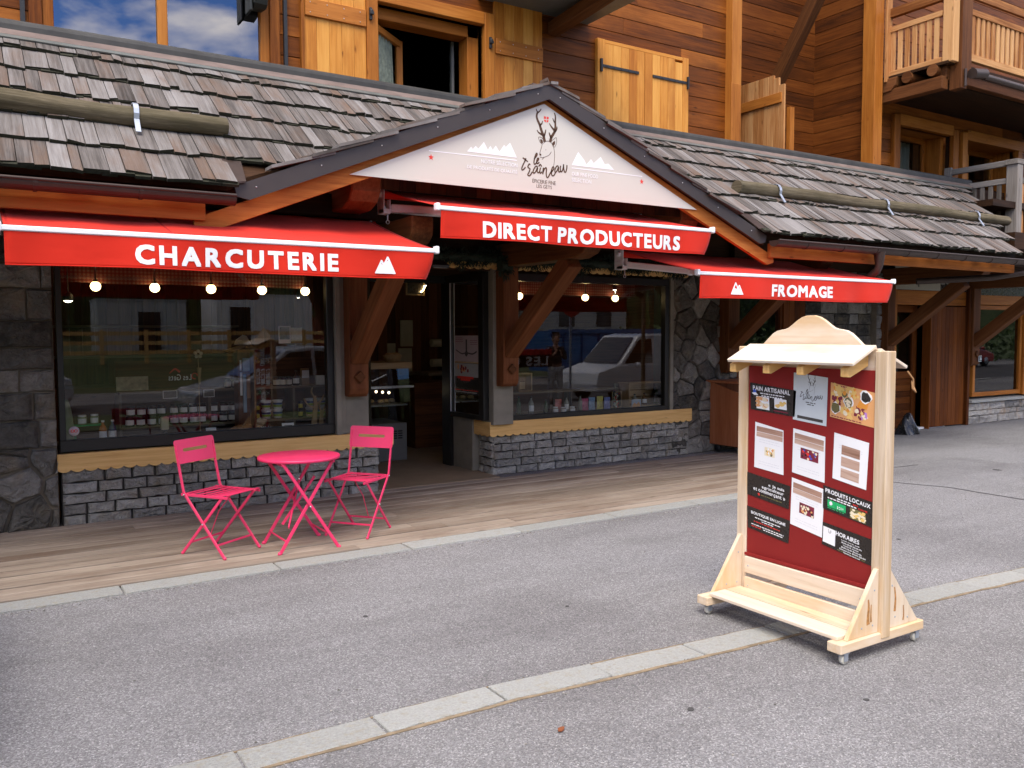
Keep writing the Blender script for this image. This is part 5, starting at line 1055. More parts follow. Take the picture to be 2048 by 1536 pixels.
for (x, y) in ((8.66, 7.78), (9.30, 7.78), (8.66, 8.32)):
    m = MB(); m.lathe([(0.0001, -0.014), (0.05, -0.014), (0.05, 0.014), (0.0001, 0.014)], (x, y, 0.068), 16, 0.5, axis='x'); c = m.build('castor', M['black'], t); MB().box(x - 0.02, x + 0.02, y - 0.02, y + 0.02, 0.075, 0.12).build('castor_fork', M['iron'], c)
bag = MB(); bag.grid(lambda u, v: (12.76 + (0.20 * (1 - v) ** 0.7 + 0.03) * math.cos(6.283 * u) * (1 + 0.16 * math.sin(u * 31 + v * 7)) + 0.04 * v, 8.14 + (0.15 * (1 - v) ** 0.7 + 0.02) * math.sin(6.283 * u) * (1 + 0.14 * math.sin(u * 23 + v * 5)), 0.34 * v + 0.05 * math.sin(u * 12.56) * v * (1 - v)), 40, 12, 0.5)
bag.build('bin_bag', plain('black_plastic_film', (0.012, 0.012, 0.013), 0.25, bump=0.8, bscale=25), label='black plastic bag slumped by the timber door post', cat='bag', loc=(12.76, 8.14, 0))
# ------------------------------------------------------------------ wheeled wooden notice board (faces -x)
nb = thing('notice_board', 'tall pale pine notice board on castors with a little scalloped roof', 'notice board', (3.92, 3.10, 0))
YL, YR = 3.535, 2.622
for y in (YL, YR):
    MB().box(3.885, 3.955, y - 0.036, y + 0.036, 0.085, 1.575 if y == YL else 1.56, grain=2).build('post', M['fresh'], nb, bevel=0.004)
    MB().box(3.565, 4.262, *((3.495, 3.578) if y == YL else (2.592, 2.676)), 0.065, 0.115, grain=0).build('foot', M['fresh'], nb, bevel=0.004)
    s_ = 1 if y == YL else -1
    g = MB(); g.prism([(3.665, 0.116), (4.23, 0.116), (3.965, 0.43), (3.875, 0.43)], 0, 0.022, ((0, y - 0.011 + s_ * 0.0 - s_ * 0.048, 0), (1, 0, 0), (0, 0, 1), (0, 1, 0)), 0.7, grain=(1, 0)) if False else g.prism([(3.635, 0.116), (3.884, 0.116), (3.884, 0.445), (3.868, 0.445)], 0, 0.024, ((0, y - 0.012, 0), (1, 0, 0), (0, 0, 1), (0, 1, 0)), 0.7, grain=(1, 0)).prism([(3.956, 0.116), (4.235, 0.116), (3.985, 0.43), (3.956, 0.43)], 0, 0.024, ((0, y - 0.012, 0), (1, 0, 0), (0, 0, 1), (0, 1, 0)), 0.55, grain=(1, 0))
    g.build('gusset', M['fresh'], nb, bevel=0.002)
    for x in (3.62, 4.22):
        c = MB(); yc = y + s_ * 0.004; c.lathe([(0.0001, -0.011), (0.023, -0.011), (0.025, -0.006), (0.025, 0.006), (0.023, 0.011), (0.0001, 0.011)], (x, yc, 0.027), 18, 0.5, axis='y'); co = c.build('castor', plain('cloudy_white_wheel', (0.55, 0.53, 0.45), 0.4), nb)
        MB().box(x - 0.014, x + 0.014, yc - 0.018, yc - 0.0135, 0.022, 0.064).box(x - 0.014, x + 0.014, yc + 0.0135, yc + 0.018, 0.022, 0.064).box(x - 0.022, x + 0.022, yc - 0.02, yc + 0.02, 0.058, 0.0649).build('castor_fork', M['zinc'], co)
ins = (YR + 0.037, YL - 0.037)
MB().box(3.895, 3.915, ins[0], ins[1], 0.30, 1.46).build('felt_panel', M['red_board'], nb)
bd = MB(); bd.bar((3.880, ins[0], 0.335), (3.880, ins[1], 0.335), 0.012, 0.016, rnd=0.5); bd.build('panel_bead', M['red_board'], nb)
MB().box(3.862, 3.884, ins[0] + 0.01, ins[1] - 0.01, 0.224, 0.322, grain=1, rnd=0.5).build('back_rail', M['fresh'], nb, bevel=0.003); MB().box(3.862, 3.884, ins[0] + 0.01, ins[1] - 0.01, 0.098, 0.198, grain=1, rnd=0.75).build('back_rail', M['fresh'], nb, bevel=0.003)
MB().box(3.60, 3.730, YR + 0.02, YL - 0.02, 0.1155, 0.136, grain=1, rnd=0.6).build('bench_slat', M['fresh'], nb, bevel=0.003); MB().box(3.742, 3.858, YR + 0.02, YL - 0.02, 0.1155, 0.136, grain=1, rnd=0.3).build('bench_slat', M['fresh'], nb, bevel=0.003)
# crest board, silhouetted between the posts
cy0, cy1 = ins; cyc = (cy0 + cy1) / 2; half = (cy1 - cy0) / 2
prof = [(1.0, 1.572), (0.93, 1.572), (0.86, 1.578), (0.78, 1.592), (0.70, 1.622), (0.62, 1.650), (0.55, 1.665), (0.48, 1.671), (0.42, 1.674), (0.36, 1.682), (0.29, 1.701), (0.22, 1.722), (0.14, 1.740), (0.06, 1.749)]
top = [(cyc + p * half, z) for p, z in prof] + [(cyc - p * half, z) for p, z in prof[::-1]]
cb = MB(); cb.prism(top + [(cy0, 1.45), (cy1, 1.45)], 0, 0.022, YZ(3.91), 0.8, grain=(0, 1)); cb.build('crest_board', M['fresh'], nb, bevel=0.003)
rf = MB()
rf.bar((3.885, cy0 - 0.0, 1.545), (3.675, cy0 - 0.0, 1.462), 0.0001, 0.02) if False else None
for (xa, za, xb, zb) in ((3.905, 1.575, 3.712, 1.486), (3.937, 1.556, 4.165, 1.462)):
    ya, yb = cy0 + 0.0, cy1 + 0.04
    if xb > 3.9: ya, yb = cy0 - 0.05, cy1 + 0.04
    d = Vector((xb - xa, 0, zb - za)); n = Vector((-d.z, 0, d.x)).normalized(); n = n if n.z > 0 else -n; o = n * 0.018
    v = []
    for q in (Vector((0, 0, 0)), o):
        yy = (cy1, cy0, ya if xb < 3.9 else cy0 - 0.0, yb)
        v += [Vector((xa, cy1 - 0.002, za)) + q, Vector((xa, cy0 + 0.002, za)) + q, Vector((xb, cy0 + 0.002, zb)) + q, Vector((xb, cy1 - 0.002 + (0.0 if xb < 3.9 else 0), zb)) + q]
    rf.hexa(v, [(p.y, p.x, p.z) for p in v], 0.85)
rf.build('little_roof', M['fresh'], nb, bevel=0.003)
for yy in (cy1 - 0.02, cyc + 0.155, cyc - 0.075, cy0 + 0.07):
    MB().prism([(3.735, 1.474), (3.735, 1.430), (3.755, 1.427), (3.90, 1.482), (3.90, 1.550)], 0, 0.045, ((0, yy - 0.022, 0), (1, 0, 0), (0, 0, 1), (0, 1, 0)), 0.35).build('roof_rib', M['sill'], nb, bevel=0.002)  # yellower pine on the ribs paints in the shade under the little roof
rp = MB(); rp.tube([(4.15, cy0 - 0.01, 1.45), (4.17, cy0 - 0.03, 1.41), (4.19, cy0 - 0.02, 1.37), (4.18, cy0 - 0.04, 1.34), (4.165, cy0 - 0.03, 1.36), (4.175, cy0 - 0.02, 1.40)], 0.005, 6, 0.5); rp.build('cord', M['rope'], nb)
rst = MB(); RF = ((0, YR - 0.0125, 0), (1, 0, 0), (0, 0, 1), (0, -1, 0))
for (pp, a, b) in (([(3.80, 0.30), (3.805, 0.26), (3.80, 0.20), (3.803, 0.17)], 0.010, 0.026), ([(3.825, 0.27), (3.823, 0.22), (3.826, 0.18)], 0.006, 0.014), ([(4.02, 0.33), (4.03, 0.27), (4.025, 0.20)], 0.008, 0.020), ([(4.10, 0.22), (4.105, 0.17), (4.10, 0.14)], 0.006, 0.012)): ribbon(rst, pp, a, b, RF, 0, 0.0006)
rst.build('rust_stain', plain('rust_run', (0.42, 0.20, 0.06), 0.7, var=0.4, scale=60), nb, kind='stuff')
scw = MB()
for y in (YL, YR):
    for (x, z) in ((3.75, 0.16), (3.84, 0.16), (3.85, 0.34), (4.03, 0.17), (4.14, 0.15), (4.0, 0.34)): scw.ball((x, y - 0.0125, z), 0.0055, 8, sq=(1, 0.4, 1))
for z in (0.15, 0.27): scw.ball((3.8615, ins[0] + 0.04, z), 0.005, 8, sq=(0.4, 1, 1)).ball((3.8615, ins[1] - 0.04, z), 0.005, 8, sq=(0.4, 1, 1))
scw.build('screws', M['zinc'], nb, kind='stuff')
# ------------------------------------------------------------------ notices pinned on the felt (u runs left to right = -y)
XF = 3.8935
def notice(label, tl, tr, br, bl, mat, cat='notice', curl=0.0):
    """sheet with its corners given as (y, z); returns a frame along the sheet"""
    t = thing('notice', label, cat, (XF, (tl[0] + br[0]) / 2, (tl[1] + br[1]) / 2), 'notices pinned on the red board')
    m = MB(); p = [(XF, *bl), (XF, *br), (XF, *tr), (XF, *tl)]; q = [(XF - 0.0012, *k) for k in (bl, br, tr, tl)]; m.hexa(p + q, [tuple(k) for k in p + q], 0.5); m.build('sheet', mat, t)
    U = Vector((0, br[0] - bl[0], br[1] - bl[1])); V = Vector((0, tl[0] - bl[0], tl[1] - bl[1])); Fr = ((XF - 0.0014, *bl), U.normalized(), V.normalized(), (-1, 0, 0))
    return t, Fr, U.length, V.length
grey_p = plain('grey_ink', (0.42, 0.42, 0.44), 0.6); red_p = plain('bright_red_ink', (0.70, 0.04, 0.03), 0.6); dark_p = plain('charcoal_ink', (0.06, 0.055, 0.05), 0.6); pale_p = plain('pale_grey_ink', (0.70, 0.70, 0.72), 0.6); green_p = plain('leaf_green_ink', (0.02, 0.42, 0.13), 0.5); blue_p = plain('blue_ink', (0.03, 0.10, 0.50), 0.5)
yellow_p = plain('butter_ink', (0.78, 0.52, 0.16), 0.6); plum_p = plain('plum_ink', (0.20, 0.02, 0.04), 0.6); tan_p = plain('warm_tan_ink', (0.72, 0.36, 0.14), 0.6); cream_p = plain('cream_ink', (0.80, 0.70, 0.50), 0.6); olive_p = plain('olive_ink', (0.16, 0.14, 0.05), 0.6); orange_p = plain('orange_ink', (0.75, 0.30, 0.04), 0.6); violet_p = plain('violet_ink', (0.45, 0.20, 0.55), 0.6)
plank_p = wood('plank_print', (0.22, 0.11, 0.07), (0.42, 0.26, 0.19), (0.62, 0.46, 0.37), var=0.4, knots=0, bump=0)
def rect(mb, a, b, c, d, Fr, mat=0, t=0.0005, rnd=None): mb.prism([(a, c), (b, c), (b, d), (a, d)], 0, t, Fr, rnd if rnd is not None else random.random(), mat)
def blob(mb, u, v, r, Fr, mat, t=0.0004, asp=1.0):
    n = 12; mb.prism([(u + r * asp * (1 + 0.22 * random.uniform(-1, 1)) * math.cos(6.283 * k / n), v + r * (1 + 0.22 * random.uniform(-1, 1)) * math.sin(6.283 * k / n)) for k in range(n)], 0, t, Fr, random.random(), mat)
def lines(mb, us, v, h, Fr, mat):
    """a row of tiny word-length marks for print too small to read"""
    u, e = us
    while u < e - 0.004:
        w = min(random.uniform(0.008, 0.026), e - u); rect(mb, u, u + w, v, v + h, Fr, mat, 0.0003, 0.5); u += w + 0.005
# black card: pain artisanal
t, Fr, w_, h_ = notice('black notice headed PAIN ARTISANAL with two bread photos', (3.487, 1.362), (3.152, 1.330), (3.160, 1.182), (3.478, 1.203), M['chalk'])
m = MB(); text_mb(m, 'PAIN ARTISANAL', Fr, 0.022, h_ - 0.042, 0.27, 0.027, 0, 0.0005, 0.02); lines(m, (0.075, 0.25), h_ - 0.058, 0.006, Fr, 0); lines(m, (0.085, 0.235), h_ - 0.072, 0.006, Fr, 0); m.build('lettering', M['paper'], t)
m = MB(); rect(m, 0.045, 0.14, 0.012, 0.085, Fr, 0); rect(m, 0.178, 0.265, 0.030, 0.088, Fr, 0)
for k in range(14): blob(m, random.uniform(0.055, 0.13), random.uniform(0.02, 0.078), 0.010, Fr, 1 + k % 2, 0.0009 + 0.00004 * k, 1.8)
for k in range(8): blob(m, random.uniform(0.19, 0.255), random.uniform(0.042, 0.078), 0.008, Fr, 3, 0.0009 + 0.00004 * k, 1.6)
rect(m, 0.17, 0.275, 0.012, 0.018, Fr, 4); m.prism([(0.012, 0.10), (0.03, 0.088), (0.06, 0.092), (0.042, 0.105)], 0, 0.0006, Fr, 0.5, 0); rect(m, 0.022, 0.045, 0.100, 0.122, Fr, 5); m.build('pictures', [M['paper'], tan_p, cream_p, yellow_p, plum_p, blue_p], t)
# grey poster with the stag emblem
t, Fr, w_, h_ = notice('pale grey poster with the stag emblem at the top centre of the board', (3.17, 1.432), (2.945, 1.412), (2.950, 1.148), (3.172, 1.168), plain('pale_blue_grey_paper', (0.60, 0.65, 0.66), 0.5), 'poster')
m = MB(); sc_ = 0.100 / 0.40
def emblem(m, Fr, cu, cv, s, first=0, last=None, th=1.0):
    for (p, a, b) in EMBLEM_STROKES[first:last]: ribbon(m, [(cu + (x - 4.405) * s, cv + (z - 3.10) * s) for x, z in p], a * s * th, b * s * th, Fr, 0, 0.0004)
emblem(m, Fr, 0.115, 0.145, 0.225, 0, N_DEER); m.build('antlers', dark_p, t)
m = MB(); emblem(m, Fr, 0.118, 0.135, 0.30, N_DEER, None, 1.1); lines(m, (0.085, 0.15), 0.108, 0.005, Fr, 0); lines(m, (0.095, 0.14), 0.097, 0.005, Fr, 0); m.build('lettering', dark_p, t)
m = MB(); rect(m, 0.03, 0.20, 0.014, 0.030, Fr, 0); lines(m, (0.036, 0.195), 0.0195, 0.005, Fr, 1); m.build('footer', [dark_p, M['paper']], t)
# platter photo
t, Fr, w_, h_ = notice('orange poster photo of a platter of cheese, olives and cold cuts', (2.925, 1.388), (2.652, 1.345), (2.656, 1.165), (2.928, 1.203), tan_p, 'poster')
m = MB(); mats = [yellow_p, plum_p, cream_p, olive_p, orange_p, violet_p, M['chalk'], M['paper'], red_p]
for (cu, cv, k, n, r) in ((0.05, 0.15, 0, 26, 0.04), (0.13, 0.15, 0, 24, 0.035), (0.045, 0.10, 1, 24, 0.03), (0.10, 0.05, 0, 30, 0.035), (0.18, 0.055, 1, 30, 0.035), (0.085, 0.135, 3, 14, 0.02), (0.215, 0.045, 5, 12, 0.02)):
    for i in range(n): blob(m, cu + random.gauss(0, r * 0.5), cv + random.gauss(0, r * 0.42), random.uniform(0.006, 0.012), Fr, k if random.random() < 0.65 else random.choice((0, 2, 4)), 0.0004 + i * 0.00003)
for i in range(5): rect(m, 0.165 + i * 0.004, 0.225 + i * 0.002, 0.085 + i * 0.008, 0.092 + i * 0.008, Fr, 4, 0.0016)
for (cu, cv, r, k) in ((0.215, 0.145, 0.033, 6), (0.035, 0.055, 0.030, 3), (0.115, 0.10, 0.030, 3)):
    blob(m, cu, cv, r, Fr, 7, 0.0020); blob(m, cu, cv, r * 0.86, Fr, k, 0.0023)
    if k == 3:
        for i in range(18): blob(m, cu + random.gauss(0, r * 0.33), cv + random.gauss(0, r * 0.33), 0.0055, Fr, 2 if cu > 0.08 else 3, 0.0026 + i * 0.00002)
lines(m, (0.03, 0.16), h_ - 0.012, 0.005, Fr, 1); lines(m, (0.01, 0.20), 0.006, 0.005, Fr, 1); m.build('food_picture', mats, t)
# white A4 sheets with a plank-print heading
def sheet(label, c, pic, head=True, panels=False):
    t, Fr, w_, h_ = notice(label, *c, M['paper'])
    m = MB()
    if head:
        rect(m, 0.012, w_ - 0.012, h_ - 0.052, h_ - 0.022, Fr, 0, 0.0004, 0.3); rect(m, 0.012, w_ - 0.012, h_ - 0.082, h_ - 0.054, Fr, 0, 0.0004, 0.8); lines(m, (w_ * 0.28, w_ * 0.72), h_ - 0.044, 0.013, Fr, 1); lines(m, (0.02, w_ - 0.02), h_ - 0.074, 0.010, Fr, 1)
    if panels:
        for k in range(3): rect(m, 0.05, w_ - 0.045, 0.145 - k * 0.062, 0.195 - k * 0.062, Fr, 0, 0.0004, 0.2 + 0.3 * k); lines(m, (0.055, w_ - 0.06), 0.183 - k * 0.062, 0.006, Fr, 1)
    m.v = [(x - (0.0 if True else 0), y, z) for x, y, z in m.v]; m.build('plank_heading', [plank_p, M['paper']], t)
    m = MB()
    for v in ((h_ - 0.098, h_ - 0.112, 0.028, 0.042) if head else (h_ - 0.06, h_ - 0.072)): lines(m, (w_ * 0.15, w_ * 0.85), v, 0.003, Fr, 0)
    m.build('small_print', pale_p, t)
    if pic:
        m = MB(); a, b, c_, d = pic[:4]; rect(m, a, b, c_, d, Fr, 0)
        for i in range(22): blob(m, random.uniform(a + 0.008, b - 0.008), random.uniform(c_ + 0.006, d - 0.006), random.uniform(0.004, 0.009), Fr, 1 + i % (len(pic[4]) - 1), 0.0007 + i * 0.00003)
        m.build('picture', pic[4], t)
sheet('white sheet with a plank heading and a raclette photo, left column', ((3.443, 1.131), (3.237, 1.098), (3.232, 0.842), (3.447, 0.862)), (0.075, 0.15, 0.085, 0.135, [cream_p, tan_p, M['paper'], olive_p, yellow_p]))
sheet('white sheet with a plank heading and a fondue table photo, middle of the board', ((3.168, 1.118), (2.955, 1.090), (2.955, 0.838), (3.172, 0.868)), (0.055, 0.175, 0.095, 0.155, [plum_p, red_p, cream_p, blue_p, M['chalk']]))
sheet('white sheet with three plank-print panels, right column', ((2.898, 1.120), (2.688, 1.085), (2.700, 0.838), (2.905, 0.872)), None, False, True)
sheet('white sheet with a plank heading and a pot photo, lowest of the middle column', ((3.172, 0.838), (2.955, 0.802), (2.965, 0.535), (3.180, 0.572)), (0.06, 0.16, 0.085, 0.145, [plum_p, tan_p, cream_p, M['chalk'], cream_p]))
# other black cards
t, Fr, w_, h_ = notice('black notice quoting Je suis agriculteur et commerçant', (3.503, 0.826), (3.182, 0.785), (3.192, 0.652), (3.497, 0.692), M['chalk'])
m = MB(); text_mb(m, '« Je suis', Fr, 0.165, h_ - 0.048, 0.115, 0.022, 0, 0.0005, 0.012); text_mb(m, 'agriculteur', Fr, 0.115, h_ - 0.073, 0.160, 0.024, 0, 0.0005, 0.012); text_mb(m, 'et commerçant »', Fr, 0.050, h_ - 0.099, 0.235, 0.024, 0, 0.0005, 0.012); m.build('lettering', M['paper'], t)
m = MB(); blob(m, 0.09, 0.024, 0.008, Fr, 1); lines(m, (0.105, 0.26), 0.021, 0.005, Fr, 0); m.build('signature', [olive_p, red_p], t)
t, Fr, w_, h_ = notice('black notice headed BOUTIQUE EN LIGNE at the lower left', (3.498, 0.622), (3.182, 0.588), (3.190, 0.455), (3.490, 0.492), M['chalk'])
m = MB(); text_mb(m, 'BOUTIQUE EN LIGNE', Fr, 0.032, h_ - 0.040, 0.255, 0.020, 0, 0.0005, 0.02)
for k in range(2): lines(m, (0.06 + 0.05 * k, 0.25 - 0.05 * k), h_ - 0.056 - 0.012 * k, 0.005, Fr, 0)
lines(m, (0.03, 0.27), 0.030, 0.005, Fr, 0); lines(m, (0.12, 0.27), 0.018, 0.005, Fr, 0); m.build('lettering', M['paper'], t)
m = MB(); lines(m, (0.05, 0.25), h_ - 0.080, 0.005, Fr, 0); lines(m, (0.03, 0.11), 0.018, 0.005, Fr, 0); m.build('red_lettering', red_p, t)
t, Fr, w_, h_ = notice('black notice headed PRODUITS LOCAUX with a green leaf badge', (2.962, 0.826), (2.655, 0.780), (2.660, 0.648), (2.962, 0.698), M['chalk'])
m = MB(); text_mb(m, 'PRODUITS LOCAUX', Fr, 0.016, h_ - 0.034, 0.278, 0.023, 0, 0.0005, 0.022); lines(m, (0.09, 0.18), h_ - 0.049, 0.006, Fr, 0); lines(m, (0.03, 0.21), h_ - 0.061, 0.006, Fr, 0); m.build('lettering', M['paper'], t)
m = MB(); text_mb(m, 'BIO', Fr, 0.19, h_ - 0.050, 0.03, 0.009, 0, 0.0005, 0.015); text_mb(m, 'FERME', Fr, 0.222, h_ - 0.062, 0.055, 0.009, 0, 0.0005, 0.015); m.build('red_lettering', red_p, t)
m = MB(); rect(m, 0.03, 0.078, 0.022, 0.060, Fr, 0); rect(m, 0.0795, 0.145, 0.022, 0.060, Fr, 0); lines(m, (0.03, 0.14), 0.014, 0.004, Fr, 0); rect(m, 0.172, 0.268, 0.006, 0.062, Fr, 1)
for k in range(9): blob(m, 0.095 + 0.011 * (k % 4), 0.034 + 0.006 * math.sin(k), 0.003, Fr, 2, 0.0008)
blob(m, 0.052, 0.044, 0.011, Fr, 2, 0.0008)
for k in range(40): blob(m, random.uniform(0.18, 0.262), random.uniform(0.012, 0.056), 0.006, Fr, random.choice((3, 4)), 0.0007 + 0.00001 * k, 1.6)
m.build('pictures', [green_p, olive_p, M['paper'], cream_p, yellow_p], t)
t, Fr, w_, h_ = notice('black notice headed HORAIRES with opening hours, bottom right', (2.962, 0.624), (2.655, 0.585), (2.662, 0.448), (2.965, 0.500), M['chalk'])
m = MB(); text_mb(m, 'HORAIRES', Fr, 0.088, h_ - 0.042, 0.145, 0.024, 0, 0.0005, 0.02)
for k, s in enumerate(('Lundi, mardi, jeudi', '8h30-12h30 15h30-19h', 'Vendredi, Samedi', '8h30-12h30 15h30-19h', 'Dimanche 8h30-12h30', 'Fermé le mercredi')): text_mb(m, s, Fr, (0.125, 0.125, 0.135, 0.125, 0.115, 0.14)[k], h_ - 0.058 - 0.0125 * k, (0.11, 0.125, 0.095, 0.125, 0.16, 0.10)[k], 0.0075, 0, 0.0004, 0.004)
m.build('lettering', M['paper'], t)
m = MB(); rect(m, 0.006, 0.085, 0.018, 0.104, Fr, 0); emblem(m, ((Fr[0][0] - 0.0006, *Fr[0][1:]), *Fr[1:]), 0.046, 0.052, 0.085, 0, 11, 1.0); mm = MB(); m.m = [0] * 6 + [1] * (len(m.m) - 6); m.build('emblem_card', [M['paper'], dark_p], t)
m = MB(); lines(m, (0.10, 0.28), 0.006, 0.004, Fr, 0); m.build('green_lettering', olive_p, t)
# ------------------------------------------------------------------ inside the shop
w = MB(); x = 0.2
while x < 8.1: w.box(x, x + 0.148, 12.5, 12.53, 0, 2.6, grain=2); x += 0.15
w.box(0.17, 0.2, 8.5, 12.5, 0, 2.6, grain=1).box(8.1, 8.13, 8.62, 12.5, 0, 2.6, grain=1); P(w, 'shop_panelling', M['inner'])
P(MB().box(0.2, 8.1, 8.62, 12.5, -0.03, 0.014), 'shop_floor', M['floor_in']); P(MB().box(0.2, 8.1, 8.62, 12.5, 2.58, 2.62), 'shop_ceiling', M['ceil_in'])
P(MB().box(0.62, 3.1, 8.33, 8.62, 0.60, 0.70, grain=0), 'display_ledge', M['shelf']); P(MB().box(5.3, 7.84, 8.53, 8.95, 0.58, 0.665, grain=0), 'display_ledge', M['shelf'])
P(MB().grid(lambda u, v: (0.66 + 2.40 * u, 8.92 + 0.006 * math.sin(u * 60), 2.40 - 0.255 * v + 0.004 * math.sin(u * 18)), 60, 3, 0.5), 'pelmet', M['gingham']); P(MB().grid(lambda u, v: (5.34 + 2.46 * u, 9.07 + 0.006 * math.sin(u * 60), 2.40 - 0.25 * v + 0.004 * math.sin(u * 18)), 60, 3, 0.5), 'pelmet', M['gingham'])
def globe(x, y, z, r, label):
    t = thing('globe_lamp', label, 'lamp', (x, y, z), 'lit globe lamps in the shop windows'); MB().ball((x, y, z), r, 20).build('globe', M['bulb'], t)
    m = MB(); m.lathe([(0.0001, 0.30), (0.045, 0.30), (0.045, 0.285), (0.008, 0.28), (0.008, r * 0.95 + 0.02), (0.024, r * 0.92 + 0.02), (0.024, r * 0.85)], (x, y, z), 14, 0.5); m.build('lamp_holder', M['steel'], t)
for i, x in enumerate((1.01, 1.53, 2.06, 2.57, 3.03)): globe(x, 8.86, 2.112, 0.046, ('leftmost lit globe lamp in the charcuterie window', 'second lit globe lamp from the left in the charcuterie window', 'middle lit globe lamp in the charcuterie window', 'fourth lit globe lamp from the left in the charcuterie window', 'rightmost lit globe lamp in the charcuterie window')[i])
for i, x in enumerate((5.84, 6.36, 6.88, 7.39)): globe(x, 9.0, 2.122, 0.045, ('lit globe lamp beside the timber post in the right window', 'lit globe lamp partly hidden by the timber brace in the right window', 'third lit globe lamp from the post in the right window', 'rightmost lit globe lamp in the right window')[i])
def spot(x, y, z, label, r=0.032):
    t = thing('spot_lamp', label, 'spotlight', (x, y, z), 'small ceiling spotlights in the shop'); m = MB(); m.lathe([(r, 0), (r * 1.05, 0.05), (r * 0.6, 0.075), (0.0001, 0.08)], (x, y, z), 14, 0.5); m.tube([(x, y, z + 0.07), (x, y, z + 0.30)], 0.006, 6); m.build('lamp_housing', M['iron'], t); MB().ball((x, y, z + 0.004), r * 0.92, 14, sq=(1, 1, 0.55)).build('lamp_face', M['spot'], t)
spot(1.28, 8.98, 2.225, 'lit black spotlight above the two leftmost globe lamps'); spot(1.64, 8.98, 2.225, 'lit black spotlight above the second and third globe lamps', 0.026); spot(0.78, 8.9, 1.975, 'low lit lamp at the left edge of the charcuterie window', 0.042); spot(7.38, 9.0, 2.235, 'lit spotlight above the rightmost globe lamp of the right window', 0.028); spot(5.82, 11.6, 2.38, 'lit spotlight inside the open shop door', 0.034)
spot(3.4, 10.2, 2.1, 'small lit spotlight deep behind the right end of the charcuterie window', 0.02)
# shelf rack behind the left window
t = thing('display_shelf', 'low grey wooden shelf rack behind the charcuterie window', 'shelf', (2.3, 8.9, 0.7))
for (a, b, c, d, z) in ((1.18, 3.34, 8.76, 9.06, 0.752), (1.18, 3.34, 8.80, 9.06, 1.088)): MB().box(a, b, c, d, z, z + 0.022, grain=0).build('shelf_board', M['shelf'], t, bevel=0.002)
for x in (1.18, 2.00, 2.44, 2.86, 3.32): MB().box(x - 0.012, x + 0.012, 8.78, 9.05, 0.40, 1.087, grain=2).build('upright', M['shelf'], t)
MB().box(1.18, 3.34, 9.062, 9.08, 0.4, 1.4, grain=0).build('back_panel', M['inner'], t)
lab_w = plain('white_label', (0.84, 0.83, 0.82), 0.6, var=0.1, scale=60); jar_d = plain('dark_jam', (0.035, 0.012, 0.012), 0.12, spec=0.6)
def jar(x, y, z, r, h, body, lid, lab, label, cat='jar', group=None, name='jar'):
    t = thing(name, label, cat, (x, y, z), group); m = MB(); m.lathe([(0.0001, 0), (r * 0.94, 0), (r, h * 0.06), (r, h * 0.74), (r * 0.86, h * 0.82), (r * 0.86, h * 0.84)], (x, y, z), 16, 0.5); m.build('glass_body', body, t)
    m = MB(); m.lathe([(r * 0.90, h * 0.83), (r * 0.92, h), (0.0001, h)], (x, y, z), 16, 0.5); m.build('lid', lid, t)
    if lab:
        m = MB(); m.grid(lambda u, v: (x + (r + 0.0012) * math.sin((u - 0.5) * 2.2 - 0.25), y - (r + 0.0012) * math.cos((u - 0.5) * 2.2 - 0.25), z + h * (0.16 + 0.50 * v)), 8, 1, 0.5); m.build('label', lab, t)
    return t
proto = None
GJ = 'dark jam jars with white labels stacked in two layers on the lower shelf'
for k, x in enumerate((1.27, 1.365, 1.47, 1.56, 1.67, 1.76, 1.85, 1.935, 2.055, 2.145, 2.235, 2.32)):
    for L_ in (0, 1):
        loc = (x + random.uniform(-0.006, 0.006), 8.83 + random.uniform(-0.01, 0.01), 0.775 + L_ * 0.099)
        if proto is None: proto = jar(*loc, 0.041, 0.098, jar_d, M['black'], lab_w, 'dark jam jar with white label and black lid, stacked on the lower shelf', group=GJ)
        else: dup(proto, loc, random.uniform(-0.3, 0.3))
GD = 'dark honey jars on the upper shelf'
p2 = None
for x in (2.20, 2.28, 2.70, 2.765, 2.83):
    loc = (x, 8.86, 1.111)
    if p2 is None: p2 = jar(*loc, 0.036, 0.10, jar_d, M['black'], plain('cream_label', (0.60, 0.55, 0.45), 0.6), 'dark jar with cream label in the row on the upper shelf', group=GD)
    else: dup(p2, loc)
def tub(x, y, z, label):
    t = thing('dairy_tub', label, 'tub', (x, y, z), 'white dairy tubs stacked on the lower shelf'); m = MB(); m.lathe([(0.0001, 0), (0.040, 0), (0.048, 0.082)], (x, y, z), 18, 0.5); m.build('tub_body', M['white'], t); m = MB(); m.lathe([(0.052, 0.080), (0.053, 0.095), (0.0001, 0.096)], (x, y, z), 18, 0.5); m.build('lid', M['white'], t)
    m = MB(); m.grid(lambda u, v: (x + (0.0435 + 0.006 * v) * math.sin(u * 6.283), y - (0.0435 + 0.006 * v) * math.cos(u * 6.283), z + 0.022 + 0.024 * v), 18, 1, 0.5, 0); m.grid(lambda u, v: (x + (0.0465 + 0.002 * v) * math.sin(u * 6.283), y - (0.0465 + 0.002 * v) * math.cos(u * 6.283), z + 0.048 + 0.020 * v), 18, 1, 0.5, 1); m.build('label', [plain('lime_label', (0.30, 0.45, 0.05), 0.5), plain('navy_label', (0.03, 0.08, 0.22), 0.5)], t); return t
tp = None
for x in (2.585, 2.705, 3.06, 3.175):
    for L_ in (0, 1):
        loc = (x, 8.85, 0.775 + L_ * 0.097)
        if tp is None: tp = tub(*loc, 'white dairy tub with green and blue band, stacked in pairs on the lower shelf')
        else: dup(tp, loc)
yl = plain('yellow_label', (0.65, 0.50, 0.05), 0.5); yj = None
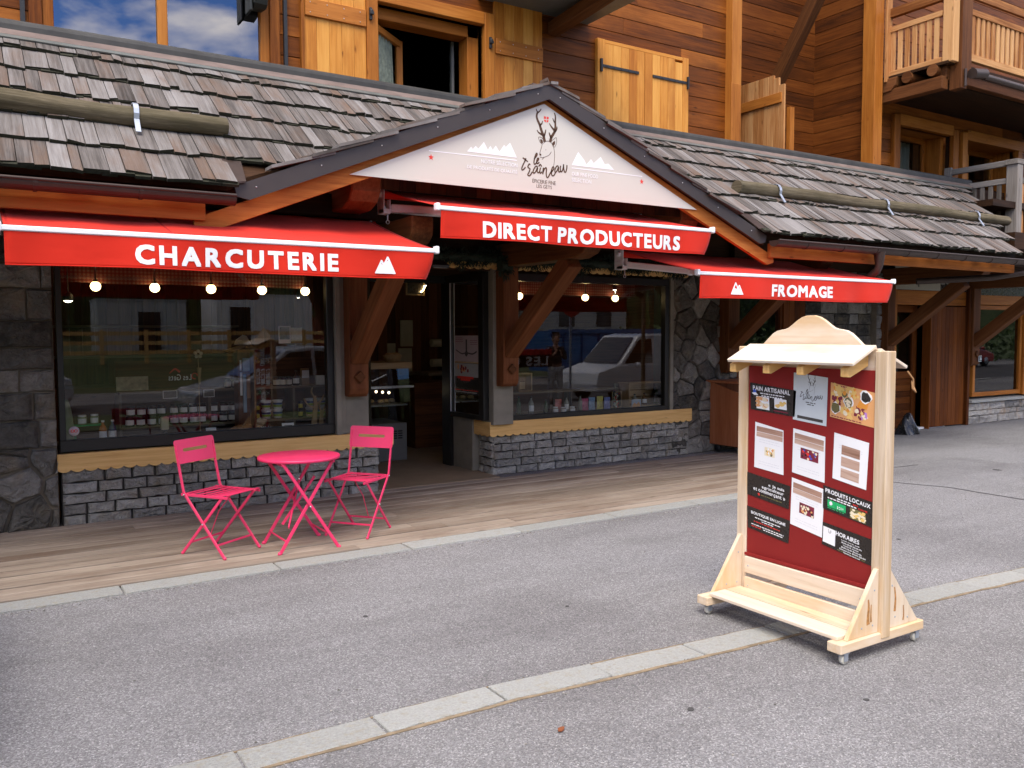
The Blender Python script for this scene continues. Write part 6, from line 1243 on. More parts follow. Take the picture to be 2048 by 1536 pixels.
for x in (2.485, 2.945):
    for L_ in (0, 1):
        loc = (x, 8.83, 0.775 + L_ * 0.085)
        if yj is None: yj = jar(*loc, 0.024, 0.084, jar_d, M['black'], yl, 'slim dark jar with yellow label beside the white tubs', group='slim jars with yellow labels')
        else: dup(yj, loc)
def bottle(x, y, z, r, h, mat, capm, lab, label, group=None):
    t = thing('bottle', label, 'bottle', (x, y, z), group); m = MB(); m.lathe([(0.0001, 0), (r, 0.002), (r, h * 0.58), (r * 0.75, h * 0.70), (r * 0.36, h * 0.80), (r * 0.34, h * 0.92)], (x, y, z), 16, 0.5); m.build('bottle_body', mat, t); m = MB(); m.lathe([(r * 0.42, h * 0.91), (r * 0.42, h), (0.0001, h)], (x, y, z), 14, 0.5); m.build('bottle_cap', capm, t)
    if lab: m = MB(); m.grid(lambda u, v: (x + (r + 0.001) * math.sin((u - 0.5) * 2.4 - 0.2), y - (r + 0.001) * math.cos((u - 0.5) * 2.4 - 0.2), z + h * (0.14 + 0.34 * v)), 8, 1, 0.5); m.build('label', lab, t)
    return t
bottle(0.985, 8.45, 0.70, 0.033, 0.185, plain('orange_juice', (0.55, 0.16, 0.03), 0.2), M['white'], lab_w, 'orange juice bottle with a round white label at the left of the charcuterie window'); bottle(1.065, 8.45, 0.70, 0.033, 0.185, plain('blue_syrup', (0.06, 0.08, 0.16), 0.2), M['white'], lab_w, 'blue-grey bottle beside the orange juice bottle')
bottle(2.915, 8.87, 1.111, 0.034, 0.16, jar_d, M['black'], lab_w, 'dark bottle with white label at the right of the upper shelf')
m = MB(); m.box(2.97, 3.05, 8.84, 8.90, 1.111, 1.29, 0.4, 0).box(2.972, 3.048, 8.838, 8.8399, 1.19, 1.27, 0.4, 1); m.build('gift_box', [plain('brown_card', (0.26, 0.15, 0.07), 0.6), lab_w], label='tall brown gift box beside the dark bottle on the upper shelf', cat='box', loc=(3.01, 8.87, 1.11))
MB().box(3.13, 3.22, 8.84, 8.88, 1.111, 1.21, 0.5).build('paper_card', lab_w, label='white packet at the right end of the upper shelf', cat='packet', loc=(3.17, 8.86, 1.11))
jb = M['jar_glass']; gj = plain('green_paste', (0.26, 0.30, 0.13), 0.3)
t = thing('green_stand', 'low green wire stand carrying two green jars', 'stand', (0.86, 8.55, 0.70)); MB().box(0.76, 1.0, 8.50, 8.62, 0.835, 0.845).build('stand_top', plain('bright_green', (0.04, 0.40, 0.10), 0.4), t)
for (x, y) in ((0.77, 8.51), (0.99, 8.51), (0.77, 8.61), (0.99, 8.61)): MB().tube([(x, y, 0.70), (x, y, 0.835)], 0.004, 6, 0.5).build('leg', plain('bright_green_wire', (0.04, 0.40, 0.10), 0.4), t)
jar(0.83, 8.55, 0.845, 0.038, 0.088, gj, M['white'], lab_w, 'left one of two green jars on the wire stand'); jar(0.93, 8.55, 0.845, 0.034, 0.092, gj, M['white'], lab_w, 'right one of two green jars on the wire stand')
m = MB(); m.grid(lambda u, v: (0.70 + 0.055 * math.cos(6.283 * u) * (1 - 0.7 * v ** 3), 8.50 + 0.04 * math.sin(6.283 * u), 0.72 + 0.36 * v), 20, 8, 0.5); m.build('gift_pouch', plain('pale_green_pouch', (0.30, 0.33, 0.20), 0.4, var=0.3), label='tied pale green pouch in the left corner of the charcuterie window', cat='pouch', loc=(0.7, 8.5, 0.72))
t = thing('candle', 'cream block candle on a dark round foot', 'candle', (1.51, 8.45, 0.70)); m = MB(); m.lathe([(0.0001, 0), (0.035, 0), (0.03, 0.02), (0.014, 0.05), (0.03, 0.065), (0.0001, 0.066)], (1.51, 8.45, 0.70), 16, 0.5); m.build('foot', M['iron'], t); MB().box(1.475, 1.545, 8.42, 8.48, 0.767, 0.885).build('wax_block', plain('cream_wax', (0.58, 0.52, 0.36), 0.5), t, bevel=0.006)
# narrow display house with a little roof
t = thing('display_house', 'tall narrow rustic wooden display house with a pitched top', 'display', (2.27, 8.50, 0.70))
MB().box(2.19, 2.21, 8.42, 8.58, 0.70, 1.52).box(2.345, 2.365, 8.42, 8.58, 0.70, 1.50).box(2.21, 2.345, 8.56, 8.58, 0.70, 1.5).build('house_body', M['inner'], t, bevel=0.003); MB().bar((2.12, 8.50, 1.495), (2.28, 8.50, 1.545), 0.24, 0.014).bar((2.28, 8.50, 1.545), (2.44, 8.50, 1.49), 0.24, 0.014).build('roof', M['shelf'], t)
MB().prism([(2.19, 1.55), (2.205, 1.60), (2.24, 1.625), (2.275, 1.65), (2.31, 1.64), (2.33, 1.60), (2.36, 1.55)], 0, 0.02, XZ(8.52), 0.6).build('crest', plain('pale_plaster', (0.40, 0.36, 0.28), 0.7), t)
m = MB()
for k, (a, b, c, d) in enumerate(((2.215, 2.26, 1.05, 1.28), (2.27, 2.30, 0.88, 1.26), (2.305, 2.34, 1.02, 1.26), (2.215, 2.255, 1.30, 1.40), (2.27, 2.335, 1.29, 1.42))): m.box(a, b, 8.53, 8.555, c, d, 0.5, k % 3)
m.build('postcards', [lab_w, plain('blue_card', (0.25, 0.33, 0.42), 0.5), plain('brown_card_print', (0.36, 0.18, 0.08), 0.5)], t)
# carved reindeer
t = thing('wooden_reindeer', 'flat pale wooden reindeer cut-out with antlers', 'ornament', (3.0, 8.45, 0.70)); m = MB(); Fd = ((0, 8.45, 0), (1, 0, 0), (0, 0, 1), (0, 1, 0))
ribbon(m, [(2.96, 0.70), (2.97, 0.82), (2.98, 0.93), (2.97, 1.02)], 0.06, 0.03, Fd, 0, 0.02); ribbon(m, [(2.97, 0.90), (2.90, 0.93), (2.86, 1.0)], 0.022, 0.01, Fd, 0.001, 0.019); ribbon(m, [(2.97, 0.93), (3.04, 0.97), (3.07, 1.03)], 0.02, 0.01, Fd, 0.001, 0.019); ribbon(m, [(2.97, 1.0), (2.94, 1.06), (2.95, 1.11)], 0.018, 0.008, Fd, 0.001, 0.019); ribbon(m, [(2.97, 0.84), (2.91, 0.82), (2.88, 0.84)], 0.02, 0.012, Fd, 0.001, 0.019); m.build('ornament_body', M['crate'], t)
m = MB(); ribbon(m, [(3.05, 0.70), (3.05, 0.80), (3.07, 0.86)], 0.045, 0.03, Fd, 0.03, 0.05); ribbon(m, [(3.06, 0.84), (3.03, 0.90), (3.04, 0.95)], 0.014, 0.008, Fd, 0.03, 0.05); ribbon(m, [(3.07, 0.85), (3.10, 0.91)], 0.014, 0.008, Fd, 0.03, 0.05); m.build('ornament_fawn', M['crate'], t)
# flower pick
t = thing('flower_pick', 'pale felt flower on a thin stick with a paper cone', 'ornament', (1.83, 8.45, 1.2)); m = MB()
for k in range(5): m.ball((1.83 + 0.028 * math.cos(k * 1.2566 + 0.3), 8.45, 1.47 + 0.028 * math.sin(k * 1.2566 + 0.3)), 0.018, 8, sq=(1, 0.3, 1))
m.build('petals', plain('cream_felt', (0.48, 0.42, 0.30), 0.9), t); MB().tube([(1.83, 8.46, 1.47), (1.835, 8.47, 0.72)], 0.003, 6, 0.5).build('stick', M['crate'], t); MB().lathe([(0.008, 0), (0.022, 0.16)], (1.838, 8.46, 1.18), 10, 0.5).build('paper_cone', M['crate'], t)
# gift board, price cards, bread pouch, string lights
m = MB(); m.box(1.14, 1.42, 8.70, 8.72, 1.13, 1.26, 0.5); m.build('picture_board', plain('pale_flower_print', (0.36, 0.30, 0.20), 0.6, var=0.5, scale=22), label='pale wide picture board with orange flower print, behind the window on the left', cat='picture', loc=(1.28, 8.71, 1.13))
for (x, z, w_, lab) in ((1.62, 1.075, 0.13, 'slate price tag with white border hanging under the upper shelf on the left'), (1.985, 1.072, 0.105, 'slate price tag with white border hanging at the middle of the upper shelf')):
    m = MB(); m.box(x - w_ / 2, x + w_ / 2, 8.735, 8.742, z - 0.038, z + 0.038, 0.5, 0).box(x - w_ / 2 + 0.005, x + w_ / 2 - 0.005, 8.7335, 8.7348, z - 0.033, z + 0.033, 0.5, 1); m.build('price_tag', [lab_w, M['chalk']], label=lab, cat='price tag', loc=(x, 8.74, z))
for (x, z, w_, lab) in ((1.92, 0.735, 0.095, 'blank white card lying against the glass sill'), (2.67, 0.735, 0.12, 'white card with a dark printed line on the glass sill')):
    m = MB(); m.bar((x - w_ / 2, 8.40, z), (x + w_ / 2, 8.40, z), 0.004, 0.06, up=(0, 0.4, 1), rnd=0.5, mat=0); m.bar((x - w_ * 0.33, 8.396, z), (x + w_ * 0.33, 8.396, z), 0.002, 0.012 if w_ > 0.1 else 0.002, up=(0, 0.4, 1), rnd=0.5, mat=1); m.build('price_card', [M['paper'], dark_p], label=lab, cat='card', loc=(x, 8.4, z))
m = MB()
for k in range(6): m.ball((2.14 + 0.03 * k, 8.43 + 0.02 * (k % 2), 0.725 + 0.012 * (k % 3)), 0.032, 10, sq=(1.2, 1, 0.8))
m.build('bread_pouch', plain('golden_pastries', (0.34, 0.16, 0.06), 0.5), label='clear pouch of golden pastries on the sill of the charcuterie window', cat='pastry pouch', loc=(2.2, 8.43, 0.70))
m = MB()
for k in range(22):
    a = random.uniform(0, 6.28); c = Vector((2.43 + random.gauss(0, 0.035), 8.40, 0.71)); m.bar(c, c + Vector((math.cos(a) * 0.04, 0.01, abs(math.sin(a)) * 0.03 + 0.005)), 0.005, 0.005, rnd=0.5)
m.build('shredded_paper', M['paper'], label='small tuft of shredded white paper on the charcuterie window sill', cat='paper', loc=(2.43, 8.4, 0.70))
# notices on the glass
t = thing('window_poster', 'pair of small printed notices stuck inside the charcuterie window', 'poster', (2.7, 8.285, 1.66)); MB().box(2.555, 2.675, 8.279, 8.281, 1.565, 1.735, 0.5, 0).box(2.565, 2.665, 8.277, 8.2789, 1.605, 1.725, 0.5, 1).build('dark_sheet', [lab_w, M['chalk']], t); MB().box(2.68, 2.79, 8.279, 8.281, 1.585, 1.72, 0.5, 0).build('pale_sheet', plain('lime_grey_print', (0.48, 0.50, 0.42), 0.5, var=0.3, scale=40), t)
m = MB(); m.lathe([(0.0001, 0), (0.042, 0), (0.042, 0.002), (0.0001, 0.002)], (0.735, 8.262, 0.82), 24, 0.5, axis='y'); so_ = m; 
for k in range(2): m.tube([(0.722 + k * 0.026 + 0.012 * math.cos(a * 0.7), 8.258, 0.822 + 0.012 * math.sin(a * 0.7)) for a in range(10)], 0.003, 6, 0.5, 1)
m.build('round_sticker', [plain('grey_pink_sticker', (0.48, 0.42, 0.42), 0.5), red_p], label='round grey sticker with red rings in the lower left corner of the charcuterie window', cat='sticker', loc=(0.735, 8.26, 0.82))
t = thing('window_decal', 'mirror-reversed Les Gets decal with a red ring on the charcuterie window', 'decal', (1.66, 8.27, 1.25)); m = MB(); DF = ((1.785, 8.275, 0), (-1, 0, 0), (0, 0, 1), (0, -1, 0)); text_mb(m, 'Les Gets', DF, 0.06, 1.235, 0.20, 0.055, 0, 0.0004, 0.0); m.build('lettering', lab_w, t); m = MB(); m.tube([(1.755 + 0.026 * math.cos(k * 0.5), 8.274, 1.27 + 0.026 * math.sin(k * 0.5)) for k in range(11)], 0.005, 6, 0.5); ribbon(m, [(0.16, 1.31), (0.20, 1.34), (0.235, 1.315), (0.25, 1.30)], 0.02, 0.006, DF, 0, 0.0004); m.build('red_marks', red_p, t)
# posters on the glazed return by the door (face the doorway)
GFx = 4.983
def glass_poster(label, y0, y1, z0, z1, mats, fill):
    t = thing('window_poster', label, 'poster', (GFx, (y0 + y1) / 2, z0)); m = MB(); m.box(GFx, GFx + 0.002, y0, y1, z0, z1, 0.5, 0); Fr = ((GFx - 0.0006, y1, z0), (0, -1, 0), (0, 0, 1), (-1, 0, 0)); fill(m, Fr, y1 - y0, z1 - z0); m.build('sheet', mats, t)
def f1(m, Fr, w_, h_):
    blob(m, w_ * 0.5, h_ * 0.32, 0.035, Fr, 1, 0.0005, 1.0); rect(m, w_ * 0.47, w_ * 0.53, h_ * 0.4, h_ * 0.85, Fr, 1); ribbon(m, [(w_ * 0.05, h_ * 0.45), (w_ * 0.3, h_ * 0.3), (w_ * 0.5, h_ * 0.34), (w_ * 0.75, h_ * 0.30), (w_ * 0.92, h_ * 0.40)], 0.012, 0.02, Fr, 0, 0.0006, 1)
    for v in (0.9, 0.83, 0.76): lines(m, (w_ * 0.05, w_ * 0.35), h_ * v, 0.006, Fr, 2); lines(m, (w_ * 0.65, w_ * 0.95), h_ * (v - 0.1), 0.006, Fr, 2)
glass_poster('pale poster with a drawn bottle on the glazed return beside the door', 8.55, 9.13, 1.32, 1.63, [plain('dusty_rose_paper', (0.46, 0.38, 0.38), 0.5), dark_p, plum_p], f1)
def f2_(m, Fr, w_, h_):
    rect(m, 0, w_, h_ * 0.56, h_ * 0.99, Fr, 3)
    for k in range(16): blob(m, w_ * (0.28 + random.gauss(0, 0.10)), h_ * (0.80 + random.gauss(0, 0.05)), 0.022, Fr, 1 if k % 2 else 4, 0.0008 + k * 0.00003)
    rect(m, w_ * 0.12, w_ * 0.80, h_ * 0.50, h_ * 0.575, Fr, 2, 0.0014); rect(m, w_ * 0.26, w_ * 0.66, h_ * 0.43, h_ * 0.495, Fr, 2, 0.0014); lines(m, (w_ * 0.16, w_ * 0.76), h_ * 0.52, 0.022, Fr, 3); rect(m, 0.0, w_, h_ * 0.115, h_ * 0.14, Fr, 2, 0.0014); lines(m, (w_ * 0.05, w_ * 0.95), h_ * 0.05, 0.012, Fr, 3); lines(m, (w_ * 0.2, w_ * 0.7), h_ * 0.27, 0.008, Fr, 3)
    m.prism([(0, h_ * 0.35), (w_ * 0.2, h_ * 0.46), (w_ * 0.45, h_ * 0.33), (w_ * 0.7, h_ * 0.44), (w_, h_ * 0.5), (w_, h_ * 0.2), (0, h_ * 0.2)], 0, 0.0009, Fr, 0.5, 5)
glass_poster('dark alpine event poster with a red title on the glazed return beside the door', 8.56, 9.13, 0.93, 1.30, [M['chalk'], plum_p, red_p, plain('cold_grey_paper', (0.40, 0.41, 0.40), 0.5), tan_p, M['black']], f2_)
MB().box(4.99, 5.06, 8.75, 9.12, 0.665, 0.70, 0.5).build('leaflet_stack', M['paper'], label='white stack of leaflets on the ledge of the glazed return', cat='leaflets', loc=(5.03, 8.93, 0.665))
# counter seen through the open door
t = thing('display_counter', 'dim glass-fronted refrigerated counter inside the open door', 'counter', (4.3, 10.5, 0.0)); MB().box(3.9, 4.75, 10.02, 10.8, 0.02, 0.50).build('base', plain('grey_enamel', (0.14, 0.14, 0.13), 0.5), t)
m = MB()
for k in range(4):
    for j in range(6): m.box(4.25 + j * 0.075, 4.31 + j * 0.075, 10.012, 10.019, 0.30 + k * 0.03, 0.318 + k * 0.03)
m.build('vent_grille', M['black'], t); MB().box(3.9, 4.9, 10.15, 10.9, 1.20, 1.28, grain=0).build('wooden_ledge', M['crate'], t); MB().box(3.9, 4.9, 10.10, 10.14, 0.95, 0.98).box(3.9, 4.9, 10.3, 10.9, 0.70, 0.72).build('glass_shelf_rail', M['steel'], t)
MB().poly([(3.9, 10.08, 0.5), (4.85, 10.08, 0.5), (4.85, 10.16, 1.2), (3.9, 10.16, 1.2)]).build('front_glass', M['glass'], t); m = MB()
for k in range(9): m.ball((4.0 + k * 0.1, 10.5 + 0.05 * (k % 3), 0.75), 0.05, 10, sq=(1, 1, 0.6))
m.build('goods', plain('pale_cheese', (0.40, 0.30, 0.16), 0.6), t); 
m = MB()
for k in range(3): m.ball((4.45 + 0.09 * k, 10.30, 0.90 - 0.01 * k), 0.018, 8)
m.build('counter_glow_dots', emit('counter_glow_dots', (1, 0.8, 0.5), 3.0), t)  # three small glowing dots inside the counter
t = thing('bread_basket', 'wicker basket of bread on the counter ledge', 'basket', (4.80, 10.5, 1.28)); m = MB(); m.lathe([(0.0001, 0), (0.10, 0), (0.13, 0.09), (0.122, 0.09), (0.095, 0.01)], (4.78, 10.5, 1.28), 18, 0.5); m.build('wicker', M['crate'], t); m = MB()
for k in range(7): m.ball((4.78 + 0.06 * math.cos(k), 10.5 + 0.06 * math.sin(k), 1.37), 0.04, 10, sq=(1.3, 1, 0.8))
m.build('bread_rolls', plain('bread_crust', (0.42, 0.24, 0.10), 0.6), t)
for (x, z0, z1, w_, lab) in ((5.93, 1.45, 1.87, 0.22, 'upper pale price sheet on the panelling behind the counter'), (5.90, 0.98, 1.42, 0.24, 'lower pale price sheet on the panelling behind the counter'), (5.66, 1.22, 1.50, 0.14, 'narrow pale price sheet beside the two larger ones')): MB().box(x - w_ / 2, x + w_ / 2, 12.47, 12.49, z0, z1, 0.5).build('price_sheet', plain('dull_paper', (0.36, 0.34, 0.26), 0.6), label=lab, cat='sheet', loc=(x, 12.48, z0))
t = thing('wall_cabinet', 'brown wooden serving unit with open shelves inside the shop', 'cabinet', (6.35, 12.0, 0)); MB().box(6.0, 6.04, 11.8, 12.4, 0.0, 1.0).box(7.2, 7.24, 11.8, 12.4, 0, 1.0).box(6.04, 7.2, 12.36, 12.4, 0, 1.0).build('carcass', M['beam'], t); MB().box(5.95, 7.3, 11.75, 12.4, 1.0, 1.05, grain=0).build('worktop', M['shelf'], t); MB().box(6.04, 7.2, 11.82, 12.36, 0.40, 0.43, grain=0).build('shelf_board', M['shelf'], t); m = MB()
for k in range(5): m.box(6.1 + k * 0.2, 6.26 + k * 0.2, 11.9, 12.1, 0.431, 0.60)
m.build('boxes', M['crate'], t)
for (z, lab) in ((1.50, 'upper of two white paper rolls above the serving unit'), (1.18, 'lower of two white paper rolls above the serving unit')): m = MB(); m.tube([(6.28, 12.3, z), (6.9, 12.3, z)], 0.065, 14, 0.5); m.build('paper_roll', plain('dim_paper_roll', (0.48, 0.45, 0.36), 0.7), label=lab, cat='paper roll', loc=(6.6, 12.3, z))
t = thing('framed_picture', 'small framed picture high on the wall inside the door', 'picture', (5.55, 11.4, 2.25)); MB().box(5.42, 5.72, 11.40, 11.42, 2.22, 2.42).build('frame', M['crate'], t); MB().box(5.44, 5.70, 11.392, 11.399, 2.24, 2.40).build('print', M['chalk'], t)
m = MB(); m.tube([(5.60 + 0.10 * math.sin(k * 0.2), 11.36, 2.30 - 0.10 * math.cos(k * 0.2) + 0.06) for k in range(2, 9)], 0.012, 8, 0.5); m.build('arc_lamp', M['bulb'], label='glowing curved lamp in front of the framed picture', cat='lamp', loc=(5.6, 11.36, 2.3))
# ------------------------------------------------------------------ right window display
def crate(x0, x1, z0, z1, y0, y1, label):
    t = thing('wooden_crate', label, 'crate', ((x0 + x1) / 2, y0, z0)); m = MB(); s = 0.016; m.box(x0, x1, y0, y1, z0, z0 + s, grain=0).box(x0, x1, y0, y1, z1 - s, z1, grain=0).box(x0, x0 + s, y0, y1, z0 + s, z1 - s).box(x1 - s, x1, y0, y1, z0 + s, z1 - s); m.build('crate_frame', M['crate'], t); b = MB(); n = max(2, int((z1 - z0) / 0.09))
    for k in range(n): b.box(x0 + s, x1 - s, y1 - 0.012, y1, z0 + s + (z1 - z0 - 2 * s) * k / n + 0.004, z0 + s + (z1 - z0 - 2 * s) * (k + 1) / n - 0.004, grain=0)
    b.build('crate_slats', M['crate'], t)
crate(7.32, 8.02, 0.668, 0.99, 8.62, 8.86, 'pale wooden crate on its side holding bottles at the right end of the window'); crate(5.70, 5.90, 0.93, 1.16, 8.80, 8.95, 'small upright wooden crate of jars at the left of the right window')
P(MB().box(5.34, 7.3, 8.78, 8.96, 0.905, 0.925, grain=0).box(5.36, 5.38, 8.8, 8.95, 0.60, 0.905).box(6.50, 6.52, 8.8, 8.95, 0.60, 0.905), 'display_shelf', M['shelf'])
amber = plain('amber_liquid', (0.16, 0.07, 0.02), 0.15, spec=0.6); clear = plain('pale_bottle', (0.30, 0.30, 0.25), 0.15, spec=0.6); greenb = plain('green_bottle', (0.03, 0.07, 0.02), 0.12, spec=0.6)
for k, (x, mt, h) in enumerate(((7.50, clear, 0.15), (7.67, amber, 0.16), (7.88, greenb, 0.24))): bottle(x, 8.72, 0.685, 0.036, h, mt, M['black'], lab_w, ('pale bottle with a neck tag in the crate on its side', 'amber bottle in the middle of the crate on its side', 'tall green bottle at the right of the crate on its side')[k])
for k, (x, mt, h, r) in enumerate(((5.46, amber, 0.17, 0.03), (5.62, greenb, 0.22, 0.03), (5.80, clear, 0.21, 0.035), (6.02, greenb, 0.16, 0.03), (6.34, clear, 0.19, 0.03), (6.56, clear, 0.2, 0.028))): bottle(x, 8.68, 0.667, r, h, mt, M['black'], lab_w if k % 2 == 0 else None, ('small amber bottle by the timber post in the right window', 'slim green bottle second from the timber post', 'pale bottle with a white label third from the timber post', 'short green bottle fourth from the timber post', 'clear bottle behind the three low jars', 'clear bottle beside the bright packets')[k])
pk = [plain('pink_packet', (0.55, 0.10, 0.22), 0.35, var=0.4, scale=40), plain('blue_yellow_packet', (0.16, 0.20, 0.55), 0.35, var=0.5, scale=40), plain('lemon_packet', (0.62, 0.50, 0.10), 0.35, var=0.4, scale=40), plain('red_white_packet', (0.60, 0.14, 0.12), 0.35, var=0.5, scale=40), plain('sky_packet', (0.22, 0.35, 0.60), 0.35, var=0.4, scale=40)]
for k, (x, mi) in enumerate(((6.62, 0), (6.73, 4), (6.86, 2), (6.98, 1), (6.20, 3))):
    m = MB(); hh = 0.15 + 0.01 * (k % 3); m.grid(lambda u, v: (x - 0.048 + 0.096 * u + 0.004 * math.sin(v * 9), 8.66 - 0.022 * math.sin(math.pi * u) * math.sin(math.pi * min(1, v * 1.1)), 0.667 + hh * v), 8, 8, 0.5); m.grid(lambda u, v: (x - 0.048 + 0.096 * u, 8.664 + 0.018 * math.sin(math.pi * u) * math.sin(math.pi * v), 0.667 + hh * v), 8, 8, 0.5); m.build('snack_packet', pk[mi], label=('pink snack packet in the right window', 'sky blue snack packet second of the row', 'lemon yellow snack packet third of the row', 'blue and yellow snack packet nearest the cellophane bag', 'red and white packet among the bottles')[k], cat='packet', loc=(x, 8.66, 0.667))
for k, x in enumerate((6.11, 6.235, 6.37)): jar(x, 8.60, 0.667, 0.036, 0.062 + 0.01 * (k == 0), plain('cream_terrine', (0.38, 0.33, 0.25), 0.3), M['white'], lab_w, ('left one of three low jars with white lids', 'middle one of three low jars with white lids', 'right one of three low jars with white lids')[k])
m = MB(); m.grid(lambda u, v: (7.10 + (0.055 - 0.045 * max(0, v - 0.65) / 0.2 * (v < 0.85) + (0.02 * (v > 0.85)) - 0.03 * (v >= 0.85)) * math.cos(6.283 * u) * (1 + 0.1 * math.sin(u * 40)), 8.62 + 0.04 * math.sin(6.283 * u) * (1.0 if v < 0.7 else 0.4), 0.667 + 0.33 * v), 28, 14, 0.5); t = thing('cellophane_bag', 'tied cellophane bag of sweets in the middle of the right window', 'bag', (7.1, 8.62, 0.667)); m.build('cellophane', M['jar_glass'], t); m = MB()
for k in range(26): m.ball((7.10 + random.uniform(-0.035, 0.035), 8.62 + random.uniform(-0.02, 0.02), 0.68 + 0.19 * k / 26), 0.013, 8, mat=k % 3)
m.build('sweets', [cream_p, red_p, M['paper']], t)
t = thing('postcard', 'small mountain postcard propped by the wooden crate', 'card', (7.40, 8.58, 0.667)); MB().box(7.33, 7.49, 8.58, 8.583, 0.667, 0.775).build('card', plain('sky_card', (0.36, 0.46, 0.58), 0.5), t); m = MB(); m.prism([(7.34, 0.67), (7.34, 0.70), (7.38, 0.735), (7.41, 0.71), (7.45, 0.74), (7.48, 0.70), (7.48, 0.67)], 0, 0.001, ((0, 8.579, 0), (1, 0, 0), (0, 0, 1), (0, -1, 0)), 0.5); m.build('mountain_print', tan_p, t)
t = thing('slate_board', 'small slate board with a wooden frame leaning behind the cellophane bag', 'slate', (7.18, 8.74, 0.667)); MB().box(7.13, 7.29, 8.74, 8.75, 0.667, 0.88).build('frame', M['crate'], t); MB().box(7.145, 7.275, 8.735, 8.7399, 0.682, 0.865).build('slate', M['chalk'], t)
# back counter and screen across the room, dim
P(MB().box(5.3, 7.7, 10.9, 11.5, 0.02, 0.95, grain=0), 'back_counter', M['beam']); P(MB().box(0.6, 3.2, 11.6, 12.4, 0.02, 1.0, grain=0), 'back_counter', M['beam'])
for z in (1.35, 1.75): P(MB().box(0.6, 3.2, 12.2, 12.45, z, z + 0.03), 'wall_shelf', M['shelf'])
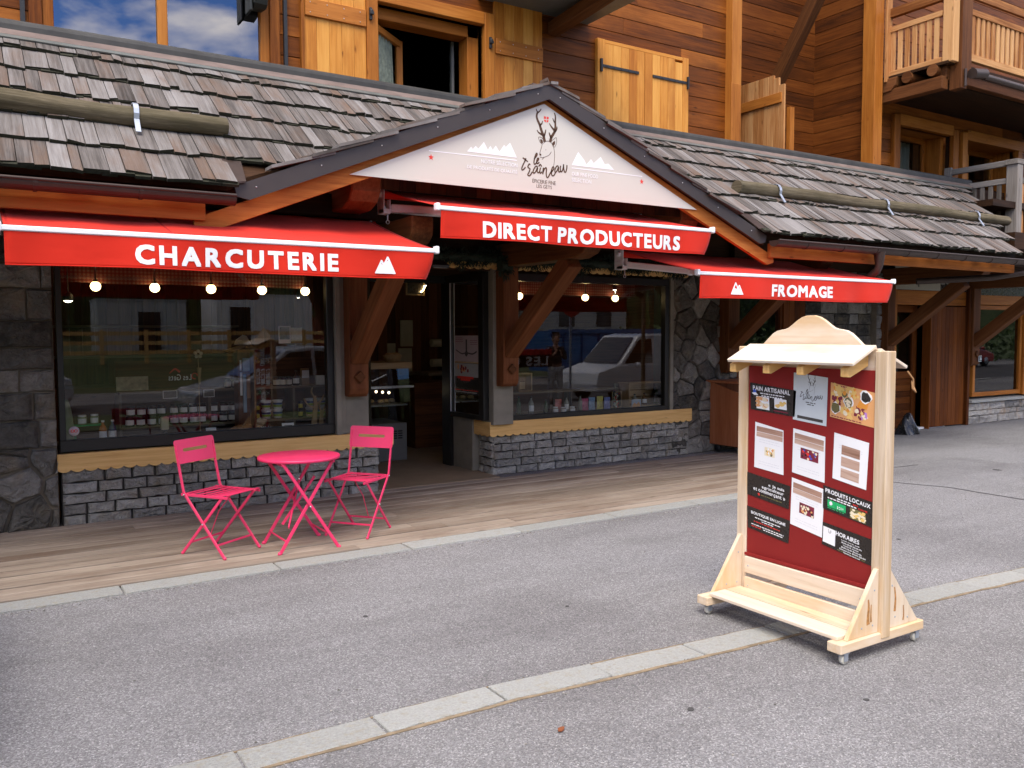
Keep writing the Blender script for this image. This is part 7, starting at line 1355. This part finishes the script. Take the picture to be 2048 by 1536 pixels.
# ------------------------------------------------------------------ across the street: what the shop windows mirror
paint = lambda n, c: plain(n, c, 0.3, var=0.02, coat=0.6)
car_glass = plain('dark_car_glass', (0.015, 0.02, 0.022), 0.08, spec=0.8); tyre = plain('tyre_rubber', (0.018, 0.018, 0.018), 0.8); lens = plain('clear_lens', (0.55, 0.56, 0.56), 0.15, spec=0.8); tail = plain('tail_lens', (0.45, 0.02, 0.02), 0.2)
def car(label, cat, loc, rotz, body, L_=4.2, Wd=1.75, H=1.48, van=False):
    t = thing('parked_car' if not van else 'delivery_van', label, cat, (0, 0, 0)); hw = Wd / 2; h = H
    if van: low = [(-L_ / 2, 0.30), (L_ / 2 - 0.05, 0.28), (L_ / 2, 0.50), (L_ / 2 - 0.05, 0.82), (L_ / 2 - 0.75, 1.02), (-L_ / 2, 1.02)]; top = [(L_ / 2 - 0.80, 1.0), (L_ / 2 - 1.55, h - 0.06), (L_ / 2 - 1.9, h), (-L_ / 2 + 0.06, h), (-L_ / 2, h - 0.1), (-L_ / 2, 1.0)]
    else: low = [(-L_ / 2 + 0.02, 0.30), (L_ / 2 - 0.08, 0.26), (L_ / 2, 0.48), (L_ / 2 - 0.06, 0.68), (L_ / 2 - 0.85, 0.90), (-L_ / 2 + 0.08, 0.96), (-L_ / 2, 0.7)]; top = [(L_ / 2 - 0.95, 0.88), (L_ / 2 - 1.75, h - 0.05), (L_ / 2 - 2.2, h), (-L_ / 2 + 0.75, h - 0.03), (-L_ / 2 + 0.12, 0.94)]
    m = MB(); m.prism(low, -hw, hw, ((0, 0, 0), (1, 0, 0), (0, 0, 1), (0, 1, 0)), 0.5); n = len(top); v = []
    for s_ in (-1, 1):
        for (x, z) in top: v.append((x, s_ * (hw - 0.02 - (z - 0.9) * (0.10 if van else 0.24)), z))
    m.add(v, [tuple(range(n))[::-1], tuple(range(n, 2 * n))] + [(i, (i + 1) % n, n + (i + 1) % n, n + i) for i in range(n)], v, 0.5); m.build('body', body, t, bevel=0.05, seg=3)
    g = MB()
    for s_ in (-1, 1):
        yy = lambda z: s_ * (hw - 0.012 - (z - 0.9) * (0.10 if van else 0.24))
        if van: q = [(L_ / 2 - 0.98, 1.05), (L_ / 2 - 1.55, h - 0.16), (L_ / 2 - 2.0, h - 0.14), (L_ / 2 - 2.0, 1.05)]; qs = [q]
        else: qs = [[(L_ / 2 - 1.15, 0.95), (L_ / 2 - 1.80, h - 0.11), (L_ / 2 - 2.2, h - 0.09), (L_ / 2 - 2.2, 0.95)], [(L_ / 2 - 2.28, 0.95), (L_ / 2 - 2.28, h - 0.09), (-L_ / 2 + 0.85, h - 0.12), (-L_ / 2 + 0.45, 0.98)]]
        for q in qs: g.poly([(x, yy(z), z) for x, z in q])
    a, b = ((L_ / 2 - 0.83, 1.05), (L_ / 2 - 1.50, h - 0.12)) if van else ((L_ / 2 - 1.02, 0.94), (L_ / 2 - 1.70, h - 0.10)); o = 0.03
    g.poly([(a[0] + o, -hw + 0.14, a[1] + 0.01), (a[0] + o, hw - 0.14, a[1] + 0.01), (b[0] + o, hw - 0.24, b[1] + 0.02), (b[0] + o, -hw + 0.24, b[1] + 0.02)]); g.build('windows', car_glass, t)
    for x in (L_ / 2 - 0.82, -L_ / 2 + 0.78):
        for s_ in (-1, 1): w = MB(); w.lathe([(0.19, 0.02), (0.30, 0.02), (0.315, 0.05), (0.315, 0.17), (0.30, 0.20), (0.19, 0.20)], (x, s_ * (hw - 0.10) - 0.11, 0.315), 24, 0.5, axis='y'); wo_ = w.build('wheel', tyre, t); r = MB(); r.lathe([(0.0001, 0.0), (0.19, 0.0), (0.19, 0.02), (0.0001, 0.03)], (x, s_ * (hw + 0.0) - 0.015, 0.315), 18, 0.5, axis='y'); r.build('rim', M['zinc'], wo_)
    for s_ in (-1, 1): hl = MB(); hl.ball((L_ / 2 - 0.16, s_ * (hw - 0.24), 0.66), 0.12, 10, sq=(1, 1.4, 0.7)); hl.build('headlight', lens, t); tl_ = MB(); tl_.box(-L_ / 2 - 0.02, -L_ / 2 + 0.05, s_ * (hw - 0.10) - 0.07, s_ * (hw - 0.10) + 0.07, 0.75, 1.0); tl_.build('tail_light', tail, t); mr = MB(); mr.ball((L_ / 2 - 1.35, s_ * (hw + 0.10), 1.0), 0.10, 10, sq=(0.6, 1.1, 0.8)); mr.build('wing_mirror', body, t)
    t.location = loc; t.rotation_euler = (0, 0, rotz); return t
car('silver grey estate car parked across from the shop, mirrored in the charcuterie window', 'car', (5.4, 0.1, gz(5.4, 0.1)), math.radians(180), paint('silver_paint', (0.42, 0.45, 0.48)), 4.3, 1.75, 1.50)
car('white small delivery van mirrored in the right shop window', 'van', (16.2, -1.9, gz(16, -1.9)), math.radians(180), paint('white_van_paint', (0.78, 0.79, 0.80)), 4.2, 1.8, 1.86, True)
car('white van half seen at the left edge of the charcuterie window reflection', 'van', (0.0, -7.6, gz(0, -7.6)), math.radians(180) * 0, paint('white_paint_old', (0.70, 0.71, 0.72)), 4.2, 1.8, 1.8, True)
car('dark red car mirrored in the right-hand glazed bay', 'car', (45, -9, gz(45, -9)), math.radians(0), paint('red_car_paint', (0.36, 0.015, 0.015)), 4.2, 1.75, 1.5)
car('black van left of the picture, mirrored low in the charcuterie window, heightened for shade', 'van', (-2.30, 4.55, 0), 0, paint('black_car_paint', (0.015, 0.016, 0.018)), 4.3, 1.85, 1.95, True)  # mirrored dark car, built taller and closer to shade the ground
# timber fence on the bank
fe = thing('timber_fence', 'pale timber post and rail fence along the far side of the car park', 'fence', (10, -17.4, gz(10, -17.4)))
for z in (0.30, 0.65, 1.0):
    m = MB(); x = -14
    while x < 30: m.box(x, x + 2.98, -17.42, -17.38, gz(x, -17.4) + z, gz(x, -17.4) + z + 0.14, grain=0); x += 3
    m.build('rail', M['sill'], fe)
x = -14; pp = None
while x < 30.1:
    m = MB(); m.box(x - 0.06, x + 0.06, -17.38, -17.26, gz(x, -17.4) - 0.3, gz(x, -17.4) + 1.2, grain=2); m.build('post', M['sill'], fe); x += 1.5
def hut(name, label, cat, x0, x1, y0, y1, h, col, door):
    z = min(gz(x0, y0), gz(x1, y0)) - 0.1; t = thing(name, label, cat, ((x0 + x1) / 2, (y0 + y1) / 2, z)); m = MB(); m.box(x0, x1, y0, y1, z, z + h); x = x0 + 0.1
    while x < x1 - 0.1: m.box(x, x + 0.12, y1 + 0.002, y1 + 0.04, z + 0.1, z + h - 0.15); x += 0.28
    m.build('container_body', plain(name + '_paint', col, 0.5, var=0.1, scale=2), t); MB().box(x0 - 0.03, x1 + 0.03, y0 - 0.03, y1 + 0.06, z + h + 0.001, z + h + 0.08).build('roof_rim', plain('rim_paint', tuple(c * 0.8 for c in col), 0.5), t); MB().box(x0 + door, x0 + door + 0.9, y1 + 0.042, y1 + 0.06, z + 0.1, z + h * 0.8).build('door', car_glass, t)
hut('site_container', 'white site container beyond the fence', 'container', 9.4, 13.8, -26, -23, 2.6, (0.80, 0.81, 0.81), 0.6); hut('site_container', 'grey corrugated container beyond the fence', 'container', 4.6, 8.2, -26, -23.5, 2.3, (0.50, 0.52, 0.52), 1.6); hut('site_container', 'green site hut at the far end of the fence', 'container', -3.0, 1.6, -27, -24, 2.7, (0.03, 0.18, 0.10), 0.8); hut('site_container', 'red-brown tool container beyond the fence', 'container', 14.4, 17.0, -26, -23.5, 1.6, (0.30, 0.07, 0.04), 0.6)
# blue skip
z = gz(24, -12); t = thing('blue_skip', 'blue rubbish skip across the street', 'skip', (23, -12, z)); m = MB(); m.prism([(20.2, z + 0.3), (26.0, z + 0.3), (26.5, z + 2.0), (19.7, z + 2.0)], -13.4, -11.2, ((0, 0, 0), (1, 0, 0), (0, 0, 1), (0, 1, 0)), 0.5); m.build('skip_body', plain('skip_blue', (0.04, 0.16, 0.38), 0.5, var=0.15, scale=2), t); m = MB(); m.box(19.65, 26.55, -11.18, -11.05, z + 1.88, z + 2.05)
for k in range(7): m.box(20.4 + k * 0.9, 20.52 + k * 0.9, -11.18, -11.1, z + 0.35, z + 1.87)
m.build('skip_ribs', plain('skip_blue_rib', (0.03, 0.12, 0.30), 0.5), t)
# mountain house and its roof
z = gz(34, -26); t = thing('far_house', 'white-walled house with a dark roof across the street', 'house', (33, -28, z)); MB().box(27, 37, -34, -27, z, z + 5).build('wall', plain('white_render', (0.52, 0.52, 0.50), 0.8), t); m = MB(); m.prism([(26, z + 4.8), (38, z + 4.8), (32, z + 8)], -35, -26.2, ((0, 0, 0), (1, 0, 0), (0, 0, 1), (0, 1, 0)), 0.5); m.build('roof', M['dark_wood'], t)
for k in range(3): MB().box(28.5 + k * 3, 29.7 + k * 3, -26.99, -26.95, z + 1.6, z + 3.0).build('window', car_glass, t)
# banner by the roadside
t = thing('street_banner', 'roadside banner lettered LES GETS, mirrored in the right shop window', 'banner', (9.4, 2.3, gz(9.4, 2.3))); MB().box(8.5, 10.3, 2.29, 2.31, 0.95, 1.20).build('banner_sheet', M['chalk'], t); MB().box(8.5, 10.3, 2.28, 2.32, 1.201, 1.32).build('red_band', red_p, t); m = MB(); text_mb(m, 'LES GETS', ((10.3, 2.312, 0), (-1, 0, 0), (0, 0, 1), (0, 1, 0)), 0.1, 0.98, 1.6, 0.19, 0, 0.001, 0.02); m.build('lettering', M['paper'], t)
for x in (8.55, 10.25): MB().tube([(x, 2.27, gz(x, 2.3)), (x, 2.27, 1.35)], 0.025, 8, 0.5).build('post', M['zinc'], t)
# no-entry sign and lamp post
t = thing('no_entry_sign', 'round red no-entry sign on a grey post', 'road sign', (11.6, 1.2, gz(11.6, 1.2))); z = gz(11.6, 1.2); MB().tube([(11.6, 1.2, z), (11.6, 1.2, z + 2.6)], 0.03, 10, 0.5).build('post', M['zinc'], t); m = MB(); m.lathe([(0.0001, 0), (0.28, 0), (0.28, 0.02), (0.0001, 0.02)], (11.6, 1.235, z + 2.3), 28, 0.5, axis='y'); m.build('disc', M['red_ink'], t); MB().box(11.40, 11.80, 1.256, 1.262, z + 2.25, z + 2.35).build('bar', M['paper'], t)
t = thing('lamp_post', 'slim grey lamp post at the far kerb', 'lamp post', (15.2, -0.4, gz(15.2, -0.4))); z = gz(15.2, -0.4); MB().tube([(15.2, -0.4, z), (15.2, -0.4, z + 5), (15.2, 0.2, z + 5.5)], [0.06, 0.045, 0.04], 10, 0.5).build('pole', M['log'], t); MB().ball((15.2, 0.4, z + 5.5), 0.16, 12, sq=(1, 1.8, 0.5)).build('lamp_head', M['zinc'], t)
# tree belt and wooded slope
leafm = []
for k, c in enumerate(((0.05, 0.085, 0.022), (0.075, 0.12, 0.03), (0.035, 0.06, 0.02))):
    b = NB('foliage_%s' % ('dark', 'light', 'deep')[k]); b.set(Base_Color=b.mix(b.attr('rnd').outputs['Fac'], tuple(x * 0.6 for x in c), tuple(x * 1.5 for x in c)), Roughness=0.7); leafm.append(b.m)
bark = plain('grey_brown_bark', (0.07, 0.05, 0.035), 0.9, var=0.3)
def tree(x, y, H, R_, label, k=0):
    z = gz(x, y) - 0.2; t = thing('tree', label, 'tree', (x, y, z), 'trees across the street'); m = MB(); m.tube([(x, y, z), (x + 0.1, y, z + H * 0.3), (x, y + 0.1, z + H * 0.75)], [0.16, 0.12, 0.04], 8)
    for j in range(7): a = j * 2.4; zz = z + H * (0.25 + 0.07 * j); m.tube([(x, y, zz), (x + R_ * 0.7 * math.cos(a), y + R_ * 0.7 * math.sin(a), zz + H * 0.12)], [0.05, 0.015], 6)
    m.build('trunk', bark, t); c = MB(); cl = [(random.gauss(0, R_ * 0.45), random.gauss(0, R_ * 0.45), H * random.uniform(0.32, 0.95)) for _ in range(26)]
    for (cx, cy, cz) in cl:
        for _ in range(60):
            p = Vector((x + cx + random.gauss(0, R_ * 0.20), y + cy + random.gauss(0, R_ * 0.20), z + cz + random.gauss(0, H * 0.05))); d = Vector((random.gauss(0, 1), random.gauss(0, 1), random.gauss(0, 1))).normalized() * random.uniform(0.10, 0.2); e = d.cross(Vector((random.gauss(0, 1), random.gauss(0, 1), 1))).normalized() * 0.07; c.poly([p - d, p + e, p + d, p - e], random.random(), k if random.random() < 0.7 else (k + 1) % 3)
    c.build('crown', leafm, t)
for i, (x, y, H, R_) in enumerate(((14, -33, 8, 2.6), (19, -36, 10, 3.0), (24, -40, 11, 3.2), (41, -22, 7, 2.2), (50, -22, 8, 2.6), (60, -24, 9, 3.0), (70, -26, 9, 3.0), (3, -35, 7, 2.2))): tree(x, y, H, R_, ('leafy tree behind the white container', 'tall leafy tree left of the white house', 'tallest leafy tree on the slope', 'round leafy tree beside the white house', 'leafy tree second from the white house along the road', 'broad leafy tree far along the road', 'farthest leafy tree along the road', 'small leafy tree behind the green hut')[i], i % 3)
tree(-3.3, 1.0, 6.0, 2.0, 'unseen leafy tree added left of the photographer to shade the asphalt', 0); tree(-4.3, 3.0, 6.4, 2.2, 'second unseen leafy tree added left of the photographer for shade, nearer the deck', 2)  # two trees out of view, added to darken the asphalt at the left
hd = MB()
for _ in range(6500):
    x = random.uniform(24, 74); y = -13.2 + random.gauss(0, 0.5); hgt = 2.1 + 0.7 * math.sin(x * 0.9) + 0.5 * math.sin(x * 2.3); zz = gz(x, y) + random.uniform(0, hgt); d = Vector((random.gauss(0, 1), random.gauss(0, 1), random.gauss(0, 1))).normalized() * random.uniform(0.10, 0.2); e = d.cross(Vector((random.gauss(0, 1), random.gauss(0, 1), 1))).normalized() * 0.08; p = Vector((x, y, zz)); hd.poly([p - d, p + e, p + d, p - e], random.random(), random.choice((0, 1, 1, 2)))
hd.build('hedge', leafm, label='long leafy hedge across the road, mirrored in the right-hand glazed bay', cat='hedge', loc=(48, -13.2, 0))
wd = MB()
for _ in range(5200):
    x = random.uniform(-70, 110); y = random.uniform(-98, -52); z = gz(x, y); s = random.uniform(0.8, 1.7); hh = random.uniform(3, 7); a = random.uniform(0, 6.28); r = random.random()
    for k in range(3):
        b0 = z + hh * (0.15 + 0.25 * k); rr = s * (1 - 0.27 * k); wd.poly([(x + rr * math.cos(a), y + rr * math.sin(a), b0), (x - rr * math.cos(a), y - rr * math.sin(a), b0 + 0.2), (x, y, b0 + hh * 0.42)], r, 2 if r < 0.6 else 0)
wd.build('wooded_slope', leafm, label='dark wooded hillside beyond the car park', cat='woodland', kind='stuff')

# ------------------------------------------------------------------ person mirrored in the right shop window
def skinned(name, joints, edges, mat, parent, sub=2):
    me = bpy.data.meshes.new(name); me.from_pydata([j[0] for j in joints], edges, []); o = bpy.data.objects.new(name, me); COL.objects.link(o); o.parent = parent
    sk = o.modifiers.new('skin', 'SKIN'); sk.use_smooth_shade = True
    for i, j in enumerate(joints): r = j[1]; me.skin_vertices[0].data[i].radius = r if isinstance(r, tuple) else (r, r)
    me.skin_vertices[0].data[0].use_root = True; o.modifiers.new('subdivision', 'SUBSURF').levels = sub; o.modifiers['subdivision'].render_levels = sub; me.materials.append(mat); return o
pr = thing('person', 'person in dark cardigan and pale trousers holding a phone, mirrored in the right window', 'person', (0, 0, 0))
skin_m = plain('skin', (0.50, 0.27, 0.18), 0.5); J = []; E = []
def jn(p, r, par=None): J.append((p, r)); E.append((par, len(J) - 1)) if par is not None else None; return len(J) - 1
pel = jn((0, 0, 0.93), (0.15, 0.11)); wa = jn((0, 0.0, 1.08), (0.125, 0.095), pel); ch = jn((0, 0.01, 1.27), (0.145, 0.10), wa); nk0 = jn((0, 0.0, 1.40), (0.07, 0.06), ch); nk = jn((0, -0.02, 1.46), 0.05, nk0); hd0 = jn((0, -0.04, 1.53), (0.068, 0.078), nk); hd1 = jn((0, -0.035, 1.60), (0.074, 0.09), hd0); jn((0, -0.03, 1.655), (0.055, 0.065), hd1); jn((0, -0.135, 1.565), 0.014, hd0)
for s_ in (-1, 1):
    sh_ = jn((s_ * 0.165, 0.01, 1.355), 0.055, ch); el = jn((s_ * 0.225, -0.05, 1.10), 0.040, sh_); wr = jn((s_ * 0.085, -0.25, 1.22), 0.026, el); pa = jn((s_ * 0.06, -0.30, 1.27), (0.030, 0.018), wr)
    for k in range(4): a = jn((s_ * (0.052 - 0.010 * 0), -0.325 - 0.004 * k, 1.285 + 0.018 * (k - 1)), 0.0095, pa); b_ = jn((s_ * 0.030, -0.345 - 0.003 * k, 1.287 + 0.018 * (k - 1)), 0.0085, a); jn((s_ * 0.012, -0.342, 1.287 + 0.018 * (k - 1)), 0.0075, b_)
    th_ = jn((s_ * 0.045, -0.295, 1.305), 0.0105, pa); jn((s_ * 0.022, -0.300, 1.325), 0.009, th_)
    hp = jn((s_ * 0.09, 0, 0.86), 0.085, pel); kn = jn((s_ * 0.10, -0.02, 0.48), 0.056, hp); an = jn((s_ * 0.105, 0.02, 0.09), 0.036, kn); ft = jn((s_ * 0.115, -0.06, 0.045), 0.034, an); jn((s_ * 0.12, -0.14, 0.035), 0.026, ft)
skinned('body', J, E, skin_m, pr)
cg = [((0, 0, 0.90), (0.172, 0.128)), ((0, 0, 1.08), (0.15, 0.115)), ((0, 0.012, 1.27), (0.165, 0.118)), ((0, 0.012, 1.385), (0.09, 0.075))]; ce = [(0, 1), (1, 2), (2, 3)]
for s_ in (-1, 1): b0 = len(cg); cg += [((s_ * 0.17, 0.012, 1.352), 0.068), ((s_ * 0.228, -0.05, 1.10), 0.055), ((s_ * 0.105, -0.225, 1.205), 0.040)]; ce += [(2, b0), (b0, b0 + 1), (b0 + 1, b0 + 2)]
skinned('cardigan', cg, ce, plain('dark_knit', (0.03, 0.028, 0.026), 0.9), pr)
tr_ = [((0, 0, 0.93), (0.162, 0.122))]; te = []
for s_ in (-1, 1): b0 = len(tr_); tr_ += [((s_ * 0.09, 0, 0.85), 0.098), ((s_ * 0.10, -0.02, 0.48), 0.072), ((s_ * 0.105, 0.015, 0.10), 0.060)]; te += [(0, b0), (b0, b0 + 1), (b0 + 1, b0 + 2)]
skinned('trousers', tr_, te, plain('pale_linen', (0.55, 0.56, 0.55), 0.85), pr)
skinned('hair', [((0, 0.02, 1.63), (0.085, 0.085)), ((0, -0.02, 1.665), (0.078, 0.085)), ((0, 0.055, 1.56), (0.075, 0.05)), ((0, 0.06, 1.47), (0.06, 0.035))], [(0, 1), (0, 2), (2, 3)], plain('brown_hair', (0.08, 0.045, 0.025), 0.6), pr)
ey = MB()
for s_ in (-1, 1): ey.ball((s_ * 0.030, -0.114, 1.585), 0.011, 10)
ey.build('eyes', M['black'], pr); mo_ = MB(); mo_.bar((-0.022, -0.112, 1.517), (0.022, -0.112, 1.517), 0.008, 0.008); mo_.build('mouth', plain('lips', (0.40, 0.12, 0.10), 0.5), pr)
for s_ in (-1, 1): MB().ball((s_ * 0.078, -0.03, 1.57), 0.026, 10, sq=(0.4, 0.7, 1.2)).build('ear', skin_m, pr); MB().ball((s_ * 0.117, -0.07, 0.05), 0.05, 10, sq=(0.85, 2.2, 0.9)).build('shoe', M['black'], pr)
pr.location = (11.9, 0.2, gz(11.9, 0.2) + 0.0); pr.rotation_euler = (0, 0, math.radians(205))
ph = MB().box(-0.038, 0.038, -0.354, -0.346, 1.24, 1.37, 0.5).build('phone', M['black'], label='black phone held up by the person in the cardigan', cat='phone', loc=(0, 0, 0)); ph.matrix_world = Matrix.Translation(pr.location) @ Matrix.Rotation(math.radians(205), 4, 'Z')
